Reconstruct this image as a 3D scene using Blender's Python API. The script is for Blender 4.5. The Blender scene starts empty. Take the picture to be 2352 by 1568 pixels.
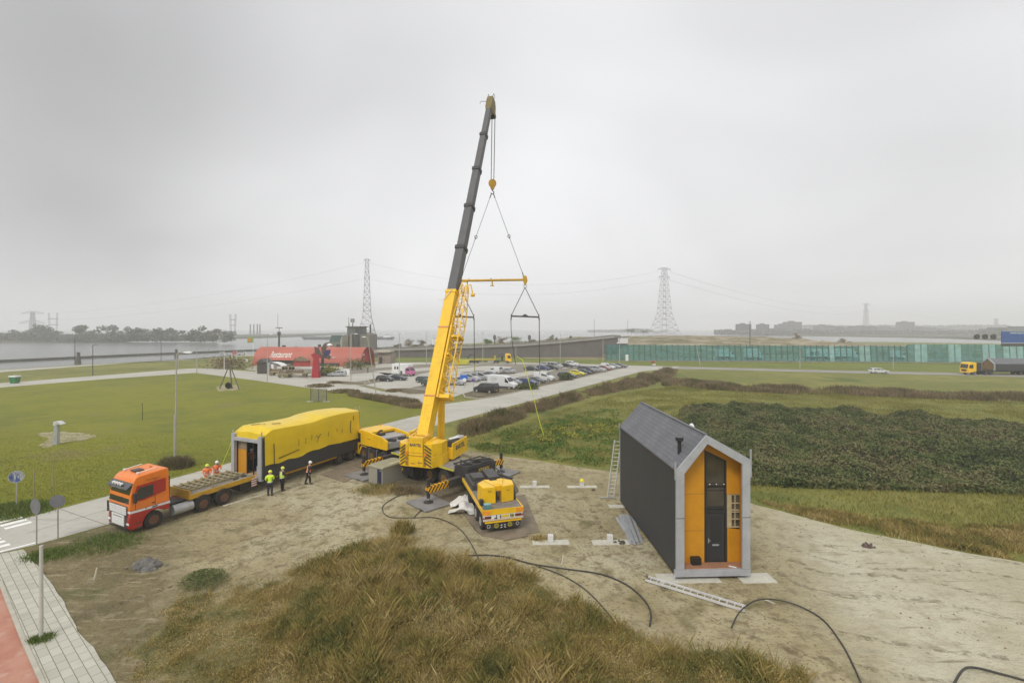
import bpy, bmesh, math, random
import numpy as np
from mathutils import Matrix, Vector
random.seed(7); rng = np.random.default_rng(11)
R = math.radians; PI = math.pi
sc = bpy.context.scene; COL = sc.collection

# ---------------- camera ----------------
H = 12.3; F = 1100.0; CX = 1176.0; HY = 753.0        # measured in a 2352 px wide frame
cam_d = bpy.data.cameras.new('camera'); cam = bpy.data.objects.new('camera', cam_d); COL.objects.link(cam)
cam.location = (0, 0, H); cam.rotation_euler = (R(90), 0, 0)
cam_d.sensor_width = 36; cam_d.lens = 36*F/2352; cam_d.shift_y = -(784-HY)/2352
cam_d.clip_start = .1; cam_d.clip_end = 20000
sc.camera = cam

# ---------------- world: overcast sky ----------------
SUN_EL, SUN_AZ = 48, 205
w = bpy.data.worlds.new('World'); sc.world = w; w.use_nodes = True
nt = w.node_tree; N = nt.nodes; Lk = nt.links; N.clear()
def nd(t, **kw):
    n = N.new(t)
    for k, v in kw.items(): setattr(n, k, v)
    return n
out = nd('ShaderNodeOutputWorld'); bg = nd('ShaderNodeBackground'); bg.inputs['Strength'].default_value = .115
sky = nd('ShaderNodeTexSky', sky_type='NISHITA', sun_disc=False); sky.sun_elevation = R(SUN_EL); sky.sun_rotation = R(SUN_AZ)
sky.air_density = 1.0; sky.dust_density = 3.0
tc = nd('ShaderNodeTexCoord')
sep = nd('ShaderNodeSeparateXYZ'); Lk.new(tc.outputs['Generated'], sep.inputs[0])
def mth(op, a, b=None, c=None, clamp=False):
    n = nd('ShaderNodeMath', operation=op); n.use_clamp = clamp
    for i, v in enumerate((a, b, c)):
        if v is None: continue
        if isinstance(v, (int, float)): n.inputs[i].default_value = v
        else: Lk.new(v, n.inputs[i])
    return n.outputs[0]
zc = mth('MAXIMUM', sep.outputs['Z'], 0.0)
den = mth('ADD', zc, .38)
cmb = nd('ShaderNodeCombineXYZ')
Lk.new(mth('DIVIDE', sep.outputs['X'], den), cmb.inputs[0]); Lk.new(mth('DIVIDE', sep.outputs['Y'], den), cmb.inputs[1])
noi = nd('ShaderNodeTexNoise'); noi.inputs['Scale'].default_value = .9; noi.inputs['Detail'].default_value = 3; noi.inputs['Roughness'].default_value = .42
noi.inputs['Distortion'].default_value = .5
Lk.new(cmb.outputs[0], noi.inputs['Vector'])
def blob(x, y, z, r0, r1):      # a cloud bank around one direction of the sky
    v = Vector((x, y, z)).normalized()
    d = nd('ShaderNodeVectorMath', operation='DISTANCE'); Lk.new(tc.outputs['Generated'], d.inputs[0]); d.inputs[1].default_value = v
    mr = nd('ShaderNodeMapRange', interpolation_type='SMOOTHERSTEP'); Lk.new(d.outputs['Value'], mr.inputs[0])
    mr.inputs[1].default_value = r0; mr.inputs[2].default_value = r1; mr.inputs[3].default_value = 1; mr.inputs[4].default_value = 0
    return mr.outputs[0]
b1 = blob(-1.15, 1.0, .46, .02, .52)
b2 = blob(-.45, 1.0, .80, .05, .62)
b3 = blob(.75, 1.0, .80, .05, .55)
val = mth('MULTIPLY_ADD', noi.outputs['Fac'], .9, .60)         # ~1.0 +- .12
val = mth('SUBTRACT', val, mth('MULTIPLY', b1, .50))
val = mth('SUBTRACT', val, mth('MULTIPLY', b2, .17))
val = mth('SUBTRACT', val, mth('MULTIPLY', b3, .13))
hz = nd('ShaderNodeMapRange'); Lk.new(zc, hz.inputs[0]); hz.inputs[1].default_value = 0; hz.inputs[2].default_value = .25; hz.inputs[3].default_value = 1.07; hz.inputs[4].default_value = 1.0
val = mth('MULTIPLY', val, hz.outputs[0])
grey = nd('ShaderNodeVectorMath', operation='SCALE'); grey.inputs[0].default_value = (6.55, 6.6, 6.75); Lk.new(val, grey.inputs['Scale'])
hsv = nd('ShaderNodeHueSaturation'); hsv.inputs['Saturation'].default_value = .2; Lk.new(sky.outputs[0], hsv.inputs['Color'])
mix = nd('ShaderNodeMix', data_type='RGBA'); mix.inputs['Factor'].default_value = .95
Lk.new(hsv.outputs[0], mix.inputs[6]); Lk.new(grey.outputs[0], mix.inputs[7]); Lk.new(mix.outputs[2], bg.inputs['Color'])
Lk.new(bg.outputs[0], out.inputs['Surface'])

# ---------------- sun (thin, very soft) ----------------
sd = bpy.data.lights.new('sun', 'SUN'); sd.energy = 1.5; sd.angle = R(16); sd.color = (1, .96, .9)
so = bpy.data.objects.new('sun', sd); COL.objects.link(so); so.rotation_euler = (R(90-SUN_EL), 0, R(180-SUN_AZ))
so.location = (0, 0, 60)
sc.view_settings.view_transform = 'Standard'; sc.view_settings.look = 'None'
sc.view_settings.exposure = .2; sc.view_settings.gamma = 1
sc.render.engine = 'CYCLES'
sc.cycles.use_denoising = True; sc.cycles.max_bounces = 6; sc.cycles.volume_bounces = 3
sc.cycles.diffuse_bounces = 2; sc.cycles.glossy_bounces = 2; sc.cycles.transparent_max_bounces = 12
sc.cycles.caustics_reflective = False; sc.cycles.caustics_refractive = False

# ---------------- pixel -> world ----------------
def G(u, v, z=0.0):
    y = F*(H-z)/(v-HY); return ((u-CX)*y/F, y)
def AT(u, v, y):
    return Vector(((u-CX)*y/F, y, H-(v-HY)*y/F))

# ---------------- materials ----------------
MATS = {}
def srgb(c):
    return tuple((x/255/12.92 if x/255 <= .04045 else ((x/255+.055)/1.055)**2.4) for x in c)
def mat(name, col, rough=.6, metal=0, var=.18, scale=2.0, bump=0, bscale=30, dirt=0, dirtcol=(.12,.1,.07), detail=4, spec=.5, alpha=None, coat=0, stretch=None):
    if name in MATS: return MATS[name]
    m = bpy.data.materials.new(name); m.use_nodes = True; MATS[name] = m
    t = m.node_tree; n = t.nodes; l = t.links; p = n['Principled BSDF']
    p.inputs['Roughness'].default_value = rough; p.inputs['Metallic'].default_value = metal
    p.inputs['Specular IOR Level'].default_value = spec
    if coat: p.inputs['Coat Weight'].default_value = coat; p.inputs['Coat Roughness'].default_value = .08
    c = tuple(col)
    tcn = n.new('ShaderNodeTexCoord'); vec = tcn.outputs['Object']
    if stretch:
        mp = n.new('ShaderNodeMapping'); mp.inputs['Scale'].default_value = stretch; l.new(vec, mp.inputs[0]); vec = mp.outputs[0]
    no = n.new('ShaderNodeTexNoise'); no.inputs['Scale'].default_value = scale; no.inputs['Detail'].default_value = detail; l.new(vec, no.inputs['Vector'])
    mx = n.new('ShaderNodeMix'); mx.data_type = 'RGBA'
    mx.inputs[6].default_value = tuple(x*(1-var) for x in c)+(1,); mx.inputs[7].default_value = tuple(min(1, x*(1+var)) for x in c)+(1,)
    mr = n.new('ShaderNodeMapRange'); mr.inputs[1].default_value = .3; mr.inputs[2].default_value = .7; l.new(no.outputs['Fac'], mr.inputs[0]); l.new(mr.outputs[0], mx.inputs[0])
    o = mx.outputs[2]
    if dirt:
        n2 = n.new('ShaderNodeTexNoise'); n2.inputs['Scale'].default_value = scale*2.7; n2.inputs['Detail'].default_value = 6; n2.inputs['Roughness'].default_value = .7; l.new(vec, n2.inputs['Vector'])
        r2 = n.new('ShaderNodeMapRange'); r2.inputs[1].default_value = .5; r2.inputs[2].default_value = .75; r2.inputs[4].default_value = dirt; l.new(n2.outputs['Fac'], r2.inputs[0])
        m2 = n.new('ShaderNodeMix'); m2.data_type = 'RGBA'; l.new(r2.outputs[0], m2.inputs[0]); l.new(o, m2.inputs[6]); m2.inputs[7].default_value = tuple(dirtcol)+(1,); o = m2.outputs[2]
    l.new(o, p.inputs['Base Color'])
    if bump:
        n3 = n.new('ShaderNodeTexNoise'); n3.inputs['Scale'].default_value = bscale; n3.inputs['Detail'].default_value = 5; l.new(vec, n3.inputs['Vector'])
        bp = n.new('ShaderNodeBump'); bp.inputs['Strength'].default_value = bump; bp.inputs['Distance'].default_value = .05; l.new(n3.outputs['Fac'], bp.inputs['Height']); l.new(bp.outputs[0], p.inputs['Normal'])
    if alpha is not None: p.inputs['Alpha'].default_value = alpha
    return m
def S(name, c, rough=.6, **kw): return mat(name, srgb(c), rough, **kw)

# ---------------- mesh builder ----------------
class MB:
    def __init__(s, m=None): s.v = []; s.f = []; s.mi = []; s.cur = 0; s.m = m or Matrix.Identity(4)
    def add(s, vs, fs):
        b = len(s.v); s.v += [s.m @ Vector(v) for v in vs]
        for f in fs: s.f.append([b+i for i in f]); s.mi.append(s.cur)
        return s
    def bx(s, x0, x1, y0, y1, z0, z1):
        return s.add([(x0,y0,z0),(x1,y0,z0),(x1,y1,z0),(x0,y1,z0),(x0,y0,z1),(x1,y0,z1),(x1,y1,z1),(x0,y1,z1)],
            [(0,3,2,1),(4,5,6,7),(0,1,5,4),(1,2,6,5),(2,3,7,6),(3,0,4,7)])
    def beam(s, p0, p1, w, h, up=(0,0,1)):
        p0 = Vector(p0); p1 = Vector(p1); d = (p1-p0).normalized(); a = Vector(up)
        if abs(d.dot(a)) > .98: a = Vector((1,0,0))
        sd_ = d.cross(a).normalized(); u2 = sd_.cross(d); vs = []
        for p in (p0, p1):
            for i, j in ((-1,-1),(1,-1),(1,1),(-1,1)): vs.append(p+sd_*(i*w/2)+u2*(j*h/2))
        return s.add(vs, [(0,3,2,1),(4,5,6,7),(0,1,5,4),(1,2,6,5),(2,3,7,6),(3,0,4,7)])
    def cyl(s, p0, p1, r0, r1=None, n=10, cap=True):
        r1 = r0 if r1 is None else r1; p0 = Vector(p0); p1 = Vector(p1); d = (p1-p0).normalized()
        a = Vector((0,0,1)) if abs(d.z) < .9 else Vector((1,0,0)); x = d.cross(a).normalized(); y = d.cross(x); vs = []
        for p, r in ((p0, r0), (p1, r1)):
            for i in range(n): t = 2*PI*i/n; vs.append(p+x*(r*math.cos(t))+y*(r*math.sin(t)))
        fs = [(i, i+n, (i+1) % n+n, (i+1) % n) for i in range(n)]
        if cap: fs += [tuple(range(n)), tuple(range(2*n-1, n-1, -1))]
        return s.add(vs, fs)
    def tube(s, pts, r, n=6):
        pts = [Vector(p) for p in pts]; vs = []; prev = None
        for i, p in enumerate(pts):
            d = (pts[min(i+1, len(pts)-1)]-pts[max(i-1, 0)]).normalized()
            if prev is None:
                a = Vector((0,0,1)) if abs(d.z) < .9 else Vector((1,0,0)); x = d.cross(a).normalized()
            else: x = (prev-d*prev.dot(d)).normalized()
            prev = x; y = d.cross(x)
            for k in range(n): t = 2*PI*k/n; vs.append(p+x*(r*math.cos(t))+y*(r*math.sin(t)))
        fs = []
        for i in range(len(pts)-1):
            for k in range(n): fs.append((i*n+k, i*n+(k+1) % n, (i+1)*n+(k+1) % n, (i+1)*n+k))
        fs += [tuple(range(n-1, -1, -1)), tuple((len(pts)-1)*n+k for k in range(n))]
        return s.add(vs, fs)
    def prism(s, poly, y0, y1, ax='y'):      # poly in (x,z) extruded along y, or (x,y) along z, or (y,z) along x
        n = len(poly); g = {'y': lambda p, t: (p[0], t, p[1]), 'z': lambda p, t: (p[0], p[1], t), 'x': lambda p, t: (t, p[0], p[1])}[ax]
        vs = [g(p, y0) for p in poly]+[g(p, y1) for p in poly]
        return s.add(vs, [(i, (i+1) % n, (i+1) % n+n, i+n) for i in range(n)]+[tuple(range(n-1, -1, -1)), tuple(range(n, 2*n))])
    def loft(s, rings, cap=True):
        n = len(rings[0]); vs = [p for r in rings for p in r]; fs = []
        for i in range(len(rings)-1):
            for k in range(n): fs.append((i*n+k, i*n+(k+1) % n, (i+1)*n+(k+1) % n, (i+1)*n+k))
        if cap: fs += [tuple(range(n-1, -1, -1)), tuple((len(rings)-1)*n+k for k in range(n))]
        return s.add(vs, fs)
    def lathe(s, prof, c, ax='y', n=16):     # prof [(r, h)] around axis through c
        c = Vector(c); A = {'x': Vector((1,0,0)), 'y': Vector((0,1,0)), 'z': Vector((0,0,1))}[ax]
        B = {'x': Vector((0,1,0)), 'y': Vector((0,0,1)), 'z': Vector((1,0,0))}[ax]; D = A.cross(B)
        rings = [[c+A*h+B*(r*math.cos(2*PI*k/n))+D*(r*math.sin(2*PI*k/n)) for k in range(n)] for r, h in prof]
        return s.loft(rings)
    def build(s, name, m, parent=None, smooth=False, bev=0, auto=None):
        me = bpy.data.meshes.new(name); me.from_pydata([tuple(v) for v in s.v], [], s.f)
        for mm in (m if isinstance(m, (list, tuple)) else [m]): me.materials.append(mm)
        if isinstance(m, (list, tuple)): me.polygons.foreach_set('material_index', s.mi)
        bm = bmesh.new(); bm.from_mesh(me); bmesh.ops.recalc_face_normals(bm, faces=bm.faces); bm.to_mesh(me); bm.free()
        if smooth:
            me.polygons.foreach_set('use_smooth', [True]*len(me.polygons))
            try: me.set_sharp_from_angle(angle=R(auto or 40))
            except Exception: pass
        me.update()
        o = bpy.data.objects.new(name, me); COL.objects.link(o)
        if parent is not None: o.parent = parent
        if bev:
            b = o.modifiers.new('bevel', 'BEVEL'); b.width = bev; b.segments = 2; b.limit_method = 'ANGLE'
        return o
def tag(o, label=None, cat=None, group=None, kind=None):
    if label: o['label'] = label
    if cat: o['category'] = cat
    if group: o['group'] = group
    if kind: o['kind'] = kind
    return o
def thing(name, label, cat, loc=(0,0,0), rz=0, group=None):
    o = bpy.data.objects.new(name, None); COL.objects.link(o); o.empty_display_size = .3
    o.location = (loc[0], loc[1], loc[2] if len(loc) > 2 else 0); o.rotation_euler = (0, 0, rz)
    return tag(o, label, cat, group)
def TM(loc, rz): return Matrix.Translation(Vector((loc[0], loc[1], loc[2] if len(loc) > 2 else 0))) @ Matrix.Rotation(rz, 4, 'Z')
def text(body, size, name, m, parent=None, M=None, ext=.008, shear=0, fn=None, bold=0, sx=1):
    cu = bpy.data.curves.new('t', 'FONT'); cu.body = body; cu.size = size; cu.extrude = ext; cu.shear = shear; cu.align_x = 'CENTER'; cu.align_y = 'CENTER'; cu.offset = bold; cu.resolution_u = 3
    ob = bpy.data.objects.new('t', cu); COL.objects.link(ob); bpy.context.view_layer.update()
    me = bpy.data.meshes.new_from_object(ob.evaluated_get(bpy.context.evaluated_depsgraph_get())); bpy.data.objects.remove(ob)
    M = M or Matrix.Identity(4)
    for v in me.vertices:
        c = v.co.copy(); c.x *= sx
        v.co = fn(c) if fn else M @ c
    me.materials.clear(); me.materials.append(m); me.name = name
    o = bpy.data.objects.new(name, me); COL.objects.link(o)
    if parent is not None: o.parent = parent
    return o
def facing(loc, n, up=(0,0,1)):        # matrix: text x to the right, y up, normal n
    n = Vector(n).normalized(); x = Vector(up).cross(n).normalized(); y = n.cross(x)
    return Matrix.Translation(Vector(loc)) @ Matrix((( x.x, y.x, n.x, 0), (x.y, y.y, n.y, 0), (x.z, y.z, n.z, 0), (0, 0, 0, 1)))
# ---------------- numpy noise ----------------
_T = rng.random((256, 256))
def vnoise(x, y, s=1.0, oct=3, seed=0):
    r = 0; a = 1; tot = 0
    for k in range(oct):
        X = x/s+seed*17.3+k*31.7; Y = y/s+seed*9.1+k*12.9
        xi = np.floor(X).astype(int); yi = np.floor(Y).astype(int); fx = X-xi; fy = Y-yi
        fx = fx*fx*(3-2*fx); fy = fy*fy*(3-2*fy)
        g = lambda i, j: _T[(xi+i) % 256, (yi+j) % 256]
        r = r+a*((g(0,0)*(1-fx)+g(1,0)*fx)*(1-fy)+(g(0,1)*(1-fx)+g(1,1)*fx)*fy); tot += a; a *= .5; s *= .5
    return r/tot
def inpoly(x, y, P):
    c = np.zeros(len(x), bool); n = len(P)
    for i in range(n):
        x0, y0 = P[i]; x1, y1 = P[(i+1) % n]
        if y0 == y1: continue
        k = ((y0 > y) != (y1 > y)) & (x < (x1-x0)*(y-y0)/(y1-y0)+x0); c ^= k
    return c
def scatter(P, n):
    P = np.array(P); lo = P.min(0); hi = P.max(0); xs = []; tot = 0
    while tot < n:
        q = rng.random((n*2, 2))*(hi-lo)+lo; q = q[inpoly(q[:, 0], q[:, 1], P)]; xs.append(q); tot += len(q)
        if len(q) == 0: break
    return np.concatenate(xs)[:n]
def npmesh(name, V, nper, m, rnd=None, parent=None):
    """V: (N, nper, 3) loose faces"""
    Nf = len(V); me = bpy.data.meshes.new(name); me.vertices.add(Nf*nper); me.vertices.foreach_set('co', V.reshape(-1).astype(np.float32))
    me.loops.add(Nf*nper); me.loops.foreach_set('vertex_index', np.arange(Nf*nper, dtype=np.int32))
    me.polygons.add(Nf); me.polygons.foreach_set('loop_start', np.arange(0, Nf*nper, nper, dtype=np.int32))
    me.polygons.foreach_set('loop_total', np.full(Nf, nper, np.int32)); me.update(calc_edges=True)
    at = me.attributes.new('rnd', 'FLOAT', 'POINT'); r = rng.random(Nf) if rnd is None else rnd
    at.data.foreach_set('value', np.repeat(r, nper).astype(np.float32))
    me.materials.append(m); me.validate()
    o = bpy.data.objects.new(name, me); COL.objects.link(o)
    if parent is not None: o.parent = parent
    return o
def blades(name, pts, h, wd, m, z0=0, lean=.35, rnd=None):
    n = len(pts); a = rng.random(n)*2*PI; ln = rng.random(n)*lean; b = rng.random(n)*2*PI
    h = h*(.6+.8*rng.random(n)); dx = np.cos(a)*wd/2; dy = np.sin(a)*wd/2
    tx = np.cos(b)*ln*h; ty = np.sin(b)*ln*h
    z0 = np.zeros(n)+z0; V = np.zeros((n, 4, 3))
    V[:, 0] = np.stack([pts[:, 0]-dx, pts[:, 1]-dy, z0], 1); V[:, 1] = np.stack([pts[:, 0]+dx, pts[:, 1]+dy, z0], 1)
    V[:, 2] = np.stack([pts[:, 0]+dx*.7+tx*.5, pts[:, 1]+dy*.7+ty*.5, z0+h*.62], 1)
    V[:, 3] = np.stack([pts[:, 0]+tx, pts[:, 1]+ty, z0+h], 1)
    return npmesh(name, V, 4, m, rnd)
def leaves(name, P3, size, m, parent=None, rnd=None, flat=.0):
    n = len(P3); nrm = rng.normal(size=(n, 3)); nrm[:, 2] = np.abs(nrm[:, 2])+flat; nrm /= np.linalg.norm(nrm, axis=1)[:, None]
    t = np.cross(nrm, rng.normal(size=(n, 3))); t /= np.linalg.norm(t, axis=1)[:, None]; b = np.cross(nrm, t)
    s = size*(.5+rng.random(n))[:, None]
    V = np.stack([P3-t*s*.5, P3+b*s*.32, P3+t*s*.5, P3-b*s*.32], 1)
    return npmesh(name, V, 4, m, rnd, parent)
def plantmat(name, cols, scale=.5, rough=.75, pos=None, trans=.0, patch=.5):
    """colour from large-scale noise in space (patches of species) and per-leaf variation"""
    if name in MATS: return MATS[name]
    m = bpy.data.materials.new(name); m.use_nodes = True; MATS[name] = m; t = m.node_tree; n = t.nodes; l = t.links; p = n['Principled BSDF']
    p.inputs['Roughness'].default_value = rough; p.inputs['Specular IOR Level'].default_value = .25
    g = n.new('ShaderNodeNewGeometry'); no = n.new('ShaderNodeTexNoise'); no.inputs['Scale'].default_value = scale; no.inputs['Detail'].default_value = 4; l.new(g.outputs['Position'], no.inputs['Vector'])
    at = n.new('ShaderNodeAttribute'); at.attribute_name = 'rnd'
    a = n.new('ShaderNodeMath'); a.operation = 'MULTIPLY_ADD'; l.new(no.outputs['Fac'], a.inputs[0]); a.inputs[1].default_value = 1.9; a.inputs[2].default_value = -.45-(patch-.5)
    b = n.new('ShaderNodeMath'); b.operation = 'MULTIPLY_ADD'; l.new(at.outputs['Fac'], b.inputs[0]); b.inputs[1].default_value = .45; l.new(a.outputs[0], b.inputs[2])
    c = n.new('ShaderNodeMath'); c.operation = 'SUBTRACT'; l.new(b.outputs[0], c.inputs[0]); c.inputs[1].default_value = .22
    cr = n.new('ShaderNodeValToRGB'); l.new(c.outputs[0], cr.inputs[0]); e = cr.color_ramp
    for i, cc in enumerate(cols):
        x = i/(len(cols)-1)
        if i == 0: e.elements[0].position = 0; e.elements[0].color = tuple(cc)+(1,)
        elif i == len(cols)-1: e.elements[1].position = 1; e.elements[1].color = tuple(cc)+(1,)
    for i, cc in enumerate(cols[1:-1], 1):
        q = e.elements.new(i/(len(cols)-1)); q.color = tuple(cc)+(1,)
    l.new(cr.outputs[0], p.inputs['Base Color'])
    return m

# ================= SETTING =================
def nodes_mat(name, rough=.85):
    m = bpy.data.materials.new(name); m.use_nodes = True; MATS[name] = m
    n = m.node_tree.nodes; p = n['Principled BSDF']; p.inputs['Roughness'].default_value = rough; p.inputs['Specular IOR Level'].default_value = .3
    return m, n, m.node_tree.links, p
def gm(name, cols, rough=.9, bump=.5, extra=None, specks=None):
    """ground material; cols: list of (noise scale, detail, lo, hi, colour), layered one over the other"""
    m, n, l, p = nodes_mat(name, rough)
    g = n.new('ShaderNodeNewGeometry'); o = None
    for i, (scl, det, lo, hi, c) in enumerate(cols):
        if i == 0:
            rgb = n.new('ShaderNodeRGB'); rgb.outputs[0].default_value = tuple(c)+(1,); o = rgb.outputs[0]; continue
        mp = n.new('ShaderNodeMapping'); mp.inputs['Location'].default_value = (i*37.1, i*11.7, 0)
        if isinstance(scl, tuple): mp.inputs['Rotation'].default_value = (0, 0, scl[3]); mp.inputs['Scale'].default_value = scl[:3]; s_ = 1.0
        else: s_ = scl
        l.new(g.outputs['Position'], mp.inputs[0])
        no = n.new('ShaderNodeTexNoise'); no.inputs['Scale'].default_value = s_; no.inputs['Detail'].default_value = det; no.inputs['Roughness'].default_value = .62; l.new(mp.outputs[0], no.inputs['Vector'])
        r = n.new('ShaderNodeMapRange'); r.inputs[1].default_value = lo; r.inputs[2].default_value = hi; l.new(no.outputs['Fac'], r.inputs[0])
        mx = n.new('ShaderNodeMix'); mx.data_type = 'RGBA'; l.new(r.outputs[0], mx.inputs[0]); l.new(o, mx.inputs[6]); mx.inputs[7].default_value = tuple(c)+(1,); o = mx.outputs[2]
    l.new(o, p.inputs['Base Color'])
    if bump:
        h = None
        for s_, a in ((1.1, 1.0), (4.5, .5), (16, .28)):
            nb = n.new('ShaderNodeTexNoise'); nb.inputs['Scale'].default_value = s_; nb.inputs['Detail'].default_value = 4; l.new(g.outputs['Position'], nb.inputs['Vector'])
            k = n.new('ShaderNodeMath'); k.operation = 'MULTIPLY_ADD'; l.new(nb.outputs['Fac'], k.inputs[0]); k.inputs[1].default_value = a
            if h is not None: l.new(h, k.inputs[2])
            else: k.inputs[2].default_value = 0
            h = k.outputs[0]
        bp = n.new('ShaderNodeBump'); bp.inputs['Strength'].default_value = bump; bp.inputs['Distance'].default_value = .22; l.new(h, bp.inputs['Height']); l.new(bp.outputs[0], p.inputs['Normal'])
    return m
g_field = gm('field_grass', [(0,0,0,0,(.155,.16,.03)), (.05,3,.42,.62,(.23,.215,.05)), (.35,5,.45,.7,(.115,.135,.024)), (2.5,5,.5,.75,(.22,.20,.07)), (.09,4,.56,.68,(.085,.115,.02))])
g_lawn = gm('lawn_grass', [(0,0,0,0,(.185,.192,.010)), (.05,3,.45,.62,(.135,.152,.012)), (.4,5,.5,.70,(.21,.195,.02)), (3,5,.52,.75,(.125,.13,.012)), (.11,5,.58,.70,(.19,.16,.05)), ((.25,1.2,1,.4),5,.56,.7,(.11,.12,.015))], bump=.25)
g_sand = gm('sandy_soil', [(0,0,0,0,(.40,.345,.205)), (.16,4,.40,.58,(.31,.26,.14)), (.09,3,.5,.66,(.47,.425,.29)), (1.3,6,.5,.66,(.22,.175,.095)), (.42,5,.57,.68,(.19,.165,.075)), (6,5,.55,.68,(.15,.115,.065)), ((.25,1.6,1,.12),4,.6,.7,(.27,.22,.14))], bump=.9)
g_pale = gm('pale_sand', [(0,0,0,0,(.5,.475,.38)), (.2,4,.42,.6,(.42,.385,.29)), (1.2,6,.5,.7,(.36,.325,.235)), ((.3,2.4,1,-.2),5,.58,.68,(.3,.26,.175)), (5,5,.6,.72,(.3,.25,.17))], bump=.8)
g_dry = gm('dry_verge', [(0,0,0,0,(.19,.155,.075)), (.3,5,.42,.6,(.14,.12,.055)), (1.1,6,.5,.66,(.265,.225,.13)), (.22,3,.54,.66,(.095,.098,.034)), (5,5,.52,.7,(.11,.09,.045))], bump=1.0)
g_conc = gm('concrete_road', [(0,0,0,0,(.46,.44,.385)), (.15,4,.42,.62,(.40,.385,.335)), (1.5,6,.52,.75,(.36,.345,.3)), ((.08,1.1,1,-1.0),4,.56,.68,(.34,.325,.28))], bump=.08)
g_asph = gm('parking_bricks', [(0,0,0,0,(.22,.195,.155)), (.2,4,.42,.62,(.18,.16,.125)), (3,6,.5,.75,(.26,.235,.19)), (.6,4,.6,.7,(.15,.135,.105))], bump=.1)
g_road = gm('grey_asphalt', [(0,0,0,0,(.30,.285,.26)), (.15,4,.42,.62,(.26,.245,.225)), (2,6,.52,.75,(.22,.21,.19))], bump=.06)
g_mud = gm('brown_soil', [(0,0,0,0,(.13,.105,.062)), (.5,5,.42,.62,(.19,.155,.1)), (2,6,.5,.75,(.1,.09,.045))], bump=1.0)
g_hill = gm('rough_dike_grass', [(0,0,0,0,(.13,.13,.05)), ((.012,.06,1,0),5,.42,.56,(.25,.19,.115)), ((.05,.2,1,0),6,.5,.62,(.40,.34,.24)), (.12,5,.52,.66,(.075,.09,.03)), (.5,5,.56,.7,(.15,.11,.07))], bump=.6)
white_p = S('road_paint', (235,235,230), .7, var=.08, scale=3, dirt=.5, dirtcol=(.4,.38,.33))

def sheet(name, pts, z, m, jit=0, step=1.0, kind='structure', seed=0):
    """flat sheet from world points; jit roughens the edge"""
    if jit:
        q = []
        for i in range(len(pts)):
            a = Vector(pts[i]); b = Vector(pts[(i+1) % len(pts)]); k = max(1, int((b-a).length/step)); nrm = Vector((-(b-a).y, (b-a).x)).normalized() if (b-a).length else Vector((0,0))
            for j in range(k):
                p = a.lerp(b, j/k); r = vnoise(np.array([p.x]), np.array([p.y]), 2.2*step, 4, seed)[0]-.5
                q.append(p+nrm*(r*2*jit))
        pts = q
    mb = MB(); n = len(pts); mb.add([(p[0], p[1], z) for p in pts], [tuple(range(n))])
    o = mb.build(name, m)
    if o.data.polygons[0].normal.z < 0: o.data.flip_normals()
    if kind: o['kind'] = kind
    return o
def gp(*uv): return [G(u, v) for u, v in uv]

# land: one sheet reaching behind the camera; its shore follows the canal bank
shore = [G(-260,862), G(0,848.5), G(212,836), G(412,826), G(520,820), G(600,811), G(700,803), G(880,797), G(980,795), G(1120,786), G(1330,784)]
land = [(-420,-150), (700,-150), (700,210), (430,330), (330,420), (180,430), (60,420)] + list(reversed(shore)) + [(-420, 60)]
mb = MB(); n_ = len(land)
mb.add([(x,y,0) for x,y in land]+[(x*1.01,y+4,-1.9) for x,y in land], [tuple(range(n_))]+[(i,(i+1)%n_,(i+1)%n_+n_,i+n_) for i in range(n_)])
tag(mb.build('ground', g_field), kind='structure')
# water
wm, n, l, p = nodes_mat('water', .22); p.inputs['Base Color'].default_value = (.17,.178,.172,1); p.inputs['Specular IOR Level'].default_value = .2
g = n.new('ShaderNodeNewGeometry'); no = n.new('ShaderNodeTexNoise'); no.inputs['Scale'].default_value = .35; no.inputs['Detail'].default_value = 8; no.inputs['Roughness'].default_value = .65; l.new(g.outputs['Position'], no.inputs['Vector'])
bp = n.new('ShaderNodeBump'); bp.inputs['Strength'].default_value = .35; bp.inputs['Distance'].default_value = .5; l.new(no.outputs['Fac'], bp.inputs['Height']); l.new(bp.outputs[0], p.inputs['Normal'])
tag(MB().add([(-3400,100,-1.2),(3400,100,-1.2),(3400,3450,-1.2),(-3400,3450,-1.2)], [(0,1,2,3)]).build('water', wm), kind='structure')
tag(MB().add([(-3400,-300,-2.2),(3400,-300,-2.2),(3400,3460,-2.2),(-3400,3460,-2.2)], [(0,1,2,3)]).build('lake_bed', g_mud), kind='structure')

# dike hill behind the glass screen
def hillz(x, y):
    prof = np.interp(y, [186, 215, 262, 300, 345, 390, 425], [0, .6, 4.6, 6.0, 5.6, 2.5, -1.6])
    fx = np.interp(x, [-5, 40, 75, 120, 172, 205, 235, 275], [.0, 1.0, 1.12, 1.15, 1.02, .42, .1, 0])
    return prof*fx + (vnoise(x, y, 9, 4, 3)-.5)*2.4*np.clip(prof*fx/2.5, 0, 1) - .05
gx, gy = np.meshgrid(np.linspace(-5, 290, 119), np.linspace(186, 425, 97)); z = hillz(gx, gy)
nx, ny = gx.shape[1], gx.shape[0]
mb = MB(); mb.add(list(zip(gx.ravel(), gy.ravel(), z.ravel())), [(j*nx+i, j*nx+i+1, (j+1)*nx+i+1, (j+1)*nx+i) for j in range(ny-1) for i in range(nx-1)])
tag(mb.build('dike_hill', g_hill, smooth=True, auto=180), kind='structure')

# lawn left of the road
sheet('lawn', gp((0,889.7),(250,869.7),(450,856),(587,873.5),(710,891),(800,900),(900,912),(950,920),(966,935),(968,946),(955,953),(823,987),(560,1052),(260,1134),(25,1196),(-160,1243)) + [G(-700,1300), G(-600,960)], .004, g_lawn, .12, 1.2)
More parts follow.
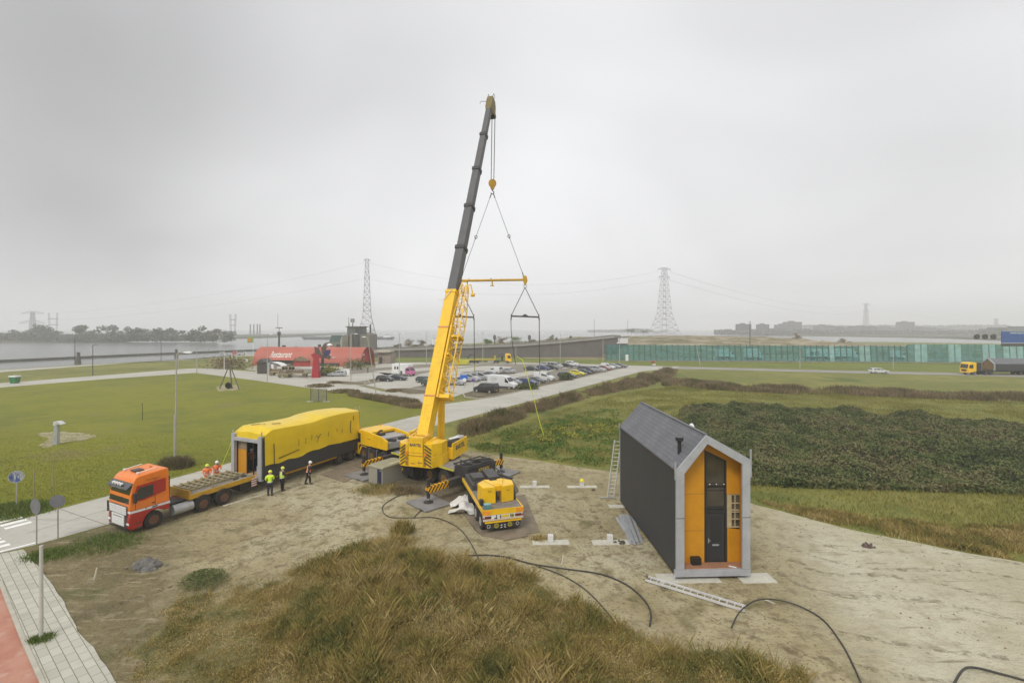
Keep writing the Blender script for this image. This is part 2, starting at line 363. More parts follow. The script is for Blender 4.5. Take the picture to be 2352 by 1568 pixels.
# worn sand patches in the lawn
g_pat = gm('worn_turf', [(0,0,0,0,(.33,.29,.17)), (.8,5,.45,.6,(.22,.20,.08)), (2.5,5,.5,.65,(.42,.38,.27))], bump=.5)
sheet('sand_patch', gp((85,995),(130,990),(190,994),(222,1001),(190,1012),(150,1016),(120,1021),(105,1028),(92,1023),(112,1008)), .012, g_pat, .55, .22)
sheet('sand_patch', gp((498,888),(512,884),(548,884),(553,890),(540,896),(500,898)), .012, g_pat, .5, .3)
# grey roads: the diagonal concrete road, its parking extension, the left access road, the far road
u = Vector((math.cos(R(64)), math.sin(R(64)))); 
sheet('road', [G(-260,1265), G(25,1198.4), G(260,1135.9), G(540,1060), G(823,988), G(945,958), G(975,952), G(990,932), G(1136,912), G(1323,870.4), G(1436,844), G(1438,839.5), G(1560,841.5), G(1552,845.5), G(1475.5,852.5), G(1221.7,919.7), G(1030,970), G(905,1003), G(265,1199.6), G(82.5,1251), G(0,1270), G(-200,1325)], .020, g_conc)
sheet('road', [(-200,118.6), G(0,889.7), G(250,869.7), G(450,856), G(587,873.5), G(710.6,891), G(800,901), G(905,912), G(985,935), G(1000,926), G(1060,905), G(960,893), G(880,899), G(800,880), G(700,868), G(620,856), G(490,846), G(437,846), G(212,863.5), G(0,879.7), (-200,126)], .012, g_conc)
sheet('road', gp((1430,838.6),(1596.7,842.5),(1878,849.8),(2174,855.8),(2352,860.6))+[(230,106),(230,98)]+gp((2352,866),(2174,861),(1878,855),(1617,847.7),(1436,846)), .014, g_road)
sheet('service_road', gp((600,838),(860,832),(1192,832.5),(1440,838),(1436,841.5),(1190,835.5),(1000,836),(940,837),(900,842),(620,848)), .012, g_conc)
g_verge = gm('verge_grass', [(0,0,0,0,(.15,.175,.02)), (.05,3,.42,.6,(.11,.14,.018)), (.4,5,.5,.7,(.20,.19,.04))], bump=.3)
sheet('grass_verge', gp((905,837.2),(1000,834.5),(1192,832),(1395,835.5),(1445,836))+[(48,179),(45,199.4),(-60,199.4)]+[G(870,830)], .0068, g_verge)
sheet('grass_verge', gp((1440,836.5),(1600,840.5),(1878,847.5),(2174,853.5),(2352,858))+[(240,131),(240,164),(150,169)]+gp((1445,831)), .0065, g_verge)
# canal bank: quay path and grass strip
sheet('bank_path', [(-200,136), G(0,854.7), G(250,836.5), G(500,821), G(590,816), G(600,812.5), G(412,827.5), G(212,837), G(0,849.5), (-200,140)], .006, g_conc)
# parking field
sheet('parking_lot', gp((700,868),(600,850),(640,846),(900,842),(1000,836.5),(1190,836),(1432,841.2),(1420,850),(1323,870),(1137,911),(1080,915),(1065,905),(990,893),(905,899),(800,880)), .006, g_asph)
for q in ([(860,852),(1040,840),(1100,838.5),(1050,845),(905,857),(900,866)], [(1060,905),(1180,868),(1330,840.5),(1290,838),(1140,866),(1000,893)], [(840,884),(930,866),(1000,852),(1090,842),(1120,840),(1180,842),(1060,866),(905,898)], [(700,867),(800,860),(860,854),(905,858),(850,872),(790,880)]):
    sheet('parking_lane', gp(*q), .016, g_conc)
# planted kerb islands of the car park
k_m = S('kerb_concrete', (175,170,155), .85, var=.1)
isl = [gp((1068,912),(1064,905),(1090,898),(1200,890),(1300,867),(1430,842),(1436,842.5),(1325,870),(1137,911),(1100,916)),
       gp((905,899),(900,893),(935,892),(995,899),(990,905),(940,906)), gp((758,879),(755,875),(790,876),(840,880),(835,884.5),(790,883.5)), gp((845,873),(880,867),(900,868),(870,877),(850,879))]
for i, q in enumerate(isl):
    o = sheet('kerb_island', q, .10, g_mud, .05, 1.5)
    mb = MB()
    for a in range(len(q)):
        A = Vector(q[a]).to_3d(); B = Vector(q[(a+1) % len(q)]).to_3d(); mb.beam(A+Vector((0,0,.06)), B+Vector((0,0,.06)), .16, .14)
    tag(mb.build('kerb', k_m), kind='structure')
# the building site: sand, with a paler field on the right and a dry verge in front
site = gp((-140,1345),(82,1254),(265,1202),(540,1112),(760,1057),(830,1030),(905,1006),(1000,1015),(1080,1035),(1150,1046),(1250,1060),(1330,1073),(1430,1086),(1560,1105),(1740,1160),(1860,1192),(2000,1226),(2352,1292))+[(37,24.5),(34,9),(-14,9),(-24,17)]

def mixin(base, other, ax_, ay_, c_, wid, nz=5, scl=.22):
    # the soil changes from one kind to another across a line of the ground, ragged by noise
    t = base.node_tree; n = t.nodes; l = t.links; p = n['Principled BSDF']; old = p.inputs['Base Color'].links[0].from_socket
    g = n.new('ShaderNodeNewGeometry'); s = n.new('ShaderNodeSeparateXYZ'); l.new(g.outputs['Position'], s.inputs[0])
    no = n.new('ShaderNodeTexNoise'); no.inputs['Scale'].default_value = scl; no.inputs['Detail'].default_value = 7; no.inputs['Roughness'].default_value = .65; l.new(g.outputs['Position'], no.inputs['Vector'])
    def mt(op, a, b, c=0):
        k = n.new('ShaderNodeMath'); k.operation = op
        for i, v in enumerate((a, b, c)):
            if isinstance(v, (int, float)): k.inputs[i].default_value = v
            else: l.new(v, k.inputs[i])
        return k.outputs[0]
    v = mt('MULTIPLY_ADD', s.outputs['X'], ax_, c_); v = mt('MULTIPLY_ADD', s.outputs['Y'], ay_, v); v = mt('MULTIPLY_ADD', no.outputs['Fac'], nz, v); v = mt('SUBTRACT', v, nz*.5)
    r = n.new('ShaderNodeMapRange'); r.inputs[1].default_value = 0; r.inputs[2].default_value = wid; l.new(v, r.inputs[0])
    cols = other; o = None; m2 = None
    rgb = n.new('ShaderNodeRGB'); rgb.outputs[0].default_value = tuple(cols[0][4])+(1,); o = rgb.outputs[0]
    for scl_, det, lo, hi, cc in cols[1:]:
        mp = n.new('ShaderNodeMapping'); mp.inputs['Location'].default_value = (scl_ if not isinstance(scl_, tuple) else 3, 50, 0)
        if isinstance(scl_, tuple): mp.inputs['Rotation'].default_value = (0,0,scl_[3]); mp.inputs['Scale'].default_value = scl_[:3]
        l.new(g.outputs['Position'], mp.inputs[0]); nn = n.new('ShaderNodeTexNoise'); nn.inputs['Scale'].default_value = 1 if isinstance(scl_, tuple) else scl_; nn.inputs['Detail'].default_value = det; nn.inputs['Roughness'].default_value = .62; l.new(mp.outputs[0], nn.inputs['Vector'])
        rr = n.new('ShaderNodeMapRange'); rr.inputs[1].default_value = lo; rr.inputs[2].default_value = hi; l.new(nn.outputs['Fac'], rr.inputs[0])
        mx = n.new('ShaderNodeMix'); mx.data_type = 'RGBA'; l.new(rr.outputs[0], mx.inputs[0]); l.new(o, mx.inputs[6]); mx.inputs[7].default_value = tuple(cc)+(1,); o = mx.outputs[2]
    mx = n.new('ShaderNodeMix'); mx.data_type = 'RGBA'; l.new(r.outputs[0], mx.inputs[0]); l.new(old, mx.inputs[6]); l.new(o, mx.inputs[7]); l.new(mx.outputs[2], p.inputs['Base Color'])
PALE = [(0,0,0,0,(.52,.485,.36)), (.2,4,.42,.6,(.44,.40,.275)), (1.2,6,.5,.7,(.37,.325,.22)), ((.3,2.4,1,-.2),5,.58,.68,(.29,.245,.16)), (5,5,.6,.72,(.27,.225,.15))]
DRY = [(0,0,0,0,(.20,.16,.08)), (.3,5,.42,.6,(.15,.125,.06)), (1.1,6,.5,.66,(.28,.235,.14)), (.22,3,.54,.66,(.11,.112,.04)), (5,5,.52,.7,(.12,.095,.048)), ((.5,3.0,1,.5),5,.58,.68,(.33,.28,.17))]
OLIVE = [(0,0,0,0,(.22,.185,.08)), (.6,5,.42,.62,(.16,.145,.05)), (2.2,6,.5,.7,(.29,.235,.12)), (.3,4,.54,.68,(.075,.08,.024))]
mixin(g_sand, PALE, 1, -.3, -5.8, 4, 6)
mixin(g_sand, DRY, -1, -.8, 4.2, 3, 5)
sheet('building_site', site, .008, g_sand, .22, .5)
g_ol = gm('olive_turf', OLIVE, bump=1.0)
sheet('grass_mound_soil', gp((330,1480),(420,1410),(560,1370),(700,1310),(800,1262),(930,1250),(1010,1280),(1090,1310),(1200,1320),(1300,1375),(1500,1482),(1700,1505),(1850,1560),(1900,1640),(1000,1750),(340,1640)), .0145, g_ol, .9, .35)
# cell-paved sidewalk and red cycle path, bottom left
bm_, n, l, p = nodes_mat('sidewalk_paving', .85)
g = n.new('ShaderNodeNewGeometry'); mp = n.new('ShaderNodeMapping'); mp.inputs['Rotation'].default_value = (0,0,R(37.5)); l.new(g.outputs['Position'], mp.inputs[0])
bt = n.new('ShaderNodeTexBrick'); bt.inputs['Scale'].default_value = 1; bt.inputs['Brick Width'].default_value = .62; bt.inputs['Row Height'].default_value = .31; bt.inputs['Mortar Size'].default_value = .011
bt.inputs['Color1'].default_value = (.50,.485,.41,1); bt.inputs['Color2'].default_value = (.42,.41,.345,1); bt.inputs['Mortar'].default_value = (.16,.15,.09,1); l.new(mp.outputs[0], bt.inputs['Vector'])
no = n.new('ShaderNodeTexNoise'); no.inputs['Scale'].default_value = .8; no.inputs['Detail'].default_value = 5; l.new(g.outputs['Position'], no.inputs['Vector'])
r = n.new('ShaderNodeMapRange'); r.inputs[1].default_value = .55; r.inputs[2].default_value = .75; r.inputs[4].default_value = .45; l.new(no.outputs['Fac'], r.inputs[0])
mx = n.new('ShaderNodeMix'); mx.data_type = 'RGBA'; l.new(r.outputs[0], mx.inputs[0]); l.new(bt.outputs[0], mx.inputs[6]); mx.inputs[7].default_value = (.3,.28,.2,1); l.new(mx.outputs[2], p.inputs['Base Color'])
sheet('sidewalk', gp((-30,1278),(52.7,1262.5),(95.8,1312),(148.5,1384),(177,1451),(215.6,1487),(263.5,1563.6),(330,1680),(170,1750),(95.8,1566),(52.7,1470),(14.4,1374.4),(0,1336)), .045, bm_, .05, .5)
g_red = gm('red_asphalt', [(0,0,0,0,(.40,.175,.12)), (.5,5,.45,.6,(.46,.24,.175)), (1.5,5,.55,.75,(.52,.36,.29))], bump=.05)
sheet('cycle_path', gp((-200,1290),(-30,1280),(0,1338),(14.4,1376),(52.7,1472),(95.8,1568),(170,1752),(-300,1752)), .030, g_red)
mb = MB(); q = gp((0,1336),(14.4,1374.4),(52.7,1470),(95.8,1566),(150,1700))
for a, b in zip(q, q[1:]): mb.beam((a[0],a[1],.03), (b[0],b[1],.03), .14, .10)
tag(mb.build('kerb', k_m), kind='structure')
# tyre ruts pressed into the sand
rt_, n, l, p = nodes_mat('tyre_rut', .95); p.inputs['Base Color'].default_value = (.17,.135,.08,1)
g = n.new('ShaderNodeNewGeometry'); no = n.new('ShaderNodeTexNoise'); no.inputs['Scale'].default_value = 2.6; no.inputs['Detail'].default_value = 7; no.inputs['Roughness'].default_value = .7; l.new(g.outputs['Position'], no.inputs['Vector'])
r = n.new('ShaderNodeMapRange'); r.inputs[1].default_value = .48; r.inputs[2].default_value = .62; r.inputs[4].default_value = .42; l.new(no.outputs['Fac'], r.inputs[0]); l.new(r.outputs[0], p.inputs['Alpha'])
def rut(pts_, wd_=.32):
    q = [Vector(G(*a)) for a in pts_]; out_ = []
    for i in range(len(q)-1):
        p0 = q[max(i-1,0)]; p1 = q[i]; p2 = q[i+1]; p3 = q[min(i+2,len(q)-1)]
        for k in range(8): t = k/8; out_.append(.5*((2*p1)+(p2-p0)*t+(2*p0-5*p1+4*p2-p3)*t*t+(3*p1-p0-3*p2+p3)*t**3))
    for off in (-1.0, 1.0):
        L_, R_ = [], []
        for i in range(len(out_)):
            d = (out_[min(i+1,len(out_)-1)]-out_[max(i-1,0)]).normalized(); nn_ = Vector((-d.y, d.x)); c = out_[i]+nn_*off; L_.append(c+nn_*wd_/2); R_.append(c-nn_*wd_/2)
        m_ = MB(); k = len(L_); m_.add([(v.x,v.y,.0105) for v in L_]+[(v.x,v.y,.0105) for v in R_], [(i,i+1,i+1+k,i+k) for i in range(k-1)]); o = m_.build('tyre_track', rt_); o['kind'] = 'structure'
        if o.data.polygons[0].normal.z < 0: o.data.flip_normals()
rut([(60,1290),(200,1290),(380,1262),(560,1225),(760,1165),(860,1140)]); rut([(160,1400),(300,1355),(480,1300),(640,1245),(800,1190)]); rut([(200,1440),(340,1390),(520,1320),(680,1265),(850,1205)])
rut([(1250,1270),(1350,1250),(1480,1290),(1700,1420),(2000,1500),(2400,1560)]); rut([(1780,1290),(1900,1340),(2100,1350),(2400,1420)],.4); rut([(1760,1220),(1950,1280),(2200,1290),(2450,1330)],.3); rut([(1180,1150),(1260,1170),(1350,1220),(1420,1300),(1520,1400)]); rut([(1300,1075),(1350,1110),(1400,1180),(1440,1270)])
# zebra stripes and slab joints on the near road
for i, (a, b) in enumerate([((-20,1183),(30,1172)),]): pass
ud = Vector((math.cos(R(60)), math.sin(R(60)))); pd = Vector((-ud.y, ud.x))
for j in range(8):
    base = Vector(G(0,1262))+pd*(.25+.80*j)-ud*2.1
    q = [base, base+ud*2.6, base+ud*2.6+pd*.42, base+pd*.42]
    sheet('road_marking', [tuple(v) for v in q], .026, white_p)
    base = base+ud*3.15
    q = [base, base+ud*1.2, base+ud*1.2+pd*.42, base+pd*.42]
    if j > 3: sheet('road_marking', [tuple(v) for v in q], .026, white_p)
e0 = Vector(G(-60,1284)); e1 = Vector(G(84,1247)); dd = (e1-e0).normalized(); pp = Vector((-dd.y, dd.x))
sheet('road_marking', [tuple(e0), tuple(e1), tuple(e1+pp*.2), tuple(e0+pp*.2)], .0262, white_p)
joint = S('joint_filler', (120,115,100), .9)
mb = MB()
for k in range(16):
    a = Vector(G(82.5,1251))+ud*(3.2+k*5.0); b = a+Vector((-math.sin(R(64)), math.cos(R(64))))*6.0; mb.beam((a.x,a.y,.0222),(b.x,b.y,.0222),.05,.002)
a = Vector(G(60,1225)); b = Vector(G(960,962)); mb.beam((a.x,a.y,.0222),(b.x,b.y,.0222),.05,.002)
tag(mb.build('road_joint', joint), kind='structure')

# breakwater in the canal
mb = MB(); q = [G(u_, v_, -1.2) for u_, v_ in ((-200,845),(0,832.4),(300,818),(575,806.5),(640,804))]
for a, b in zip(q, q[1:]): mb.beam((a[0],a[1],-1.0),(b[0],b[1],-1.0),1.6,1.7)
dk = S('wet_stone', (85,82,74), .85, var=.3, scale=.8)
tag(mb.build('breakwater', dk), kind='structure')

# far shores
def shorestrip(name, pts, depth, z, m):
    mb = MB(); n = len(pts); vs = [(x,y,-1.4) for x,y in pts]+[(x*1.002,y*1.004+2,z) for x,y in pts]+[(x*(1+depth/y),y+depth,z) for x,y in pts]
    mb.add(vs, [(i,i+1,i+1+n,i+n) for i in range(n-1)]+[(i+n,i+1+n,i+1+2*n,i+2*n) for i in range(n-1)]); return tag(mb.build(name, m), kind='structure')
g_far = gm('far_shore_ground', [(0,0,0,0,(.06,.065,.035)), (.01,3,.45,.6,(.09,.085,.055)), (.06,4,.5,.7,(.05,.05,.035))], bump=0)
shorestrip('far_bank', [G(u_, v_, -1.2) for u_, v_ in ((-260,792),(0,787.5),(180,786.5),(280,785.5),(320,781.5),(470,780),(560,777.5),(680,773.5),(745,770.5),(800,766.5),(850,764.5))], 260, .5, g_far)
shorestrip('far_shore', [G(u_, v_, -1.2) for u_, v_ in ((1650,765),(1668,768.2),(1750,770),(1900,772.5),(2060,775),(2200,778),(2352,784),(2600,792))], 600, .7, g_far)
shorestrip('far_shore', [G(u_, v_, -1.2) for u_, v_ in ((1350,759.6),(1420,760.8),(1505,763.6),(1530,764))], 200, .9, g_far)

# ---------------- foliage materials and masses ----------------
m_tall = plantmat('tall_dry_grass', [(.075,.09,.025),(.175,.165,.04),(.29,.235,.068),(.36,.26,.08),(.52,.41,.18),(.24,.18,.055)], scale=.5)
m_reed = plantmat('brown_reeds', [(.075,.09,.025),(.13,.115,.045),(.19,.14,.07),(.26,.19,.105),(.32,.25,.15)], scale=.3)
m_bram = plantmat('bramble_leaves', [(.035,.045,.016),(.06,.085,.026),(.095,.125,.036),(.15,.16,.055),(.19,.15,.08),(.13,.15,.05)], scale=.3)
m_weed = plantmat('green_weeds', [(.05,.09,.014),(.08,.145,.018),(.12,.18,.03),(.16,.20,.04),(.18,.18,.06)], scale=.25)
m_mead = plantmat('meadow_grass', [(.11,.125,.02),(.18,.175,.032),(.25,.225,.055),(.30,.25,.085)], scale=.12)
m_gold = plantmat('yellow_herbs', [(.14,.15,.02),(.26,.25,.03),(.36,.33,.05)], scale=.6)
fore = gp((250,1640),(262,1500),(330,1450),(370,1395),(420,1340),(520,1330),(620,1330),(700,1285),(760,1268),(830,1238),(950,1232),(1010,1262),(1080,1292),(1190,1300),(1290,1352),(1360,1400),(1500,1462),(1620,1478),(1740,1500),(1850,1545),(1890,1640))
pts = scatter(fore, 620000)
dens = vnoise(pts[:,0], pts[:,1], 1.3, 4, 1); big = vnoise(pts[:,0], pts[:,1], 4.5, 3, 5)
P_ = np.array(fore); cx_, cy_ = P_.mean(0)
# thin out to the left where the growth is short
u_of = CX+F*pts[:,0]/pts[:,1]
edge_ = np.full(len(pts), 9.0)
for i in range(len(fore)):
    a = np.array(fore[i]); b = np.array(fore[(i+1) % len(fore)]); ab = b-a; tt = np.clip(((pts-a)@ab)/(ab@ab), 0, 1); edge_ = np.minimum(edge_, np.linalg.norm(pts-(a+tt[:,None]*ab), axis=1))
edf = np.clip(edge_/1.6+ (vnoise(pts[:,0], pts[:,1], .9, 3, 31)-.55)*1.6, 0.03, 1)
keep = rng.random(len(pts)) < np.clip((dens-.28)*3.2, .38, 1)*np.clip((u_of-260)/380, .6, 1)*edf
pts = pts[keep]; dens = dens[keep]; u_of = u_of[keep]; big = big[keep]
fine = vnoise(pts[:,0], pts[:,1], .45, 2, 22)
hh = (.16+1.15*np.clip(dens-.33, 0, 1)+.9*np.clip(fine-.48, 0, 1)+.5*np.clip(big-.45, 0, 1))*np.clip((u_of-330)/520, .33, 1)
r_ = np.clip(vnoise(pts[:,0], pts[:,1], .8, 2, 8)*.7+.3*rng.random(len(pts)), 0, 1)
nb_ = len(pts); r_ = np.clip(.55*rng.random(nb_)**1.3+.5*vnoise(pts[:,0], pts[:,1], .5, 2, 8)+.06, 0, 1); hh = hh*(.55+.9*rng.random(nb_)**2)
nl_ = rng.random(nb_) < .55; q = pts[nl_]
fl_ = leaves('tall_grass_tips', np.column_stack([q, hh[nl_]*.78*rng.random(len(q))**.5+.02]), .040, m_tall, rnd=np.clip(r_[nl_]+.12*rng.normal(size=len(q)), 0, 1)); tag(fl_, 'small brown and olive leaves and seed heads of the foreground growth', 'weeds', kind='stuff')
o = blades('tall_grass', pts, hh*.66, .013, m_tall, lean=.8, rnd=r_)
tag(o, 'tall brown and olive dry grass filling the foreground', 'grass', kind='stuff')
# leafy weeds and pale straw mixed into the mound
pk = rng.random(nb_) < .10*np.clip((vnoise(pts[:,0], pts[:,1], 1.7, 3, 41)-.42)*5, 0, 1)+.0; q = pts[pk]
m_mix = plantmat('mixed_weeds', [(.05,.085,.02),(.09,.13,.03),(.15,.16,.045),(.24,.19,.07)], scale=.8)
tag(leaves('weeds', np.column_stack([q, hh[pk]*(.5+.6*rng.random(len(q)))]), .065, m_mix, flat=.2), 'green leafy weeds growing among the foreground grass', 'weeds', kind='stuff')
m_straw = plantmat('straw_stems', [(.42,.33,.16),(.60,.50,.27),(.70,.62,.40)], scale=1.5); pk = rng.random(nb_) < .02; q = pts[pk]
tag(blades('straw', q, hh[pk]*.5+.06, .010, m_straw, lean=.9), 'pale straw stems sticking out of the foreground grass', 'straw', kind='stuff')
def edist(x, y, P):
    q = np.column_stack([np.ravel(x), np.ravel(y)]); e = np.full(len(q), 99.0)
    for i in range(len(P)):
        a = np.array(P[i]); b = np.array(P[(i+1) % len(P)]); ab = b-a; tt = np.clip(((q-a)@ab)/(ab@ab), 0, 1); e = np.minimum(e, np.linalg.norm(q-(a+tt[:,None]*ab), axis=1))
    return e.reshape(np.shape(x))
# brown reed ditch along the road, then turning right
def P2(u_, v_): return G(u_, v_)
reed = gp((1045,985),(1100,962),(1220,930),(1330,902),(1420,880),(1530,852),(1560,850),(1545,868),(1490,888),(1400,905),(1320,925),(1240,950),(1150,985),(1075,1012),(1050,1005))
pts = scatter(reed, 70000); dn = vnoise(pts[:,0], pts[:,1], 3, 3, 2); k = rng.random(len(pts)) < np.clip((dn-.27)*4, .05, 1)*np.clip(edist(pts[:,0], pts[:,1], reed)/1.6, .1, 1); pts = pts[k]; dn = dn[k]
tag(blades('reeds', pts, .25+2.4*np.clip(dn-.28,0,1)*np.clip(edist(pts[:,0], pts[:,1], reed)/2+.3, .3, 1), .07, m_reed, lean=.6), 'brown withered reeds in the ditch beside the concrete road', 'reeds', kind='stuff')
reed2 = gp((1520,872),(1640,884),(1800,893),(2000,900),(2200,908),(2380,914),(2380,926),(2200,919),(2000,911),(1800,905),(1640,896),(1520,886))
pts = scatter(reed2, 50000); dn = vnoise(pts[:,0], pts[:,1], 4, 3, 4); k = rng.random(len(pts)) < np.clip((dn-.33)*4, .05, 1); pts = pts[k]; dn = dn[k]
tag(blades('reeds', pts, .3+1.2*dn, .09, m_reed, lean=.6), 'brown reed strip crossing the meadow behind the bramble thicket', 'reeds', kind='stuff')
# bramble thicket: canopy surface + leaves
br = gp((1560,945),(1590,935),(1700,938),(1850,944),(2050,957),(2200,968),(2420,990),(2480,1135),(2352,1128),(2150,1120),(1950,1115),(1800,1112),(1700,1108),(1640,1060),(1590,1000),(1558,970))
def brz(x, y): return (.2+2.5*np.clip(vnoise(x, y, 3.1, 4, 6)-.2, 0, 1)**1.25)*np.clip(edist(x, y, br)/2.2+.5*vnoise(x, y, 1.5, 2, 61), .12, 1)
lo = np.array(br).min(0); hi = np.array(br).max(0)
gx, gy = np.meshgrid(np.arange(lo[0], hi[0], .5), np.arange(lo[1], hi[1], .5)); ins = inpoly(gx.ravel(), gy.ravel(), br).reshape(gx.shape)
zz = brz(gx, gy)-.12; idx = -np.ones(gx.shape, int); mb = MB(); vs = []
for j in range(gx.shape[0]):
    for i in range(gx.shape[1]):
        if ins[j, i]: idx[j, i] = len(vs); vs.append((gx[j,i], gy[j,i], zz[j,i]))
fs = [(idx[j,i], idx[j,i+1], idx[j+1,i+1], idx[j+1,i]) for j in range(gx.shape[0]-1) for i in range(gx.shape[1]-1) if min(idx[j,i], idx[j,i+1], idx[j+1,i+1], idx[j+1,i]) >= 0]
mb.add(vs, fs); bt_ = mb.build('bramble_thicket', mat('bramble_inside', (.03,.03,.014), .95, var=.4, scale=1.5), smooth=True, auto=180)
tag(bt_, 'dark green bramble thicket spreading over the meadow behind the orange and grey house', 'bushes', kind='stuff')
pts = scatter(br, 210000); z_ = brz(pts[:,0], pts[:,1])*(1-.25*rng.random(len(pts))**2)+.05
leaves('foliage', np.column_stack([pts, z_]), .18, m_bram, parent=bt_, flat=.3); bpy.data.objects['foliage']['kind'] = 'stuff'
# edge skirt of brambles
pe = scatter(gp((1570,1010),(1640,1068),(1700,1112),(1800,1120),(2480,1142),(2480,1128),(1800,1106),(1700,1100),(1600,1000)), 26000); z_ = brz(pe[:,0], pe[:,1])*rng.random(len(pe))
leaves('foliage', np.column_stack([pe, z_]), .25, m_bram, parent=bt_); bpy.data.objects['foliage.001']['kind'] = 'stuff'
# meadow grass and weeds on the right
mead = gp((1060,1018),(1160,985),(1260,950),(1420,905),(1600,880),(2352,925),(2500,940),(2500,1330),(2352,1289),(2000,1222),(1860,1188),(1740,1150),(1560,1100),(1430,1082),(1250,1056),(1080,1030))
pts = scatter(mead, 230000); d_ = vnoise(pts[:,0], pts[:,1], 3.5, 4, 12); k = (rng.random(len(pts)) < np.clip((d_-.2)*2.2, .1, 1)) & ~inpoly(pts[:,0], pts[:,1], br); pts = pts[k]
tag(blades('meadow_grass', pts, .10+.22*vnoise(pts[:,0], pts[:,1], 2.5, 3, 9), .05, m_mead, lean=.9), 'rough meadow grass right of the crane', 'grass', kind='stuff')
wd = gp((1060,1022),(1150,990),(1250,962),(1420,930),(1440,1000),(1430,1080),(1330,1068),(1200,1052),(1090,1036))
pts = scatter(wd, 70000); d_ = vnoise(pts[:,0], pts[:,1], 1.8, 3, 14); k = rng.random(len(pts)) < np.clip((d_-.35)*4, 0, 1)*np.clip(edist(pts[:,0], pts[:,1], wd)/4, 0, 1); pts = pts[k]; d_ = d_[k]
o = leaves('weeds', np.column_stack([pts, .05+.45*(d_-.3)*rng.random(len(pts))]), .20, m_weed, flat=.2); tag(o, 'low green leafy weeds between the reed ditch and the sand', 'weeds', kind='stuff')
pts = scatter(gp((1215,1000),(1260,985),(1340,975),(1420,970),(1420,1000),(1330,1012),(1250,1022)), 6000); d_ = vnoise(pts[:,0], pts[:,1], .9, 2, 21); pts = pts[d_ > .56]
tag(leaves('yellow_herbs', np.column_stack([pts, .2+.3*rng.random(len(pts))]), .16, m_gold, flat=.5), 'bright yellow-green herbs in the weeds beside the house', 'weeds', kind='stuff')
# ragged golden edge where meadow meets pale sand on the right
pts = scatter(gp((1740,1152),(1860,1175),(2000,1195),(2352,1215),(2480,1230),(2480,1322),(2352,1291),(2000,1224),(1860,1190)), 60000)
d_ = vnoise(pts[:,0], pts[:,1], 2.2, 4, 15); k = rng.random(len(pts)) < np.clip((d_-.3)*3, 0, 1); pts = pts[k]; d_ = d_[k]
tag(blades('rough_grass', pts, .12+.55*(d_-.2), .035, m_tall, lean=.8), 'coarse golden grass along the upper edge of the pale sand', 'grass', kind='stuff')
# tufts scattered over site edges and verges
def tuft(u_, v_, rad, n, h, m, label, name='weed_tuft', leafy=False, cat='weeds', lean=.8, wdt=.03, size=.14):
    x, y = G(u_, v_); a = rng.random(n)*2*PI; r = rad*np.sqrt(rng.random(n))*(.55+.45*rng.random(n)); pts = np.column_stack([x+r*np.cos(a)*1.3, y+r*np.sin(a)])
    hh = h*(1-.6*(r/rad)**2)
    if leafy: o = leaves(name, np.column_stack([pts, hh*rng.random(n)**.6]), size, m)
    else: o = blades(name, pts, hh, wdt, m, lean=lean)
    return tag(o, label, cat)
tuft(470,1340,.95,4200,.62,plantmat('olive_weeds', [(.08,.10,.03),(.12,.15,.045),(.19,.19,.07)], scale=1.5),'soft light green bush left of the brown grass mound','bush',True,'bush',size=.055)
tuft(402,1072,1.3,2600,.8,m_reed,'bare brown shrub around the foot of the tall near street lamp','bush',False,'bush',wdt=.035)
tuft(94,1470,.45,900,.2,m_weed,'small green weed tuft at the pale post on the sidewalk',wdt=.02)
tuft(870,1125,1.8,1500,.28,m_tall,'dry weeds in front of the small grey concrete cabin')
tuft(930,1128,1.3,1100,.3,m_reed,'brown weeds beside the black tank box of the crane')
tuft(1238,1240,.5,250,.3,m_tall,'small dry tuft near the outer concrete footing')
tuft(925,1222,.7,500,.7,m_tall,'tall orange-brown dry stalks at the top of the grass mound',lean=.5)
tuft(240,1250,2.0,2000,.22,m_weed,'short green weeds along the kerb in front of the tractor',wdt=.03)
tuft(110,1275,1.2,1800,.2,m_weed,'short green weeds beside the sidewalk corner',wdt=.03)
tuft(30,1175,2.2,3500,.4,m_weed,'dark green rough weeds at the lawn edge by the zebra crossing',wdt=.04)
tuft(1210,893,2.2,1500,1.2,m_bram,'dark bush at the kerb beside the white high-roof van','bush',True,'bush',size=.3)
tuft(1300,873,1.5,1200,1.9,m_bram,'dark bush beside the black estate car','bush',True,'bush',size=.3)
tuft(905,899,1.5,900,.55,m_reed,'brown bush on the kerb island in the left car park','bush',True,'bush',size=.25)
tuft(770,880,1.6,900,.5,m_reed,'low brown plants on the small left kerb island',leafy=True,size=.25)
tuft(790,900,2.6,1300,.5,m_reed,'brown scrub at the lawn corner beside the access road','bush',True,'bush',size=.3)
tuft(735,888,2.4,900,.6,m_reed,'bare brown scrub behind the grey mesh panel','bush',True,'bush',size=.3)
pts = scatter(gp((800,903),(900,914),(960,922),(975,938),(940,938),(880,925),(800,910)), 9000)
tag(blades('reeds', pts, .55, .07, m_reed, lean=.7), 'brown reeds at the right corner of the lawn', 'reeds', kind='stuff')
m_lawnb = plantmat('lawn_blades', [(.14,.15,.01),(.19,.195,.012),(.23,.21,.025)], scale=.1)
pts = scatter(gp((-100,960),(800,960),(870,972),(560,1050),(260,1132),(25,1194),(-200,1240)), 130000); pts = pts[rng.random(len(pts)) < np.clip((58-pts[:,1])/26, 0, 1)]
tag(blades('lawn_grass', pts, .06, .05, m_lawnb, lean=1.4), 'short mown grass of the large lawn', 'grass', kind='stuff')
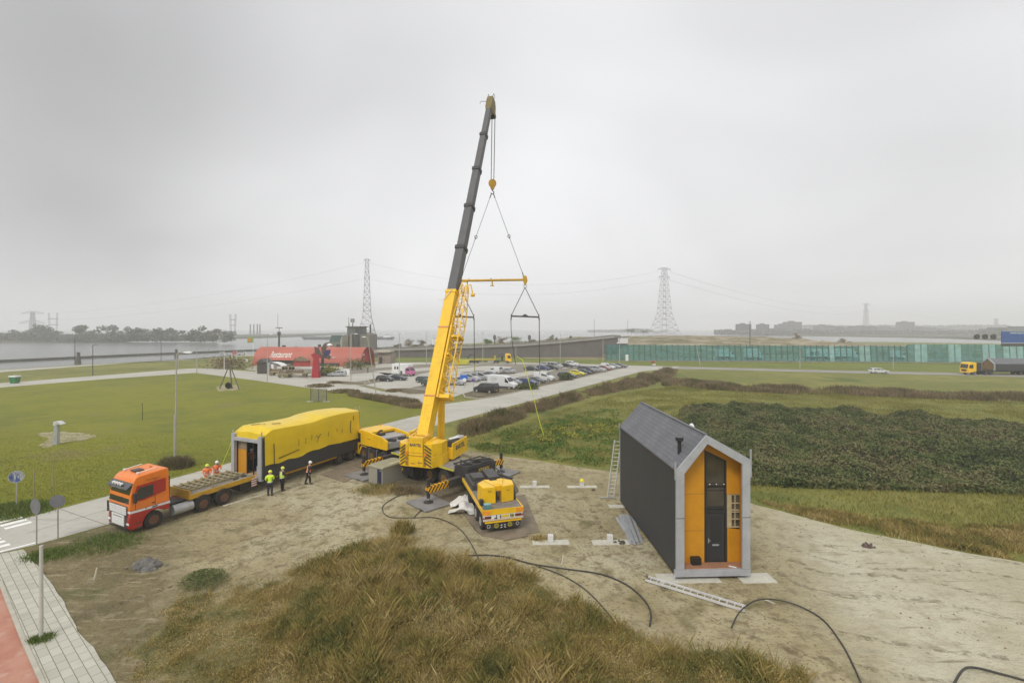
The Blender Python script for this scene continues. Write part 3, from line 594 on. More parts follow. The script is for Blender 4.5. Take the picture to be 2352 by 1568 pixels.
# loose stones and clods on the sand
clod = S('earth_clod', (125,106,76), .95, var=.35, scale=4)
st = np.concatenate([scatter(site, 9500)]); d_ = vnoise(st[:,0], st[:,1], 2.5, 3, 33); st = st[d_ > .5]
V = []
for x, y in st[:3600]:
    r = .015+.055*random.random()**2.5; ang = random.random()*6; c = (x, y, .012)
    q = [np.array(c)+np.array([r*math.cos(ang+t)*random.uniform(.6,1.3), r*math.sin(ang+t)*random.uniform(.6,1.2), 0]) for t in (0, 2.1, 4.2)]; top = np.array(c)+np.array([0,0,r*.8])
    for i in range(3): V.append([q[i], q[(i+1) % 3], top])
tag(npmesh('soil_clods', np.array(V), 3, clod), 'small earth clods strewn over the sandy site', 'soil', kind='stuff')

# ================= COMMON MATERIALS =================
m_yel = mat('crane_yellow_paint', (.86,.515,.002), .42, var=.10, scale=.9, dirt=.30, dirtcol=(.3,.2,.05), coat=.2)
m_boomg = mat('boom_grey_paint', (.085,.085,.088), .5, var=.12, scale=.8, dirt=.25, dirtcol=(.13,.12,.11))
m_blk = mat('black_steel', (.03,.028,.028), .55, var=.3, scale=2, dirt=.4, dirtcol=(.09,.075,.06))
m_dgr = mat('dark_grey_steel', (.075,.072,.07), .55, metal=.3, var=.3, scale=2, dirt=.4, dirtcol=(.15,.12,.09))
m_lgr = mat('light_grey_steel', (.42,.42,.42), .5, metal=.3, var=.12, scale=1.5, dirt=.3, dirtcol=(.22,.2,.17))
m_galv = mat('galvanised_steel', (.45,.46,.48), .45, metal=.45, var=.1, scale=2, dirt=.2, dirtcol=(.3,.3,.3))
m_wht = mat('white_paint', (.75,.75,.74), .4, var=.04, dirt=.15, dirtcol=(.4,.38,.34), coat=.2)
m_rub = mat('tyre_rubber', (.025,.023,.022), .85, var=.3, scale=4, dirt=.5, dirtcol=(.11,.09,.065))
m_gls = mat('dark_window_glass', (.02,.024,.024), .08, var=.3, scale=.6, spec=.9)
m_red = mat('lamp_red', (.35,.02,.015), .3, var=.1)
m_amb = mat('lamp_orange', (.7,.22,.02), .3, var=.1)
m_clr = mat('lamp_clear', (.8,.8,.78), .15, var=.05)
m_cable = mat('steel_rope', (.10,.10,.10), .5, metal=.4, var=.1)
m_wood = mat('old_timber', (.30,.255,.15), .85, var=.3, scale=6, dirt=.4, dirtcol=(.12,.1,.06), stretch=(1,6,6))
m_ply = mat('plywood', (.50,.34,.19), .7, var=.12, scale=4)
def stripes(name, c1, c2, scl=3.0, axis=(0,1,1), duty=.5):
    if name in MATS: return MATS[name]
    m, n, l, p = nodes_mat(name, .5); t = n.new('ShaderNodeTexCoord'); dp = n.new('ShaderNodeVectorMath'); dp.operation = 'DOT_PRODUCT'; l.new(t.outputs['Object'], dp.inputs[0]); dp.inputs[1].default_value = tuple(a*scl for a in axis)
    fr_ = n.new('ShaderNodeMath'); fr_.operation = 'FRACT'; l.new(dp.outputs['Value'], fr_.inputs[0])
    g = n.new('ShaderNodeMath'); g.operation = 'GREATER_THAN'; g.inputs[1].default_value = duty; l.new(fr_.outputs[0], g.inputs[0])
    mx = n.new('ShaderNodeMix'); mx.data_type = 'RGBA'; mx.inputs[6].default_value = tuple(c1)+(1,); mx.inputs[7].default_value = tuple(c2)+(1,); l.new(g.outputs[0], mx.inputs[0]); l.new(mx.outputs[2], p.inputs['Base Color']); return m
Y_, K_ = srgb((225,165,25)), (.03,.03,.02)
m_st1 = stripes('hazard_stripes', Y_, K_, 3.0, axis=(0,1,.8), duty=.58)

def wheel(parent, x, y, r, wd, rimc, hub=.55, name='wheel', n=20, sgn=1):
    rt = MB(); k = wd/2
    rt.lathe([(r*.55,-k*.95),(r*.9,-k),(r,-k*.75),(r,k*.75),(r*.9,k),(r*.55,k*.95)], (x,y,r), 'y', n)
    t = rt.build(name, m_rub, parent, smooth=True, auto=35)
    b = MB(); s = sgn*k; rimc = rimc if name != 'x' else rimc
    b.lathe([(r*hub,s*1.0),(r*hub*.96,s*1.04),(r*hub*.8,s*.55),(r*hub*.35,s*.6),(r*hub*.3,s*.95),(.01,s*.97)], (x,y,r), 'y', 14)
    b.build('rim', rimc, t, smooth=True, auto=35)
    return t

# ================= THE HOUSE =================
def grey_tiles(name, c, rows=5.0, cols=0, ax=(0,0,0), contrast=.75, rough=.65):
    m, n, l, p = nodes_mat(name, rough); t = n.new('ShaderNodeTexCoord'); mp = n.new('ShaderNodeMapping'); mp.inputs['Rotation'].default_value = tuple(R(a) for a in ax); l.new(t.outputs['Object'], mp.inputs[0])
    bt = n.new('ShaderNodeTexBrick'); bt.inputs['Scale'].default_value = 1; bt.inputs['Brick Width'].default_value = cols or .4; bt.inputs['Row Height'].default_value = 1/rows; bt.inputs['Mortar Size'].default_value = .014; bt.inputs['Mortar Smooth'].default_value = .3
    bt.inputs['Color1'].default_value = tuple(x*1.08 for x in c)+(1,); bt.inputs['Color2'].default_value = tuple(x*.93 for x in c)+(1,); bt.inputs['Mortar'].default_value = tuple(x*contrast for x in c)+(1,); l.new(mp.outputs[0], bt.inputs['Vector'])
    no = n.new('ShaderNodeTexNoise'); no.inputs['Scale'].default_value = .7; no.inputs['Detail'].default_value = 5; l.new(t.outputs['Object'], no.inputs['Vector'])
    r = n.new('ShaderNodeMapRange'); r.inputs[1].default_value = .35; r.inputs[2].default_value = .7; r.inputs[3].default_value = .9; r.inputs[4].default_value = 1.12; l.new(no.outputs['Fac'], r.inputs[0])
    v = n.new('ShaderNodeVectorMath'); v.operation = 'SCALE'; l.new(bt.outputs[0], v.inputs[0]); l.new(r.outputs[0], v.inputs['Scale']); l.new(v.outputs[0], p.inputs['Base Color']); return m
m_roof = grey_tiles('grey_roof_tiles', (.155,.16,.172), rows=6.5, cols=.33, ax=(0,0,90))
m_clad = mat('anthracite_cladding', (.038,.039,.042), .6, var=.10, scale=.8, bump=.08, bscale=60, dirt=.12, dirtcol=(.10,.09,.08))
m_zinc = mat('grey_frame_panel', (.40,.41,.435), .5, metal=.15, var=.10, scale=1.6, dirt=.35, dirtcol=(.27,.27,.28))
m_ora = mat('ochre_facade_board', (.58,.255,.004), .6, var=.06, scale=3, dirt=.15, dirtcol=(.35,.16,.02), bump=.06, bscale=25)
m_deck = mat('deck_boards', (.34,.17,.09), .7, var=.2, scale=3, dirt=.3, dirtcol=(.3,.25,.2), stretch=(1,8,1))
m_blkdoor = mat('black_frame', (.022,.023,.026), .35, var=.15)
HX, HYY = 8.0, 23.3; hth = R(2.3)                       # front-left corner, slight turn
house = thing('narrow_house', 'tall narrow gabled house with ochre front and dark side wall standing on the sand', 'house', (HX, HYY, 0), hth)
W, LEN, ZB = 3.68, 10.45, .18
prof = [(0, ZB), (0, 5.38), (1.5, 7.05), (W, 5.84), (W, ZB)]
def insetprof(t, tb=0):      # inner outline of the portal frame
    return [(t, ZB+.32), (t, 5.20), (1.55, 6.64), (W-t, 5.64), (W-t, ZB+.32)]
# side and back walls
mb = MB(); mb.bx(.02, .14, .12, LEN-.1, ZB, 5.34); mb.build('side_wall', m_clad, house)
mb = MB(); mb.bx(W-.14, W-.02, .12, LEN-.1, ZB, 5.80); mb.build('side_wall', m_clad, house)
mb = MB(); mb.prism([(.14,ZB),(.14,5.3),(1.5,6.85),(W-.14,5.68),(W-.14,ZB)], LEN-.22, LEN-.12); mb.build('back_wall', m_clad, house)
mb = MB(); mb.prism([(0,ZB),(0,5.38),(1.5,7.05),(W,5.84),(W,ZB),(W-.12,ZB),(W-.12,5.76),(1.5,6.92),(.12,5.32),(.12,ZB)], LEN-.1, LEN)
mb.build('back_edge_trim', m_zinc, house)
# roof planes
mb = MB(); mb.prism([(-.03,5.36),(1.5,7.10),(1.5,6.96),(.07,5.30)], .10, LEN-.05); rf = mb.build('roof', m_roof, house)
mb = MB(); mb.prism([(1.502,7.10),(W+.03,5.86),(W-.04,5.74),(1.502,6.96)], .10, LEN-.05); mb.build('roof', m_roof, house)
MB().beam((1.5,.1,7.10),(1.5,LEN-.05,7.10),.16,.05).build('ridge_cap', m_roof, rf)
mb = MB(); mb.cyl((.52,.95,5.9),(.52,.95,6.5),.09,.09,12); mb.cyl((.52,.95,6.5),(.52,.95,6.62),.09,.19,12); mb.cyl((.52,.95,6.62),(.52,.95,6.78),.20,.20,12); mb.build('chimney_pipe', m_blkdoor, rf, smooth=True)
mb = MB(); mb.lathe([(.14,0),(.14,.06),(.09,.16),(.02,.2)], (1.72,2.3,7.0), 'z', 12); mb.build('roof_vent', m_wht, rf, smooth=True)
mb = MB(); mb.beam((0.0,.10,5.30),(0.0,LEN,5.30),.05,.07); mb.build('gutter', m_dgr, house)
# portal frame at the front (two storeys bolted together)
ip = insetprof(.40); op = [(0,ZB+.32),(0,5.38),(1.5,7.08),(W,5.86),(W,ZB+.32)]
mb = MB()
for a in range(4):
    q = [op[a], op[a+1], ip[a+1], ip[a]]; mb.prism(q, 0, .14)

fr = mb.build('portal_frame', m_zinc, house, bev=.01)
MB().bx(-.004,.41,-.004,.02,3.02,3.05).build('joint_plate', m_dgr, fr); MB().bx(W-.41,W+.004,-.004,.02,3.02,3.05).build('joint_plate', m_dgr, fr)
mb = MB(); mb.bx(-.06,W+.02,.0,.18,ZB,ZB+.31); mb.build('base_beam', m_zinc, house, bev=.01)
MB().bx(.2,W-.2,.3,LEN-.3,.03,ZB).build('plinth', m_blk, house)
mb = MB()
for k in range(7): mb.bx(.16, W-.16, .16+.085*k, .24+.085*k, ZB+.28, ZB+.335)
mb.build('porch_deck', m_deck, house)
for x, z0, z1, y in ((-.03,4.9,5.75,.06),(W+.04,5.0,6.35,.06),(-.03,5.2,5.6,LEN-.05)): MB().beam((x,y,z0),(x,y,z1),.07,.07,(0,1,0)).build('lifting_rod', m_galv, house)
MB().beam((-.03,.05,.35),(-.12,-.05,.02),.05,.05).build('downpipe', m_galv, house)
# recessed facade at y=.75
fy = .75
def roofz(x): return np.interp(x, [.44,1.56,W-.44], [5.14,6.58,5.42])
mb = MB(); mb.prism([(.15,.515),(.15,5.25),(1.56,6.80),(1.72,6.66),(1.72,.515)], fy, fy+.08); p1 = mb.build('facade_panel', m_ora, house)
for z in (2.10, 3.95): MB().bx(.16,1.71,fy-.003,fy,z,z+.018).build('panel_joint', mat('joint_brown', (.22,.12,.02), .8), p1)
mb = MB(); mb.prism([(2.86,3.92),(2.86,5.98),(3.54,5.56),(3.54,3.92)], fy, fy+.08); mb.build('facade_panel', m_ora, house)
mb = MB(); mb.prism([(2.90,.515),(2.90,2.20),(3.54,2.12),(3.54,.515)], fy, fy+.08); mb.build('facade_panel', m_ora, house)
mb = MB(); mb.prism([(1.74,6.16),(1.74,6.62),(2.86,5.98),(2.86,5.58)], fy, fy+.08); mb.build('facade_panel', m_ora, house)
mb = MB(); mb.prism([(1.50,6.94),(W-.14,5.72),(W-.14,5.66),(1.50,6.88)], .14, fy); mb.bx(W-.155,W-.14,.14,fy,.52,5.66); mb.bx(.14,.155,.14,fy,.52,5.2); mb.build('porch_lining', m_ora, house)
# opening with bare studs
st_ = MB(); st_.bx(2.90,3.56,fy+.10,fy+.12,2.2,3.92); op_ = st_.build('stud_bay', mat('shaded_stud_backing', (.10,.08,.05), .8, var=.6, scale=4), house)  # backing darkened: shade between the battens is in its colour
mb = MB()
for z in (2.22,2.62,2.98,3.08,3.42,3.86): mb.bx(2.90,3.54,fy+.03,fy+.09,z,z+.045)
mb.bx(2.90,3.14,fy+.04,fy+.098,2.2,3.9); mb.bx(3.30,3.34,fy+.04,fy+.098,2.2,3.9)
mb.build('batten', mat('pale_batten', (.50,.41,.24), .8, var=.15, scale=4), op_)
# door and tall window
m_in = mat('room_behind_glass', (.055,.042,.03), .12, var=.5, scale=.9, spec=.8)
mb = MB(); mb.prism([(1.74,3.16),(1.74,6.14),(1.84,6.08),(1.84,3.26),(2.74,3.26),(2.74,5.52),(1.84,6.08),(1.74,6.16),(2.84,5.58),(2.84,3.16)], fy-.02, fy+.07); 
mb = MB(); mb.bx(1.74,1.83,fy-.02,fy+.07,3.18,6.10); mb.bx(2.75,2.84,fy-.02,fy+.07,3.18,5.58); mb.bx(1.83,2.75,fy-.02,fy+.07,3.18,3.30); mb.prism([(1.74,6.06),(1.74,6.16),(2.84,5.62),(2.84,5.50)], fy-.025, fy+.07); mb.bx(1.83,2.75,fy-.02,fy+.06,4.30,4.38)
win = mb.build('window_frame', m_blkdoor, house)
mb = MB(); mb.prism([(1.83,3.30),(1.83,6.07),(2.75,5.56),(2.75,3.30)], fy+.03, fy+.045); mb.build('pane', m_in, win)
mb = MB(); mb.bx(1.80,2.78,fy-.10,fy-.08,4.22,4.25); mb.bx(1.80,2.78,fy-.10,fy-.08,4.06,4.09); mb.bx(1.80,2.78,fy-.10,fy-.07,4.42,4.45); mb.build('guard_rail', m_dgr, win)
for x in (1.94,2.28,2.66): MB().cyl((x,fy-.10,4.47),(x,fy-.13,4.47),.03,.03,8).build('rail_knob', m_wht, win)
mb = MB(); mb.bx(1.74,1.84,fy-.02,fy+.07,.515,3.16); mb.bx(2.76,2.86,fy-.02,fy+.07,.515,3.16); mb.bx(1.84,2.76,fy-.02,fy+.07,2.98,3.16); mb.bx(1.84,2.76,fy-.01,fy+.05,.52,.60)
dr = mb.build('door_frame', m_blkdoor, house)
m_door = mat('charcoal_door', (.030,.032,.037), .4, var=.12)
mb = MB(); mb.bx(1.86,2.74,fy,fy+.05,.60,2.96); d2 = mb.build('door', m_door, dr)
for x0,x1,z0,z1 in ((2.02,2.58,1.55,2.80),(2.02,2.58,.75,1.15)): MB().bx(x0,x1,fy-.006,fy,z0,z1).build('door_panel', m_blkdoor if z0 > 1 else m_door, dr)
MB().bx(1.90,1.94,fy-.05,fy-.01,1.50,1.72).bx(1.90,2.02,fy-.06,fy-.03,1.60,1.63).build('door_handle', m_galv, dr)
MB().bx(2.12,2.46,fy-.02,fy-.007,1.34,1.42).build('letter_slot', m_galv, dr)
MB().tube([(3.0,fy-.02,2.1),(3.0,fy-.02,1.7),(3.08,fy-.02,1.45),(3.18,fy-.02,1.38)], .008, 5).build('wire_loop', m_ora, house)
mb = MB(); mb.bx(.98,1.44,.45,.72,.515,.86); mb.bx(1.02,1.40,.44,.45,.58,.80); vb = mb.build('crate', mat('black_plastic', (.012,.012,.013), .45), None, bev=.03); vb.matrix_world = house.matrix_basis if False else TM((HX,HYY,0), hth)
tag(vb, 'small black rounded box on the deck of the ochre house', 'crate')
mb = MB(); mb.beam((2.75,.30,.535),(3.05,.12,.535),.10,.03); o = mb.build('white_offcut', m_wht); o.matrix_world = TM((HX,HYY,0), hth); tag(o, 'small white strip lying on the porch deck of the ochre house', 'offcut')
# concrete footings
m_foot = mat('fresh_concrete', (.52,.50,.42), .9, var=.1, scale=3, dirt=.3, dirtcol=(.4,.36,.27), bump=.2, bscale=20)
m_fb = mat('footing_block', (.66,.65,.62), .85, var=.06, scale=3)
def footing(u_, v_, wx, wy, block=True, label='', bh=.42):
    x, y = G(u_, v_); t = thing('concrete_footing', label, 'footing', (x, y, 0), R(2), 'concrete footings for the houses')
    MB().bx(-wx/2,wx/2,-wy/2,wy/2,.0,.045).build('footing_pad', m_foot, t, bev=.01)
    if block:
        b = MB().bx(-.15,.15,-.05,.25,.045,bh).build('footing_block', m_fb, t, bev=.012)
        MB().cyl((-.06,.1,bh),(-.06,.1,bh+.006),.02).cyl((.06,.1,bh),(.06,.1,bh+.006),.02).build('bolt_hole', m_blk, b)
    return x, y
footing(1265,1246,2.1,.62,True,'concrete footing with a white block nearest the foreground grass, left one of the front pair')
footing(1402,1246,2.1,.62,True,'concrete footing with a white block beside the stacked grey panels')
footing(1228,1118,2.3,.5,True,'concrete footing with a white block just right of the ballast trailer')
fx_, fy2 = footing(1337,1118,2.3,.5,True,'concrete footing with a yellow helmet resting on its block')
footing(1421,1163,1.35,.55,False,'bare concrete footing half under the dark wall of the house')
footing(1580,1328,3.0,.9,False,'concrete slab under the left front corner of the house')
footing(1735,1328,1.7,.9,False,'concrete slab under the right front corner of the house')
o = MB().lathe([(.17,0),(.16,.07),(.11,.15),(.03,.18),(.001,.18)], (fx_,fy2+.1,.43), 'z', 14).lathe([(.19,-.005),(.19,.012),(.16,.012)], (fx_,fy2+.1,.43), 'z', 14).build('safety_helmet', mat('helmet_yellow', (.8,.68,.02), .35, var=.05), smooth=True)
tag(o, 'yellow safety helmet lying on a footing block', 'helmet')
def clodpile(u_, v_, r, n, m, label, cat, name, hh=.5):
    x, y = G(u_, v_); mb = MB()
    for i in range(n):
        a = random.random()*6.3; d = r*random.random()**.7; s = r*random.uniform(.25,.5)*(1.2-d/r); c = Vector((x+d*math.cos(a), y+d*math.sin(a)*.7, s*hh*.6))
        mb.lathe([(.02,-s*.6),(s*.8,-s*.3),(s,0),(s*.6,s*.5),(.02,s*.7)], c, random.choice('xyz'), 7)
    o = mb.build(name, m, smooth=True, auto=30); return tag(o, label, cat)
m_bag = mat('brown_sacking', (.14,.09,.06), .9, var=.4, scale=9)
clodpile(1363,1126,.28,8,m_bag,'small brown sack beside the footing with the yellow helmet','bag','sack')
clodpile(1424,1247,.42,16,mat('dark_clay', (.07,.06,.04), .95, var=.4, scale=8),'heap of dark rope beside the footing near the grey panels','rope','rope_heap')
clodpile(1993,1254,.45,14,mat('brown_brick_rubble', (.13,.09,.075), .9, var=.5, scale=9),'brown lump of rubble alone on the pale sand','rubble','rubble_lump',.9)
clodpile(338,1300,1.0,26,mat('dark_ash', (.15,.14,.13), .95, var=.3, scale=6),'dark grey heap of ash on the verge below the tractor','heap','soil_heap',.05)
clodpile(1277,1222,.07,3,m_wht,'tiny white lump of litter near the outer footing','litter','litter')
# stacked grey panels next to the house
for i, (x0, y0, x1, y1, z) in enumerate([(1416,1190,1436,1222,.04),(1424,1185,1448,1249,.05),(1433,1184,1457,1252,.06),(1443,1186,1466,1250,.05),(1452,1187,1474,1247,.04),(1428,1187,1452,1246,.15),(1440,1187,1463,1249,.15)]):
    a = Vector((*G(x0,y0), z)); b = Vector((*G(x1,y1), z)); o = MB().beam(a, b, .17, .09).build('steel_profile', m_galv, bev=.01)
    tag(o, ('leftmost long grey steel profile of the stack beside the dark house wall','second long grey steel profile from the left on the sand','third long grey steel profile from the left on the sand','fourth long grey steel profile from the left on the sand','rightmost long grey steel profile, nearest the dark wall','left one of two grey profiles lying on top of the others','right one of two grey profiles lying on top of the others')[i], 'steel profile', 'grey steel profiles stacked beside the house')
# ladders
m_alu = mat('bright_aluminium', (.66,.66,.66), .4, metal=.15, var=.08)
def ladder(p0, p1, wdt, rungs, label, side, name='ladder', doubles=False):
    t = thing(name, label, 'ladder', p0); d = Vector(p1)-Vector(p0); s = Vector(side).normalized()*wdt/2; 
    for k in (-1, 1): MB().beam(s*k, s*k+d, .05, .09).build('rail', m_alu, t)
    for i in range(rungs):
        q = d*((i+.6)/rungs); MB().cyl(q-s, q+s, .022, .022, 6).build('rung', m_alu, t)
    return t
a = Vector((*G(1486,1332), .1)); b = Vector((*G(1712,1402), .1)); dd = (b-a).normalized()
ladder(a, b, .40, 14, 'long aluminium ladder lying on the sand in front of the house', (-dd.y, dd.x, 0.0))
a = G(1404,1137); lx = Vector((a[0], a[1], 0)); HM = TM((HX,HYY,0), hth)
q0 = HM @ Vector((-.42, LEN+.9, .02)); q1 = HM @ Vector((-.10, LEN+.06, 4.4))
t = ladder(q0, q1, .46, 15, 'aluminium ladder leaning against the back corner of the dark house', (1,0,0))
MB().beam((-.8,-.05,.03),(.4,.0,.03),.06,.06).build('stabiliser_bar', m_galv, t)
MB().beam((-.15,-.05,.05),(.1,0,1.7),.03,.03).build('brace', m_galv, t)

# ================= GREY CABIN =================
kx, ky = G(878.2,1115.8)
t = thing('concrete_cabin', 'small grey concrete cabin with a dark blue door left of the crane', 'cabin', (kx, ky, 0), R(56))
m_kb = mat('pebbled_concrete', (.30,.285,.23), .9, var=.12, scale=14, dirt=.25, dirtcol=(.18,.17,.13))
MB().bx(0,2.7,0,1.62,.0,1.27).build('wall', m_kb, t, bev=.02)
MB().prism([(-.06,1.27),(2.76,1.27),(2.76,1.36),(2.4,1.42),(.3,1.42),(-.06,1.36)], -.06, 1.68).build('roof_slab', mat('mossy_concrete', (.30,.28,.19), .95, var=.2, scale=5, dirt=.4, dirtcol=(.14,.13,.06)), t, bev=.01)
MB().bx(-.012,0,.10,.58,.03,1.24).build('door', mat('navy_door', (.02,.025,.07), .5, var=.1), t)
MB().bx(-.02,-.012,.2,.27,1.12,1.17).build('door_plate', m_clr, t)
o = MB().bx(.9,2.5,.15,.3,1.43,1.47).build('timber_lath', mat('pale_lath', (.62,.56,.36), .8, var=.1)); o.matrix_world = TM((kx,ky,0), R(56)); tag(o, 'pale wooden lath lying on the roof of the grey cabin', 'lath')

# ================= HOUSE MODULE UNDER YELLOW TARP ON ITS TRAILER =================
MX, MY = G(598.5,1103.4,.9); mrz = R(65.0)
mod = thing('house_module', 'half house wrapped in yellow tarpaulin with a grey frame at its open end', 'house module', (MX, MY, .9), mrz)
ML, MW, MH = 10.3, 3.35, 3.15
MB().bx(.12,ML,0,.12,0,MH).build('side_wall', m_clad, mod); MB().bx(.12,ML,MW-.12,MW,0,MH).build('side_wall', m_clad, mod)
MB().bx(ML-.12,ML,.12,MW-.12,0,MH).build('back_wall', m_clad, mod)
mb = MB(); mb.bx(0,.26,0,.34,-.1,MH+.08); mb.bx(0,.26,MW-.34,MW,-.1,MH+.08); mb.bx(.01,.25,.34,MW-.34,MH-.42,MH-.18); mb.bx(0,.2,.34,MW-.34,-.1,.16); mb.build('portal_frame', m_zinc, mod, bev=.012)
mb = MB(); mb.bx(.1,.16,.02,.08,MH,MH+.45); mb.bx(.1,.16,MW-.08,MW-.02,MH,MH+.35); mb.bx(ML+.02,ML+.08,-.06,.0,-.2,MH+.9); mb.bx(ML+.02,ML+.08,.4,.46,.3,MH+.75); mb.build('lifting_rod', m_galv, mod)
MB().bx(.2,1.1,.34,MW-.34,.10,.17).build('porch_deck', m_ply, mod)
MB().bx(.35,.41,2.06,MW-.34,.17,2.0).build('facade_panel', m_ora, mod); MB().bx(.37,.43,2.06,MW-.34,2.01,MH-.3).build('facade_panel', mat('brown_board', (.26,.2,.13), .8), mod)
MB().bx(2.6,2.66,.15,MW-.15,.12,MH-.1).build('interior_shade_panel', m_blkdoor, mod); MB().bx(.36,.43,1.98,2.05,.17,MH-.3).build('door_post', m_blkdoor, mod); MB().bx(.36,.43,1.25,1.33,.17,MH-.3).build('door_post', m_blkdoor, mod)  # black panel inside stands in for the shade of the interior
MB().bx(.7,1.1,.9,1.35,.17,.75).build('white_sheet_box', m_wht, mod)
MB().bx(1.05,ML-.12,.12,MW-.12,.02,.10).build('floor_slab', m_dgr, mod)
# tarp: height field folded over the top and down the sides
m_tarp = mat('yellow_tarpaulin', (.74,.52,.012), .33, var=.07, scale=.8, dirt=.12, dirtcol=(.5,.36,.03), bump=.55, bscale=1.7)
def tarpring(x):
    f = (x-.3)/(ML-.3); edge = MH+.08+.34*min(1, max(0, (x-.3)/.6))+.05*math.sin(f*9+1)
    if 5.2 < x: edge += .10*min(1,(x-5.2)/.8)-.05*max(0,(x-8.0)/2.3)
    top = edge+.16+.10*math.sin(f*3.1)
    nz = lambda k: (vnoise(np.array([x*1.0+k*3.1]), np.array([k*2.7]), .9, 3, 40)[0]-.5)
    bot = 1.0+.07*math.sin(x*.75+3.3)*min(1,x/3)+.10*nz(3)+.03*math.sin(x*3.1)+.10*min(1,x/7)
    zig = lambda k: .07*abs(((x*.9+k*.37) % 1)-.5)*min(1,max(0,(x-5.5)))
    r = [(x,-.10-.06*abs(nz(0)),bot+nz(1)*.12),(x,-.07+nz(2)*.10-zig(1),bot+.55),(x,-.06+nz(4)*.10-zig(2),2.1),(x,-.08+nz(5)*.08-zig(3),edge-.5),(x,-.05+nz(6)*.04,edge-.02),
         (x,.10,edge+.06),(x,.9,top-.05+nz(7)*.1),(x,MW/2,top+nz(8)*.06),(x,MW-.9,top-.05+nz(9)*.1),(x,MW-.10,edge+.06),(x,MW+.05,edge-.02),(x,MW+.08,MH-.6),(x,MW+.09,1.5+nz(10)*.2)]
    return r
xs = [.30+ (ML-.32)*i/64 for i in range(65)]
mb = MB(); mb.loft([tarpring(x) for x in xs], cap=False); n13 = 13
tp = mb
fs_keep = [f for f in tp.f if not ((f[0] % n13 == 12) or (f[1] % n13 == 0 and f[0] % n13 == 12))]
tp.f = fs_keep; tp.mi = [0]*len(fs_keep)
r0 = tarpring(.30); fr0 = [Vector((.24+.02*random.random(), p[1], p[2])) for p in r0[4:11]]
b0 = len(tp.v); tp.v += fr0+[Vector((.20, p.y*.96+.05, max(MH-.35+.1*math.sin(p.y*4), min(p.z-.5, MH-.22)))) for p in fr0]
for i in range(6): tp.f.append([b0+i,b0+i+1,b0+7+i+1,b0+7+i]); tp.mi.append(0)
for i in range(6): tp.f.append([4+i,5+i,b0+i+1,b0+i]); tp.mi.append(0)
xe = ML+.03; b1 = len(tp.v); re = tarpring(xs[-1]); tp.v += [Vector((xe, p[1], p[2])) for p in re[3:12]]+[Vector((xe, p[1], 2.0)) for p in re[3:12]]
for i in range(8): tp.f.append([b1+i,b1+i+1,b1+9+i+1,b1+9+i]); tp.mi.append(0)
tp.build('tarpaulin', m_tarp, mod, smooth=True, auto=28)
m_strap = mat('black_strap', (.03,.025,.02), .7)
def strapline(pts, r=.022): MB().tube(pts, r, 5).build('strap', m_strap, bpy.data.objects['tarpaulin'])
strapline([(1.0,-.18,2.55),(1.05,-.16,1.9),(1.04,-.19,1.1),(1.1,-.2,.75)], .035)
strapline([(ML-1.2,-.18,2.9),(ML-1.25,-.16,2.2),(ML-1.2,-.19,1.75)], .03); strapline([(ML-.8,-.1,3.3),(ML-.85,-.17,2.9)], .03)
for x, z0, z1 in ((3.3,1.9,2.4),(4.0,1.9,2.4),(4.6,2.1,2.5),(6.4,2.0,2.4),(7.4,2.2,2.5),(8.0,2.0,2.4)): strapline([(x,-.17,z0),(x+.05,-.15,(z0+z1)/2),(x+.02,-.17,z1)], .018)
strapline([(5.25,-.15,1.75),(5.35,-.15,2.1),(5.1,-.15,2.35)], .02); strapline([(5.35,-.15,2.1),(5.6,-.15,2.4)], .02)
strapline([(1.0,2.4,MH+.64),(1.3,1.9,MH+.67),(1.5,1.4,MH+.66)], .025); strapline([(1.9,1.2,MH+.67),(2.4,.8,MH+.64)], .025)
# printed line along the tarp
mb = MB(); xk = 1.45
while xk < 3.3:
    wl = random.choice((.035,.05,.06)); mb.bx(xk, xk+wl, -.175, -.16, 1.28+(xk-1.45)*.13, 1.28+(xk-1.45)*.13+.09); xk += wl+.03
mb.build('printed_text', m_strap, bpy.data.objects['tarpaulin'])

# trailer under the module, with a raised gooseneck deck in front
tr = thing('low_loader_trailer', 'yellow edged low-loader trailer carrying the wrapped house module', 'trailer', (MX, MY, 0), mrz)
MB().bx(-.3,ML+1.2,.45,MW-.45,.55,.86).build('frame', m_blk, tr)
gn = MB(); gx0, gx1 = -4.9, -.25; gn.bx(gx0,gx1,.35,MW-.2,1.12,1.30); gd = gn.build('gooseneck_deck', mat('worn_steel_deck', (.21,.19,.155), .7, var=.25, scale=4, dirt=.4, dirtcol=(.3,.26,.18)), tr)
mb = MB(); mb.bx(gx0,gx1,.29,.35,1.02,1.33); mb.bx(gx0,gx1,MW-.2,MW-.14,1.02,1.33); mb.bx(gx0-.06,gx0,.29,MW-.14,1.0,1.62); mb.build('yellow_edge', mat('faded_yellow', srgb((196,150,30)), .6, var=.15, scale=3, dirt=.4, dirtcol=(.2,.15,.08)), tr)
mb = MB(); mb.bx(-1.2,-.2,.6,MW-.6,.4,1.1); mb.prism([(-.3,.5),(-.3,.9),(-1.4,1.12),(-1.4,.9)], .7, MW-.7); mb.build('gooseneck', m_blk, tr)
MB().beam((-.35,.25,.55),(-.35,.25,1.15),.42,.03,(0,1,0)).build('warning_board', stripes('red_white_stripes', (.7,.66,.62), (.35,.06,.05), 6.0, axis=(0,1,1)), tr)
mb = MB()
mb.bx(gx0,gx1,1.35-.0,1.40,1.30,1.42)
o1 = mb.build('deck_rail', m_wood, tr)
for k in (ML-2.3, ML-.9, ML+.5):
    for y in (.30, MW-.30): wheel(tr, k, y, .50, .42, m_dgr, sgn=-1 if y < 1 else 1)
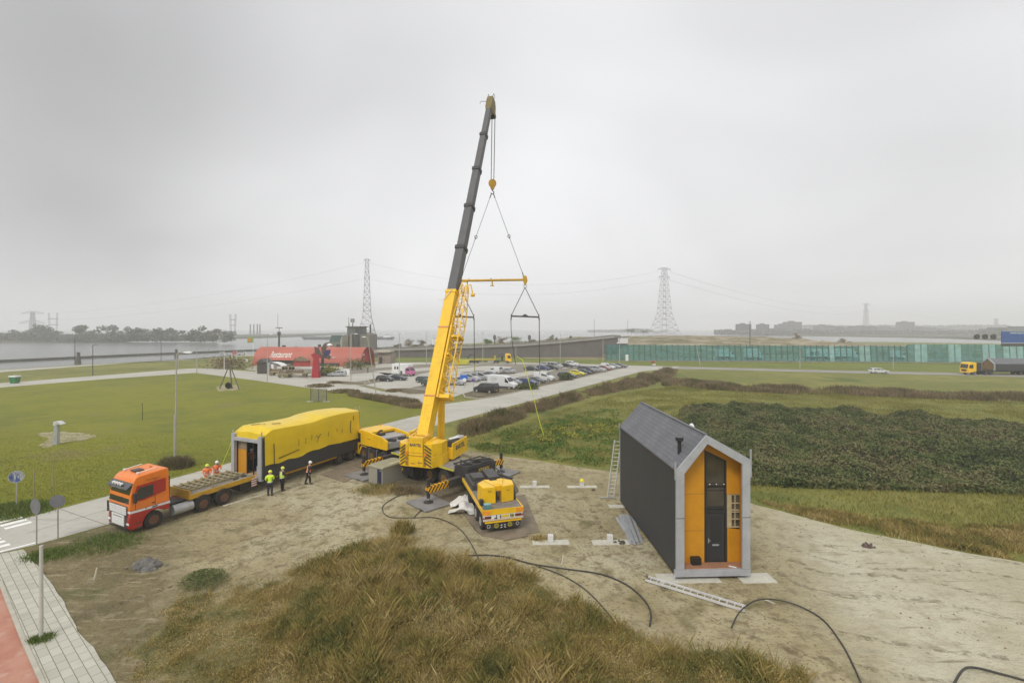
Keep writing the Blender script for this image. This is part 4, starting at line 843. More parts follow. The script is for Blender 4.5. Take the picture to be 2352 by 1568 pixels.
mb = MB(); mb.bx(1.5,8.3,.1,.45,.72,.84); mb.bx(1.5,8.3,MW-.45,MW-.1,.72,.84); mb.build('side_rail', MATS['faded_yellow'], tr)
# loose timbers on the gooseneck deck
def onT(o, loc=(MX,MY,0), rz=mrz): o.matrix_world = TM(loc, rz); return o
k = 0
for y in (1.05, 1.55, 2.05, 2.55):
    o = MB().bx(gx0+.15,gx1-.3,y,y+.14,1.30,1.44).build('timber_beam', m_wood); onT(o)
    tag(o, 'long grey timber beam lying along the trailer deck', 'beam', 'long timbers on the trailer deck')
for i in range(9):
    x = gx0+.35+i*.47; o = MB().bx(x,x+.1,1.0,2.85,1.445,1.53).build('timber_beam', m_wood, bev=.01); onT(o, (MX,MY,0), mrz)
    tag(o, 'short timber laid across the long beams on the trailer deck', 'beam', 'cross timbers on the trailer deck')
for i, (x, y) in enumerate(((-.9,.8),(-1.6,.7),(-2.6,1.15))):
    o = MB().bx(x,x+.35,y,y+.12,1.305,1.37).build('timber_block', m_blk); onT(o); tag(o, ('small dark block at the rear end of the trailer deck','small dark block second from the rear of the trailer deck','small dark block nearest the timbers on the trailer deck')[i], 'block', 'dark blocks on the trailer deck')
o = MB().bx(gx0+1.6,gx0+1.68,.5,.58,1.305,1.95).build('stake', m_wood); onT(o); tag(o, 'upright wooden stake on the near edge of the trailer deck', 'stake')

# ================= ORANGE TRACTOR UNIT =================
TX, TY = -22.05, 29.5; trz = R(62.5+180)
tk = thing('tractor_truck', 'orange and red tractor truck with white grille parked at the kerb', 'truck', (TX, TY, 0), trz)
# local: +x forward, near side is y>0 (wheel contact point at origin)
m_or = mat('orange_paint', (.80,.20,.012), .35, var=.05, coat=.4, dirt=.12, dirtcol=(.4,.2,.08)); m_rd = mat('dark_red_paint', srgb((168,34,22)), .35, var=.06, coat=.4, dirt=.12, dirtcol=(.2,.08,.05))
# cab spans x -1.0..1.35, y -2.35..0.1
cy0, cy1 = -2.38, .10
def cabring(x, z0, z1, iy=0): return [(x,cy0+iy,z0),(x,cy1-iy,z0),(x,cy1-iy,z1),(x,cy0+iy,z1)]
mb = MB(); pr = [(-.85,1.42),(1.30,1.42),(1.34,1.80),(1.29,2.30),(1.16,2.95),(1.02,3.28),(.82,3.40),(-.75,3.52),(-.85,3.44)]
def cab_solid(pr, a, b, taper=.06):
    m_ = MB(); n = len(pr); 
    ringL = [(x, a+(taper if z > 3.1 else 0), z) for x, z in pr]; ringR = [(x, b-(taper if z > 3.1 else 0), z) for x, z in pr]
    m_.loft([ringL, ringR]); return m_
cab_solid(pr, cy0, cy1, .14).build('cab', m_or, tk, bev=.07, smooth=True)
mb = MB(); mb.prism([(-.85,.95),(-.85,1.30),(1.30,1.30),(1.36,.9),(1.34,.42),(1.2,.30),(.66,.30),(.62,.62),(.45,.95),(.2,1.12),(-.25,1.12),(-.55,.95)], cy0, cy1); mb.build('lower_body', m_rd, tk, bev=.05, smooth=True)
mb = MB(); mb.prism([(-.85,1.30),(-.85,1.42),(1.31,1.42),(1.31,1.30)], cy0-.006, cy1+.006); mb.build('white_band', m_wht, tk)
mb = MB(); mb.prism([(-.60,2.15),(-.60,2.95),(.95,2.86),(1.10,2.35),(1.12,1.95),(.55,1.93)], cy1-.004, cy1+.012); MB().prism([(-.60,2.15),(-.60,2.95),(.95,2.86),(1.10,2.35),(1.12,1.95),(.55,1.93)], cy0-.012, cy0+.004).build('side_panel', m_rd, tk); sp = mb.build('side_panel', m_rd, tk)
mb = MB(); mb.prism([(.10,2.13),(.10,2.75),(.86,2.72),(1.0,2.3),(1.04,2.03),(.62,2.02)], cy1+.012, cy1+.022); mb.build('side_window', m_gls, sp)
mb = MB(); mb.loft([[(1.345,cy0+.10,1.86),(1.345,cy1-.10,1.86),(1.30,cy1-.10,1.86),(1.30,cy0+.10,1.86)],[(1.215,cy0+.14,2.82),(1.215,cy1-.14,2.82),(1.15,cy1-.14,2.82),(1.15,cy0+.14,2.82)]]); mb.build('windscreen', m_gls, tk)
mb = MB(); mb.prism([(1.10,2.80),(1.44,2.72),(1.45,2.79),(1.14,3.05)], cy0+.06, cy1-.06); mb.build('sun_visor', m_gls, tk)
for y in (-1.7,-1.4,-1.1,-.8): MB().cyl((1.30,y,2.96),(1.42,y,2.96),.085,.085,12).build('roof_lamp', m_clr, tk, smooth=True)
mb = MB()
for z in (1.62,1.50,1.38,1.26): mb.bx(1.36,1.40,cy0+.3,cy1-.3,z-.045,z+.045)
mb.build('grille_bars', m_wht, tk); MB().bx(1.37,1.41,cy0+.55,cy1-.50,.52,1.16).build('number_board', m_wht, tk)
MB().bx(1.41,1.413,cy0+.75,cy1-.70,1.02,1.06).build('board_lettering', m_dgr, tk)
MB().bx(1.33,1.365,cy0+.28,cy1-.28,.45,1.70).build('grille', m_dgr, tk)
for y in (cy0+.17, cy1-.17): MB().bx(1.30,1.375,y-.13,y+.13,.62,.74).build('headlight', m_clr, tk, bev=.02)
mb = MB(); mb.bx(1.05,1.17,cy1+.02,cy1+.24,1.9,2.5); mb.build('mirror', m_blk, tk, bev=.03); mb = MB(); mb.bx(1.05,1.17,cy0-.24,cy0-.02,1.9,2.5); mb.build('mirror', m_blk, tk, bev=.03)
MB().bx(1.34,1.40,cy0-.05,cy0+.06,1.1,1.75).build('marker_board', m_blk, tk)
mb = MB(); mb.bx(-.02,.0,cy1+.0,cy1+.008,1.45,3.1); mb.bx(1.02,1.04,cy1+.0,cy1+.008,1.45,1.95); mb.build('door_gap', m_blk, tk)
MB().bx(.02,.18,cy1+.01,cy1+.03,1.60,1.65).build('door_handle', m_blk, tk)
mb = MB(); mb.beam((1.36,-1.9,1.95),(1.30,-1.3,2.15),.02,.03); mb.beam((1.36,-1.1,1.95),(1.30,-.5,2.15),.02,.03); mb.build('wiper', m_blk, tk)
mb = MB(); mb.bx(.72,1.0,cy1-.03,cy1+.02,.35,.42); mb.bx(.72,1.0,cy1-.03,cy1+.02,.62,.68); mb.build('cab_step', m_dgr, tk)
MB().bx(1.372,1.386,cy0+.2,cy1-.2,.33,.42).build('bumper_trim', m_blk, tk)
text('TRANSPORT', .15, 'side_lettering', mat('roof_lettering', (.30,.10,.02), .6), tk, facing((.1,cy1+.004,3.07),(0,1,0)), ext=.002)
MB().bx(.1,.6,-1.5,-.9,3.46,3.53).build('roof_hatch', m_dgr, tk, bev=.01)
for y in (-.35,-1.95):
    h = MB().cyl((.75,y,3.50),(.62,y,3.52),.09,.05,10).cyl((.62,y,3.52),(-.25,y,3.62),.025,.025,8).build('air_horn', m_clr, tk, smooth=True)
for x in (-.35,): MB().lathe([(.06,0),(.06,.1),(.02,.14)], (x,-1.15,3.48), 'z', 10).build('beacon', m_amb, tk, smooth=True)
MB().bx(.44,.50,cy1,cy1+.014,1.36,1.42).bx(-.15,.15,cy1+.006,cy1+.012,1.33,1.40).build('side_badge', m_dgr, tk)
text('TRANSPORT', .13, 'side_lettering', m_dgr, tk, facing((.1,cy1+.003-.06,3.12), (0,1,0)), ext=.002) if False else None
mb = MB(); mb.bx(-4.9,-.9,-1.65,-.75,.72,.98); mb.build('chassis', m_blk, tk); MB().bx(-2.4,-.95,-1.9,-.45,.98,1.05).build('catwalk', m_dgr, tk)
MB().bx(-1.0,-.9,-2.1,-.2,1.0,2.9).build('rear_frame', m_dgr, tk); MB().cyl((-1.0,-.75,1.35),(-1.9,-.75,1.15),.02).cyl((-1.0,-1.1,1.4),(-2.0,-1.2,1.15),.02).build('air_hose', m_red, tk)
MB().cyl((-1.15,-.28,.62),(-2.35,-.28,.62),.32,.32,16).build('fuel_tank', m_lgr, tk, smooth=True)
wheel(tk, 0, -.17, .52, .34, mat('rusty_orange_rim', (.13,.06,.03), .6, var=.3, scale=6), sgn=1); wheel(tk, 0, -2.1, .52, .34, m_dgr, sgn=-1)
m_rim = MATS['rusty_orange_rim']
for x in (-2.95, -4.35):
    wheel(tk, x, -.22, .52, .5, m_rim, sgn=1); wheel(tk, x, -2.1, .52, .5, m_dgr, sgn=-1)
mb = MB()
for x in (-2.95,-4.35): mb.prism([(x+.58*math.cos(a)+0, .52+.60*math.sin(a)) for a in [PI*j/8 for j in range(9)]]+[(x+.54*math.cos(a), .52+.56*math.sin(a)) for a in [PI*j/8 for j in range(8,-1,-1)]], -.45, .02)
mb.build('mudguard', m_blk, tk)
MB().bx(-3.9,-3.4,-1.6,-.8,.98,1.12).build('fifth_wheel', m_blk, tk)

# ================= MOBILE CRANE =================
CXY = (-6.6, 40.0); crz = R(139)
cr = thing('mobile_crane', 'big yellow mobile crane with raised telescopic boom on striped outriggers', 'crane', CXY, crz)
CT = TM(CXY, crz); CI = CT.inverted()
# carrier, local x forward
mb = MB(); mb.bx(-5.0,9.2,-.75,.75,.85,1.45); mb.build('chassis', m_blk, cr)
mb = MB(); mb.bx(-4.2,3.8,-1.45,-.75,1.47,1.57); mb.bx(-4.2,3.8,.75,1.45,1.47,1.57); mb.bx(-4.2,3.6,-.75,.75,1.46,1.60); dk_ = mb.build('carrier_deck', mat('deck_grey_plate', (.25,.235,.22), .6, var=.2, scale=3, dirt=.4, dirtcol=(.15,.13,.1)), cr)
mb = MB(); mb.bx(-4.2,3.8,1.45,1.49,1.47,1.60); mb.bx(-4.2,3.8,-1.49,-1.45,1.47,1.60); mb.build('deck_edge', mat('yellow_reflex_tape', srgb((190,185,60)), .5), dk_)
for x in (-3.0,-1.35,.3,5.3,6.9,8.35):
    for y in (-1.18, 1.18):
        if x == 8.35: x = 8.15
        wheel(cr, x, y, .68, .52, mat('dull_yellow_rim', srgb((112,84,40)), .7, var=.4, scale=5), hub=.5, sgn=(1 if y > 0 else -1), n=22)
# driving cab
mb = MB(); mb.prism([(9.95,.55),(10.0,1.25),(9.95,1.55),(8.65,1.55),(8.65,.75),(9.0,.5)], -1.42, 1.42); mb.prism([(9.95,1.5),(9.78,2.62),(9.6,2.75),(7.6,2.82),(7.5,1.5)], -1.40, 1.40); mb.build('driver_cab', m_yel, cr, bev=.05)
mb = MB(); mb.loft([[(9.955,-1.25,1.65),(9.955,1.25,1.65),(9.90,1.25,1.65),(9.90,-1.25,1.65)],[(9.83,-1.25,2.5),(9.83,1.25,2.5),(9.76,1.25,2.5),(9.76,-1.25,2.5)]]); mb.build('windscreen', m_gls, cr)
mb = MB(); mb.bx(8.75,9.72,1.40,1.412,1.62,2.5); mb.build('side_window', m_gls, cr); MB().bx(8.75,9.72,-1.412,-1.40,1.62,2.5).build('side_window', m_gls, cr)
MB().bx(9.98,10.12,1.45,1.62,1.8,2.5).build('mirror', m_blk, cr, bev=.02); MB().bx(9.98,10.12,-1.62,-1.45,1.8,2.5).build('mirror', m_blk, cr, bev=.02)
for y in (-1.05,1.05): MB().bx(9.97,10.01,y-.16,y+.16,.78,.92).build('headlight', m_clr, cr, bev=.02)
mb = MB(); mb.prism([(8.65,1.55),(8.6,1.35),(7.4,1.30),(7.35,1.5),(4.6,1.55),(4.5,1.62),(4.5,2.35),(5.4,2.62),(7.6,2.80),(8.65,2.80)], 1.28, 1.42); mb.prism([(8.65,1.55),(4.6,1.55),(4.5,1.62),(4.5,2.35),(5.4,2.62),(7.6,2.80),(8.65,2.80)], -1.42, -1.28); mb.bx(7.2,8.6,-1.3,1.3,2.55,2.78); sdp = mb.build('side_cover', m_yel, cr, bev=.03)
text('KRAAN', .16, 'side_lettering', mat('faded_red_letter', (.5,.2,.04), .6), sdp, facing((7.3,1.425,2.15),(0,1,0)), ext=.003)
mb = MB(); mb.bx(5.4,7.2,-1.2,1.2,1.6,2.45); mb.bx(4.6,5.4,-1.2,1.2,1.6,2.2); mb.build('engine_box', m_lgr, cr, bev=.03)
MB().tube([(6.6,.9,2.45),(6.6,.9,2.8),(6.5,.75,2.95),(6.3,.7,2.95)], .09, 8).build('exhaust_pipe', m_blk, cr, smooth=True)
MB().bx(6.5,7.1,.2,.8,2.45,2.62).build('air_filter', m_blk, cr, bev=.04)
for y in (-.55,.55): 
    f = MB().lathe([(.42,0),(.42,.10),(.36,.10),(.36,.02),(.08,.02),(.08,.10),(.001,.1)], (5.0,y,2.2), 'z', 18).build('cooling_fan', m_blk, cr, smooth=True)
MB().lathe([(.06,0),(.06,.12),(.01,.16)], (9.2,1.1,2.80), 'z', 8).build('beacon', m_amb, cr); MB().lathe([(.06,0),(.06,.12),(.01,.16)], (9.2,-1.1,2.80), 'z', 8).build('beacon', m_amb, cr)
mb = MB(); mb.prism([(7.3,1.30),(7.38,1.5),(8.85,1.5),(9.0,1.2),(8.95,.9),(8.8,1.2),(8.6,1.42),(7.75,1.42),(7.45,1.2)], 1.0, 1.43); mb.build('wheel_arch', m_blk, cr)
mb = MB()
for x in (7.2,6.0): mb.tube([(x,1.5,.3),(x,1.5,1.4),(x-.25,1.5,1.4)], .02, 5)
mb.build('hand_rail', m_galv, cr)
# rear box
mb = MB(); mb.bx(-5.75,-4.3,-1.5,1.5,.95,1.95); mb.bx(-5.6,-4.6,-1.2,1.2,.5,.95); rb_ = mb.build('rear_box', m_blk, cr, bev=.02)
m_ylt = mat('yellow_lettering', srgb((205,170,40)), .6)
text('KRAAN', .34, 'rear_lettering', m_ylt, rb_, facing((-5.756,-.15,1.62),(-1,0,0)), ext=.004, shear=.3, bold=.006)
text('VERHUUR', .2, 'rear_lettering', m_ylt, rb_, facing((-5.756,-.15,1.28),(-1,0,0)), ext=.004, shear=.3, bold=.004)
mb = MB()
for y0, y1 in ((-1.4,-.5),(-.4,.45),(.55,1.4)):
    for a, b in (((-5.6,y0),(-4.1,y0)),((-5.6,y1),(-4.1,y1)),((-5.6,y0),(-5.6,y1)),((-4.1,y0),(-4.1,y1)),((-4.85,y0),(-4.85,y1))): mb.beam((*a,2.03),(*b,2.03),.07,.1)
mb.beam((-5.3,-1.3,2.1),(-4.8,1.3,2.35),.09,.09); mb.beam((-4.8,1.3,1.95),(-4.8,1.3,2.45),.1,.1); mb.beam((-5.2,-.2,1.9),(-5.2,-.2,2.3),.08,.08); mb.build('support_rack', m_dgr, cr)
MB().bx(-5.80,-5.76,1.05,1.3,.60,.72).build('tail_lamp', m_red, cr); MB().bx(-5.80,-5.76,-1.3,-1.05,.60,.72).build('tail_lamp', m_red, cr)
MB().bx(-5.7,-5.62,-1.45,1.45,.35,.5).build('bumper', m_blk, cr)
# outriggers: beams reach to the mats
# outrigger feet in local coordinates
def loc_of(p): return CI @ Vector((p[0], p[1], 0))
FA = loc_of(G(836,1093)); FB = loc_of(G(984,1157.6)); FC = loc_of(G(1151,1086.5)); FD = Vector((FA.x-.1, -(FB.y)+FA.y-FA.y-.3, 0))
FD = Vector((FA.x, FC.y+.1, 0))
m_mat = mat('outrigger_mat', (.21,.20,.195), .8, var=.2, scale=1.5, dirt=.5, dirtcol=(.25,.21,.15))
for i, (f, lab) in enumerate(((FA,'grey outrigger mat left of the crane beside the grey cabin'),(FB,'grey outrigger mat nearest the camera, with black hose lying across it'),(FC,'grey outrigger mat right of the crane on the bare sand'),(FD,'grey outrigger mat on the far side of the crane near the road'))):
    sy = 1 if f.y > 0 else -1; x = f.x
    out_ = MB(); out_.beam((x,sy*1.0,1.02),(x,f.y-sy*1.7,1.02),.42,.52); out_.build('outrigger_beam', m_dgr, cr)
    b = MB(); b.beam((x,f.y-sy*2.9,1.04),(x,f.y-sy*1.45,1.04),.38,.46); b.beam((x,f.y-sy*1.40,1.02),(x,f.y+sy*.12,1.02),.32,.42); ob_ = b.build('outrigger_beam', m_st1, cr)
    b = MB(); b.cyl((x,f.y,.45),(x,f.y,1.75),.13,.13,12); j = b.build('jack_cylinder', m_blk, cr, smooth=True)
    b = MB(); b.cyl((x,f.y,.2),(x,f.y,.5),.075,.075,10); b.build('jack_rod', m_galv, j, smooth=True); b = MB(); b.lathe([(.34,0),(.34,.05),(.2,.1),(.12,.16)], (x,f.y,.14), 'z', 16); b.build('jack_foot', m_blk, j, smooth=True)
    wp = CT @ f; o = thing('outrigger_mat', lab, 'mat', (wp.x, wp.y, 0), crz+R((4,-6,5,0)[i]), 'steel mats under the outriggers')
    MB().bx(-1.25,1.25,-1.05,1.05,.02,.14).build('plate', m_mat, o, bev=.015)
    MB().tube([(-.95,1.05,.1),(-.95,1.2,.2),(-.7,1.2,.2),(-.7,1.05,.1)], .02, 5).tube([(.95,-1.05,.1),(.95,-1.2,.2),(.7,-1.2,.2),(.7,-1.05,.1)], .02, 5).build('handle', m_blk, o)
# black tank box beside cabin (part of carrier side)
mb = MB(); mb.bx(-.3,1.3,1.47,2.3,.5,1.25); mb.build('side_locker', m_blk, cr, bev=.03); MB().bx(1.0,1.2,2.3,2.31,.75,.95).build('warning_label', m_ylt, cr)
# superstructure
SL = (-6.5, 40.1); srz = R(72); ST = CI @ TM(SL, srz)
def SM(): return MB(ST)
mb = SM(); mb.lathe([(1.15,0),(1.15,.28)], (0,0,1.5), 'z', 28); mb.build('slewing_ring', m_blk, cr, smooth=True)
mb = SM(); mb.bx(-3.0,1.7,-1.25,1.25,1.78,2.1); mb.prism([(-2.9,2.1),(-2.75,3.45),(-1.2,3.5),(.2,2.4),(1.6,2.3),(1.6,2.1)], -.85, -.62); mb.prism([(-2.9,2.1),(-2.75,3.45),(-1.2,3.5),(.2,2.4),(1.6,2.3),(1.6,2.1)], .62, .85); mb.build('turntable_frame', m_yel, cr, bev=.02)
# ballast: three facets at the rear
mb = SM(); mb.prism([(-3.15,-.62),(-3.15,.62),(-2.2,.62),(-2.2,-.62)], 2.35, 3.75, 'z'); bal0 = mb.build('rear_cover', m_yel, cr, bev=.03)
mb = SM(); mb.prism([(-3.12,-1.35),(-3.12,1.35),(-2.55,1.80),(-1.0,1.80),(-1.0,-1.85),(-2.2,-1.85)], 1.52, 2.40, 'z'); mb.prism([(-3.05,.66),(-3.05,1.35),(-2.5,1.78),(-1.3,1.78),(-1.3,.66)], 2.40, 3.28, 'z'); mb.prism([(-3.08,-1.35),(-3.08,-.66),(-1.3,-.66),(-1.3,-1.83),(-2.25,-1.83)], 2.40, 3.38, 'z'); bal = mb.build('counterweight', m_yel, cr, bev=.03)
# stripes as diagonal bars on the ballast corners
mb = SM()
def diag(x, ya, yb, z0, z1, n, sl):
    for i in range(n):
        zb = z0+(z1-z0)*(i+.45)/n; h = (z1-z0)/n*.5; dz = sl*(z1-z0)/n*1.25
        mb.add([(x,ya,zb),(x,yb,zb+dz),(x,yb,zb+dz+h),(x,ya,zb+h),(x-.012,ya,zb),(x-.012,yb,zb+dz),(x-.012,yb,zb+dz+h),(x-.012,ya,zb+h)], [(0,1,2,3),(4,7,6,5),(0,4,5,1),(1,5,6,2),(2,6,7,3),(3,7,4,0)])
diag(-3.135,-1.34,-.74,1.45,3.0,6,1); diag(-3.135,1.34,.92,1.45,2.95,6,1)
mb.build('hazard_stripes', mat('stripe_olive', (.06,.06,.02), .6), bal)
mb = SM()
mat('dark_ochre', (.25,.14,.02), .6); mat('panel_seam', (.32,.17,.01), .7)
for y, z in ((.25,1.75),(-.35,1.85)): SM().bx(-3.135,-3.12,y-.18,y+.18,z,z+.06).build('lifting_slot', MATS['dark_ochre'], bal)
for y in (-.80,.80): SM().bx(-3.14,-3.12,y-.10,y+.10,1.62,1.95).build('side_pocket', MATS['panel_seam'], bal); SM().bx(-3.14,-3.12,y-.10,y+.10,2.0,2.33).build('side_pocket', MATS['panel_seam'], bal)
mb = SM()
for y0_, y1_, z0_, z1_ in ((-.66,.66,2.40,2.43),(-.66,-.64,1.55,3.7),(.64,.66,1.55,3.7),(-.6,.6,2.62,2.645),(-1.35,-.66,2.40,2.42),(.66,1.35,2.40,2.42),(-.3,-.28,1.58,2.1)): mb.bx(-3.162,-3.145,y0_,y1_,z0_,z1_)
mb.build('panel_seam', MATS['panel_seam'], bal)
for y in (-.80,.80): SM().lathe([(.15,0),(.15,-.05),(.09,-.05)], (-3.10,y,2.55), 'x', 14).build('rear_lamp', m_amb, bal, smooth=True)
m_let = mat('dark_lettering', (.06,.05,.08), .5)
def SF(loc, nrm): return ST @ facing(loc, nrm)
text('BARTEL', .30, 'lettering', m_let, bal0, SF((-3.158,.0,3.22),(-1,0,0)), ext=.004, bold=.008)
# right bay with lettering panel
mb = SM(); mb.bx(-1.05,1.85,-2.18,-2.08,1.78,3.02); mb.bx(-1.05,1.85,-2.2,-1.2,1.74,1.86); mb.bx(-1.1,-.98,-2.12,-1.2,1.8,2.7); mb.bx(1.78,1.88,-2.12,-1.2,1.8,3.0); bay = mb.build('side_bay', m_yel, cr, bev=.02)
text('BARTEL', .52, 'lettering', m_let, bay, SF((.40,-2.186,2.52),(0,-1,0)), ext=.004, bold=.016)
mb = SM(); mb.bx(-.2,.7,-1.9,-1.25,1.86,3.0); mb.bx(-.95,-.3,-2.0,-1.3,1.86,2.25); mb.build('hydraulic_unit', m_dgr, cr, bev=.02)
mb = SM(); mb.bx(.8,1.75,-2.0,-1.3,1.86,3.12); mb.build('grey_tank', m_lgr, cr, bev=.08)
mb = SM(); mb.beam((.1,-1.3,3.08),(.7,-1.9,3.2),.4,.05); mb.beam((-.25,-1.8,2.4),(.1,-1.5,2.5),.3,.05); mb.build('white_cover', m_wht, cr)
mb = SM(); mb.bx(-1.0,1.6,1.25,2.3,1.78,1.9); mb.prism([(-.2,1.9),(-.25,3.6),(1.25,3.6),(1.75,2.6),(1.75,1.9)], 1.35, 2.25); cb = mb.build('crane_cab', m_yel, cr, bev=.05)
mb = SM(); mb.prism([(.2,2.4),(.2,3.45),(1.15,3.45),(1.6,2.6),(1.6,2.4)], 2.25, 2.262); mb.prism([(-.1,2.5),(-.15,3.45),(1.1,3.45),(1.55,2.6)], 1.338, 1.35); mb.build('cab_window', m_gls, cb)
# winch & top machinery on rear
mb = SM(); mb.cyl((-2.3,-.5,3.0),(-2.3,.5,3.0),.34,.34,18); mb.build('winch_drum', m_dgr, cr, smooth=True)
mb = SM(); mb.beam((-3.05,-.62,3.82),(-3.05,.62,3.82),.1,.1); mb.beam((-3.05,.62,3.82),(-2.0,.62,3.86),.1,.1); mb.beam((-3.05,-.62,3.82),(-2.0,-.62,3.86),.1,.1); mb.beam((-2.2,-.62,3.84),(-2.2,.62,3.84),.1,.08); mb.build('top_frame', mat('pale_yellow_edge', srgb((238,196,90)), .5), cr)
mb = SM()
for y in (.95,1.25,1.6): mb.tube([(-1.6,y,3.3),(-.9,y,3.6),(.2,y+.1,3.7)], .03, 5)
mb.cyl((-2.0,1.2,3.45),(-2.0,1.2,3.52),.28,.28,16); mb.build('hose_bundle', m_dgr, cr)
mb = SM(); mb.cyl((-1.84,-.75,3.05),(-1.84,.75,3.05),.16,.16,14); mb.bx(-2.2,-1.5,-.95,-.80,2.2,3.3); mb.bx(-2.2,-1.5,.80,.95,2.2,3.3); mb.cyl((-1.4,-1.15,2.75),(-1.4,-.8,2.75),.12); mb.cyl((-1.75,-1.25,2.9),(-1.75,-.8,2.9),.15); mb.build('pivot', mat('pivot_orange', srgb((215,120,10)), .5, var=.2), cr)
# boom
PV = Vector((-1.84,0,3.05)); TIP = Vector((-1.84+15.27,0,37.2)); BL = (TIP-PV).length; bd = (TIP-PV).normalized(); bu = Vector((-bd.z,0,bd.x)); by = Vector((0,1,0))
def bpt(t, side=0, up=0): return PV+bd*(BL*t)+by*side+bu*up
def boomsec(t0, t1, w, d, name, m, parent=cr):
    mb = SM(); oc = [(-w/2,-d*.32),(-w*.32,-d*.5),(w*.32,-d*.5),(w/2,-d*.32),(w/2,d/2),(-w/2,d/2)]
    mb.loft([[bpt(t, a, b) for a, b in oc] for t in (t0, t1)]); return mb.build(name, m, parent, bev=.02)
B0 = boomsec(-.03,.365,.95,1.18,'boom_base',m_yel)
secs = [(.36,.492,.84,1.04),(.488,.621,.76,.95),(.617,.746,.68,.86),(.742,.871,.60,.77),(.867,.99,.53,.68)]
for i, (a, b, w_, d_) in enumerate(secs):
    s_ = boomsec(a,b,w_,d_,'boom_section',m_boomg)
    if i < 4: boomsec(b-.008,b+.002,w_+.13,d_+.14,'collar',m_blk,s_)
boomsec(.358,.366,1.05,1.3,'collar',m_yel,B0)
for t in (.10,.265): boomsec(t,t+.0035,1.03,1.26,'rib',mat('primer_stripe', srgb((205,140,90)), .6),B0)
mb = SM()
for t in (.035,.05,.065,.08):
    for y in (-.18,.15): mb.cyl(bpt(t,y,.59),bpt(t,y,.605),.03,.03,6)
mb.build('bolt', MATS['dark_ochre'], B0)
mb = SM(); mb.tube([bpt(.335,.9,.75),bpt(.335,.5,.7),bpt(.365,-.15,.68)], .03, 5); mb.tube([bpt(.335,.95,.75),bpt(.34,.95,.75)], .02, 4); mb.build('guide_bar', m_wht, B0)
mb = SM(); mb.beam(bpt(.26,.5,-.1),bpt(.0,.5,-.1),.06,.1,bu); mb.build('side_rail', m_dgr, B0)
# luffing cylinder
mb = SM(); mb.cyl((1.25,0,2.2),bpt(.165,0,-.75),.30,.30,16); lc = mb.build('luffing_cylinder', m_yel, cr, smooth=True)
mb = SM(); mb.cyl(bpt(.163,0,-.76),bpt(.205,0,-.55),.18,.18,12); mb.build('piston_rod', m_galv, lc, smooth=True)
mb = SM(); mb.beam(bpt(.19,-.4,-.62),bpt(.22,-.4,-.62),.1,.4,bu); mb.beam(bpt(.19,.4,-.62),bpt(.22,.4,-.62),.1,.4,bu); mb.build('cylinder_bracket', m_yel, B0)
# folded lattice jib along the side of the boom
mb = SM()
def jp(t, a, b): 
    k = 1.0 if t < .30 else 1-.55*(t-.30)/.09
    return bpt(t, -1.02+a*.42*(1 if t < .31 else k), -.18+b*.5*(1 if t < .31 else k))
cs = [(-1,-1),(1,-1),(1,1),(-1,1)]; ts = [.105+i*.0148 for i in range(20)]
for a, b in cs: mb.tube([jp(t,a,b) for t in ts], .055, 6)
for i in range(19):
    for k in range(4):
        a, b = cs[k]; c, d = cs[(k+1) % 4]
        p, q = (jp(ts[i],a,b), jp(ts[i+1],c,d)) if i % 2 else (jp(ts[i],c,d), jp(ts[i+1],a,b)); mb.cyl(p, q, .028, .028, 5, False)
        if i % 3 == 0: mb.cyl(jp(ts[i],a,b), jp(ts[i],c,d), .03, .03, 5, False)
jib = mb.build('lattice_jib', m_yel, cr)
mb = SM(); mb.beam(bpt(.10,-.62,.15),bpt(.275,-.66,.15),.16,.7,bu); mb.build('jib_plate', m_yel, jib)
mb = SM(); mb.beam(bpt(.10,-1.1,-.2),bpt(.108,-1.1,-.2),1.0,1.1,bu); mb.beam(bpt(.245,-1.1,-.2),bpt(.25,-1.1,-.2),.95,1.0,bu); mb.beam(bpt(.2,-.6,0),bpt(.206,-.6,0),.5,.8,bu); mb.build('jib_bracket', m_yel, jib)
mb = SM(); mb.tube([bpt(.385,-1.0,-.2),bpt(.395,-1.3,-.6),bpt(.372,-1.55,-.9)], .06, 6); SM().cyl(bpt(.37,-1.7,-.9),bpt(.37,-1.4,-.9),.16,.16,10).build('jib_sheave', m_yel, jib); mb.tube([bpt(.365,-.6,.2),bpt(.39,-.85,.3),bpt(.395,-1.1,-.1)], .05, 6); mb.build('jib_head', m_yel, jib)
# boom head
mb = SM(); mb.loft([[bpt(t, a, b) for a, b in q] for t, q in ((.965,[(-.3,-.5),(.3,-.5),(.3,.36),(-.3,.36)]),(.975,[(-.36,-1.05),(.36,-1.05),(.36,.40),(-.36,.40)]),(1.0,[(-.36,-.75),(.36,-.75),(.36,.42),(-.36,.42)]),(1.012,[(-.33,-.3),(.33,-.3),(.33,.42),(-.33,.42)]))]); bh = mb.build('boom_head', mat('olive_yellow', srgb((112,96,38)), .5, var=.2, scale=2), cr, bev=.02)
mb = SM(); mb.cyl(bpt(.975,-.3,-1.1),bpt(.975,.3,-1.1),.30,.30,16); mb.cyl(bpt(1.008,-.3,-.4),bpt(1.008,.3,-.4),.22,.22,12); mb.build('sheave', m_blk, bh, smooth=True)
mb = SM()
for y in (-.3,.3): mb.tube([bpt(1.012,y,.3),bpt(1.025,y,.3),bpt(1.025,y,-.1),bpt(1.012,y,-.1)], .025, 5)
mb.tube([bpt(.99,.3,.5),bpt(.99,.9,.6),bpt(.982,.95,.6)], .03, 5); mb.build('head_rail', m_dgr, bh)
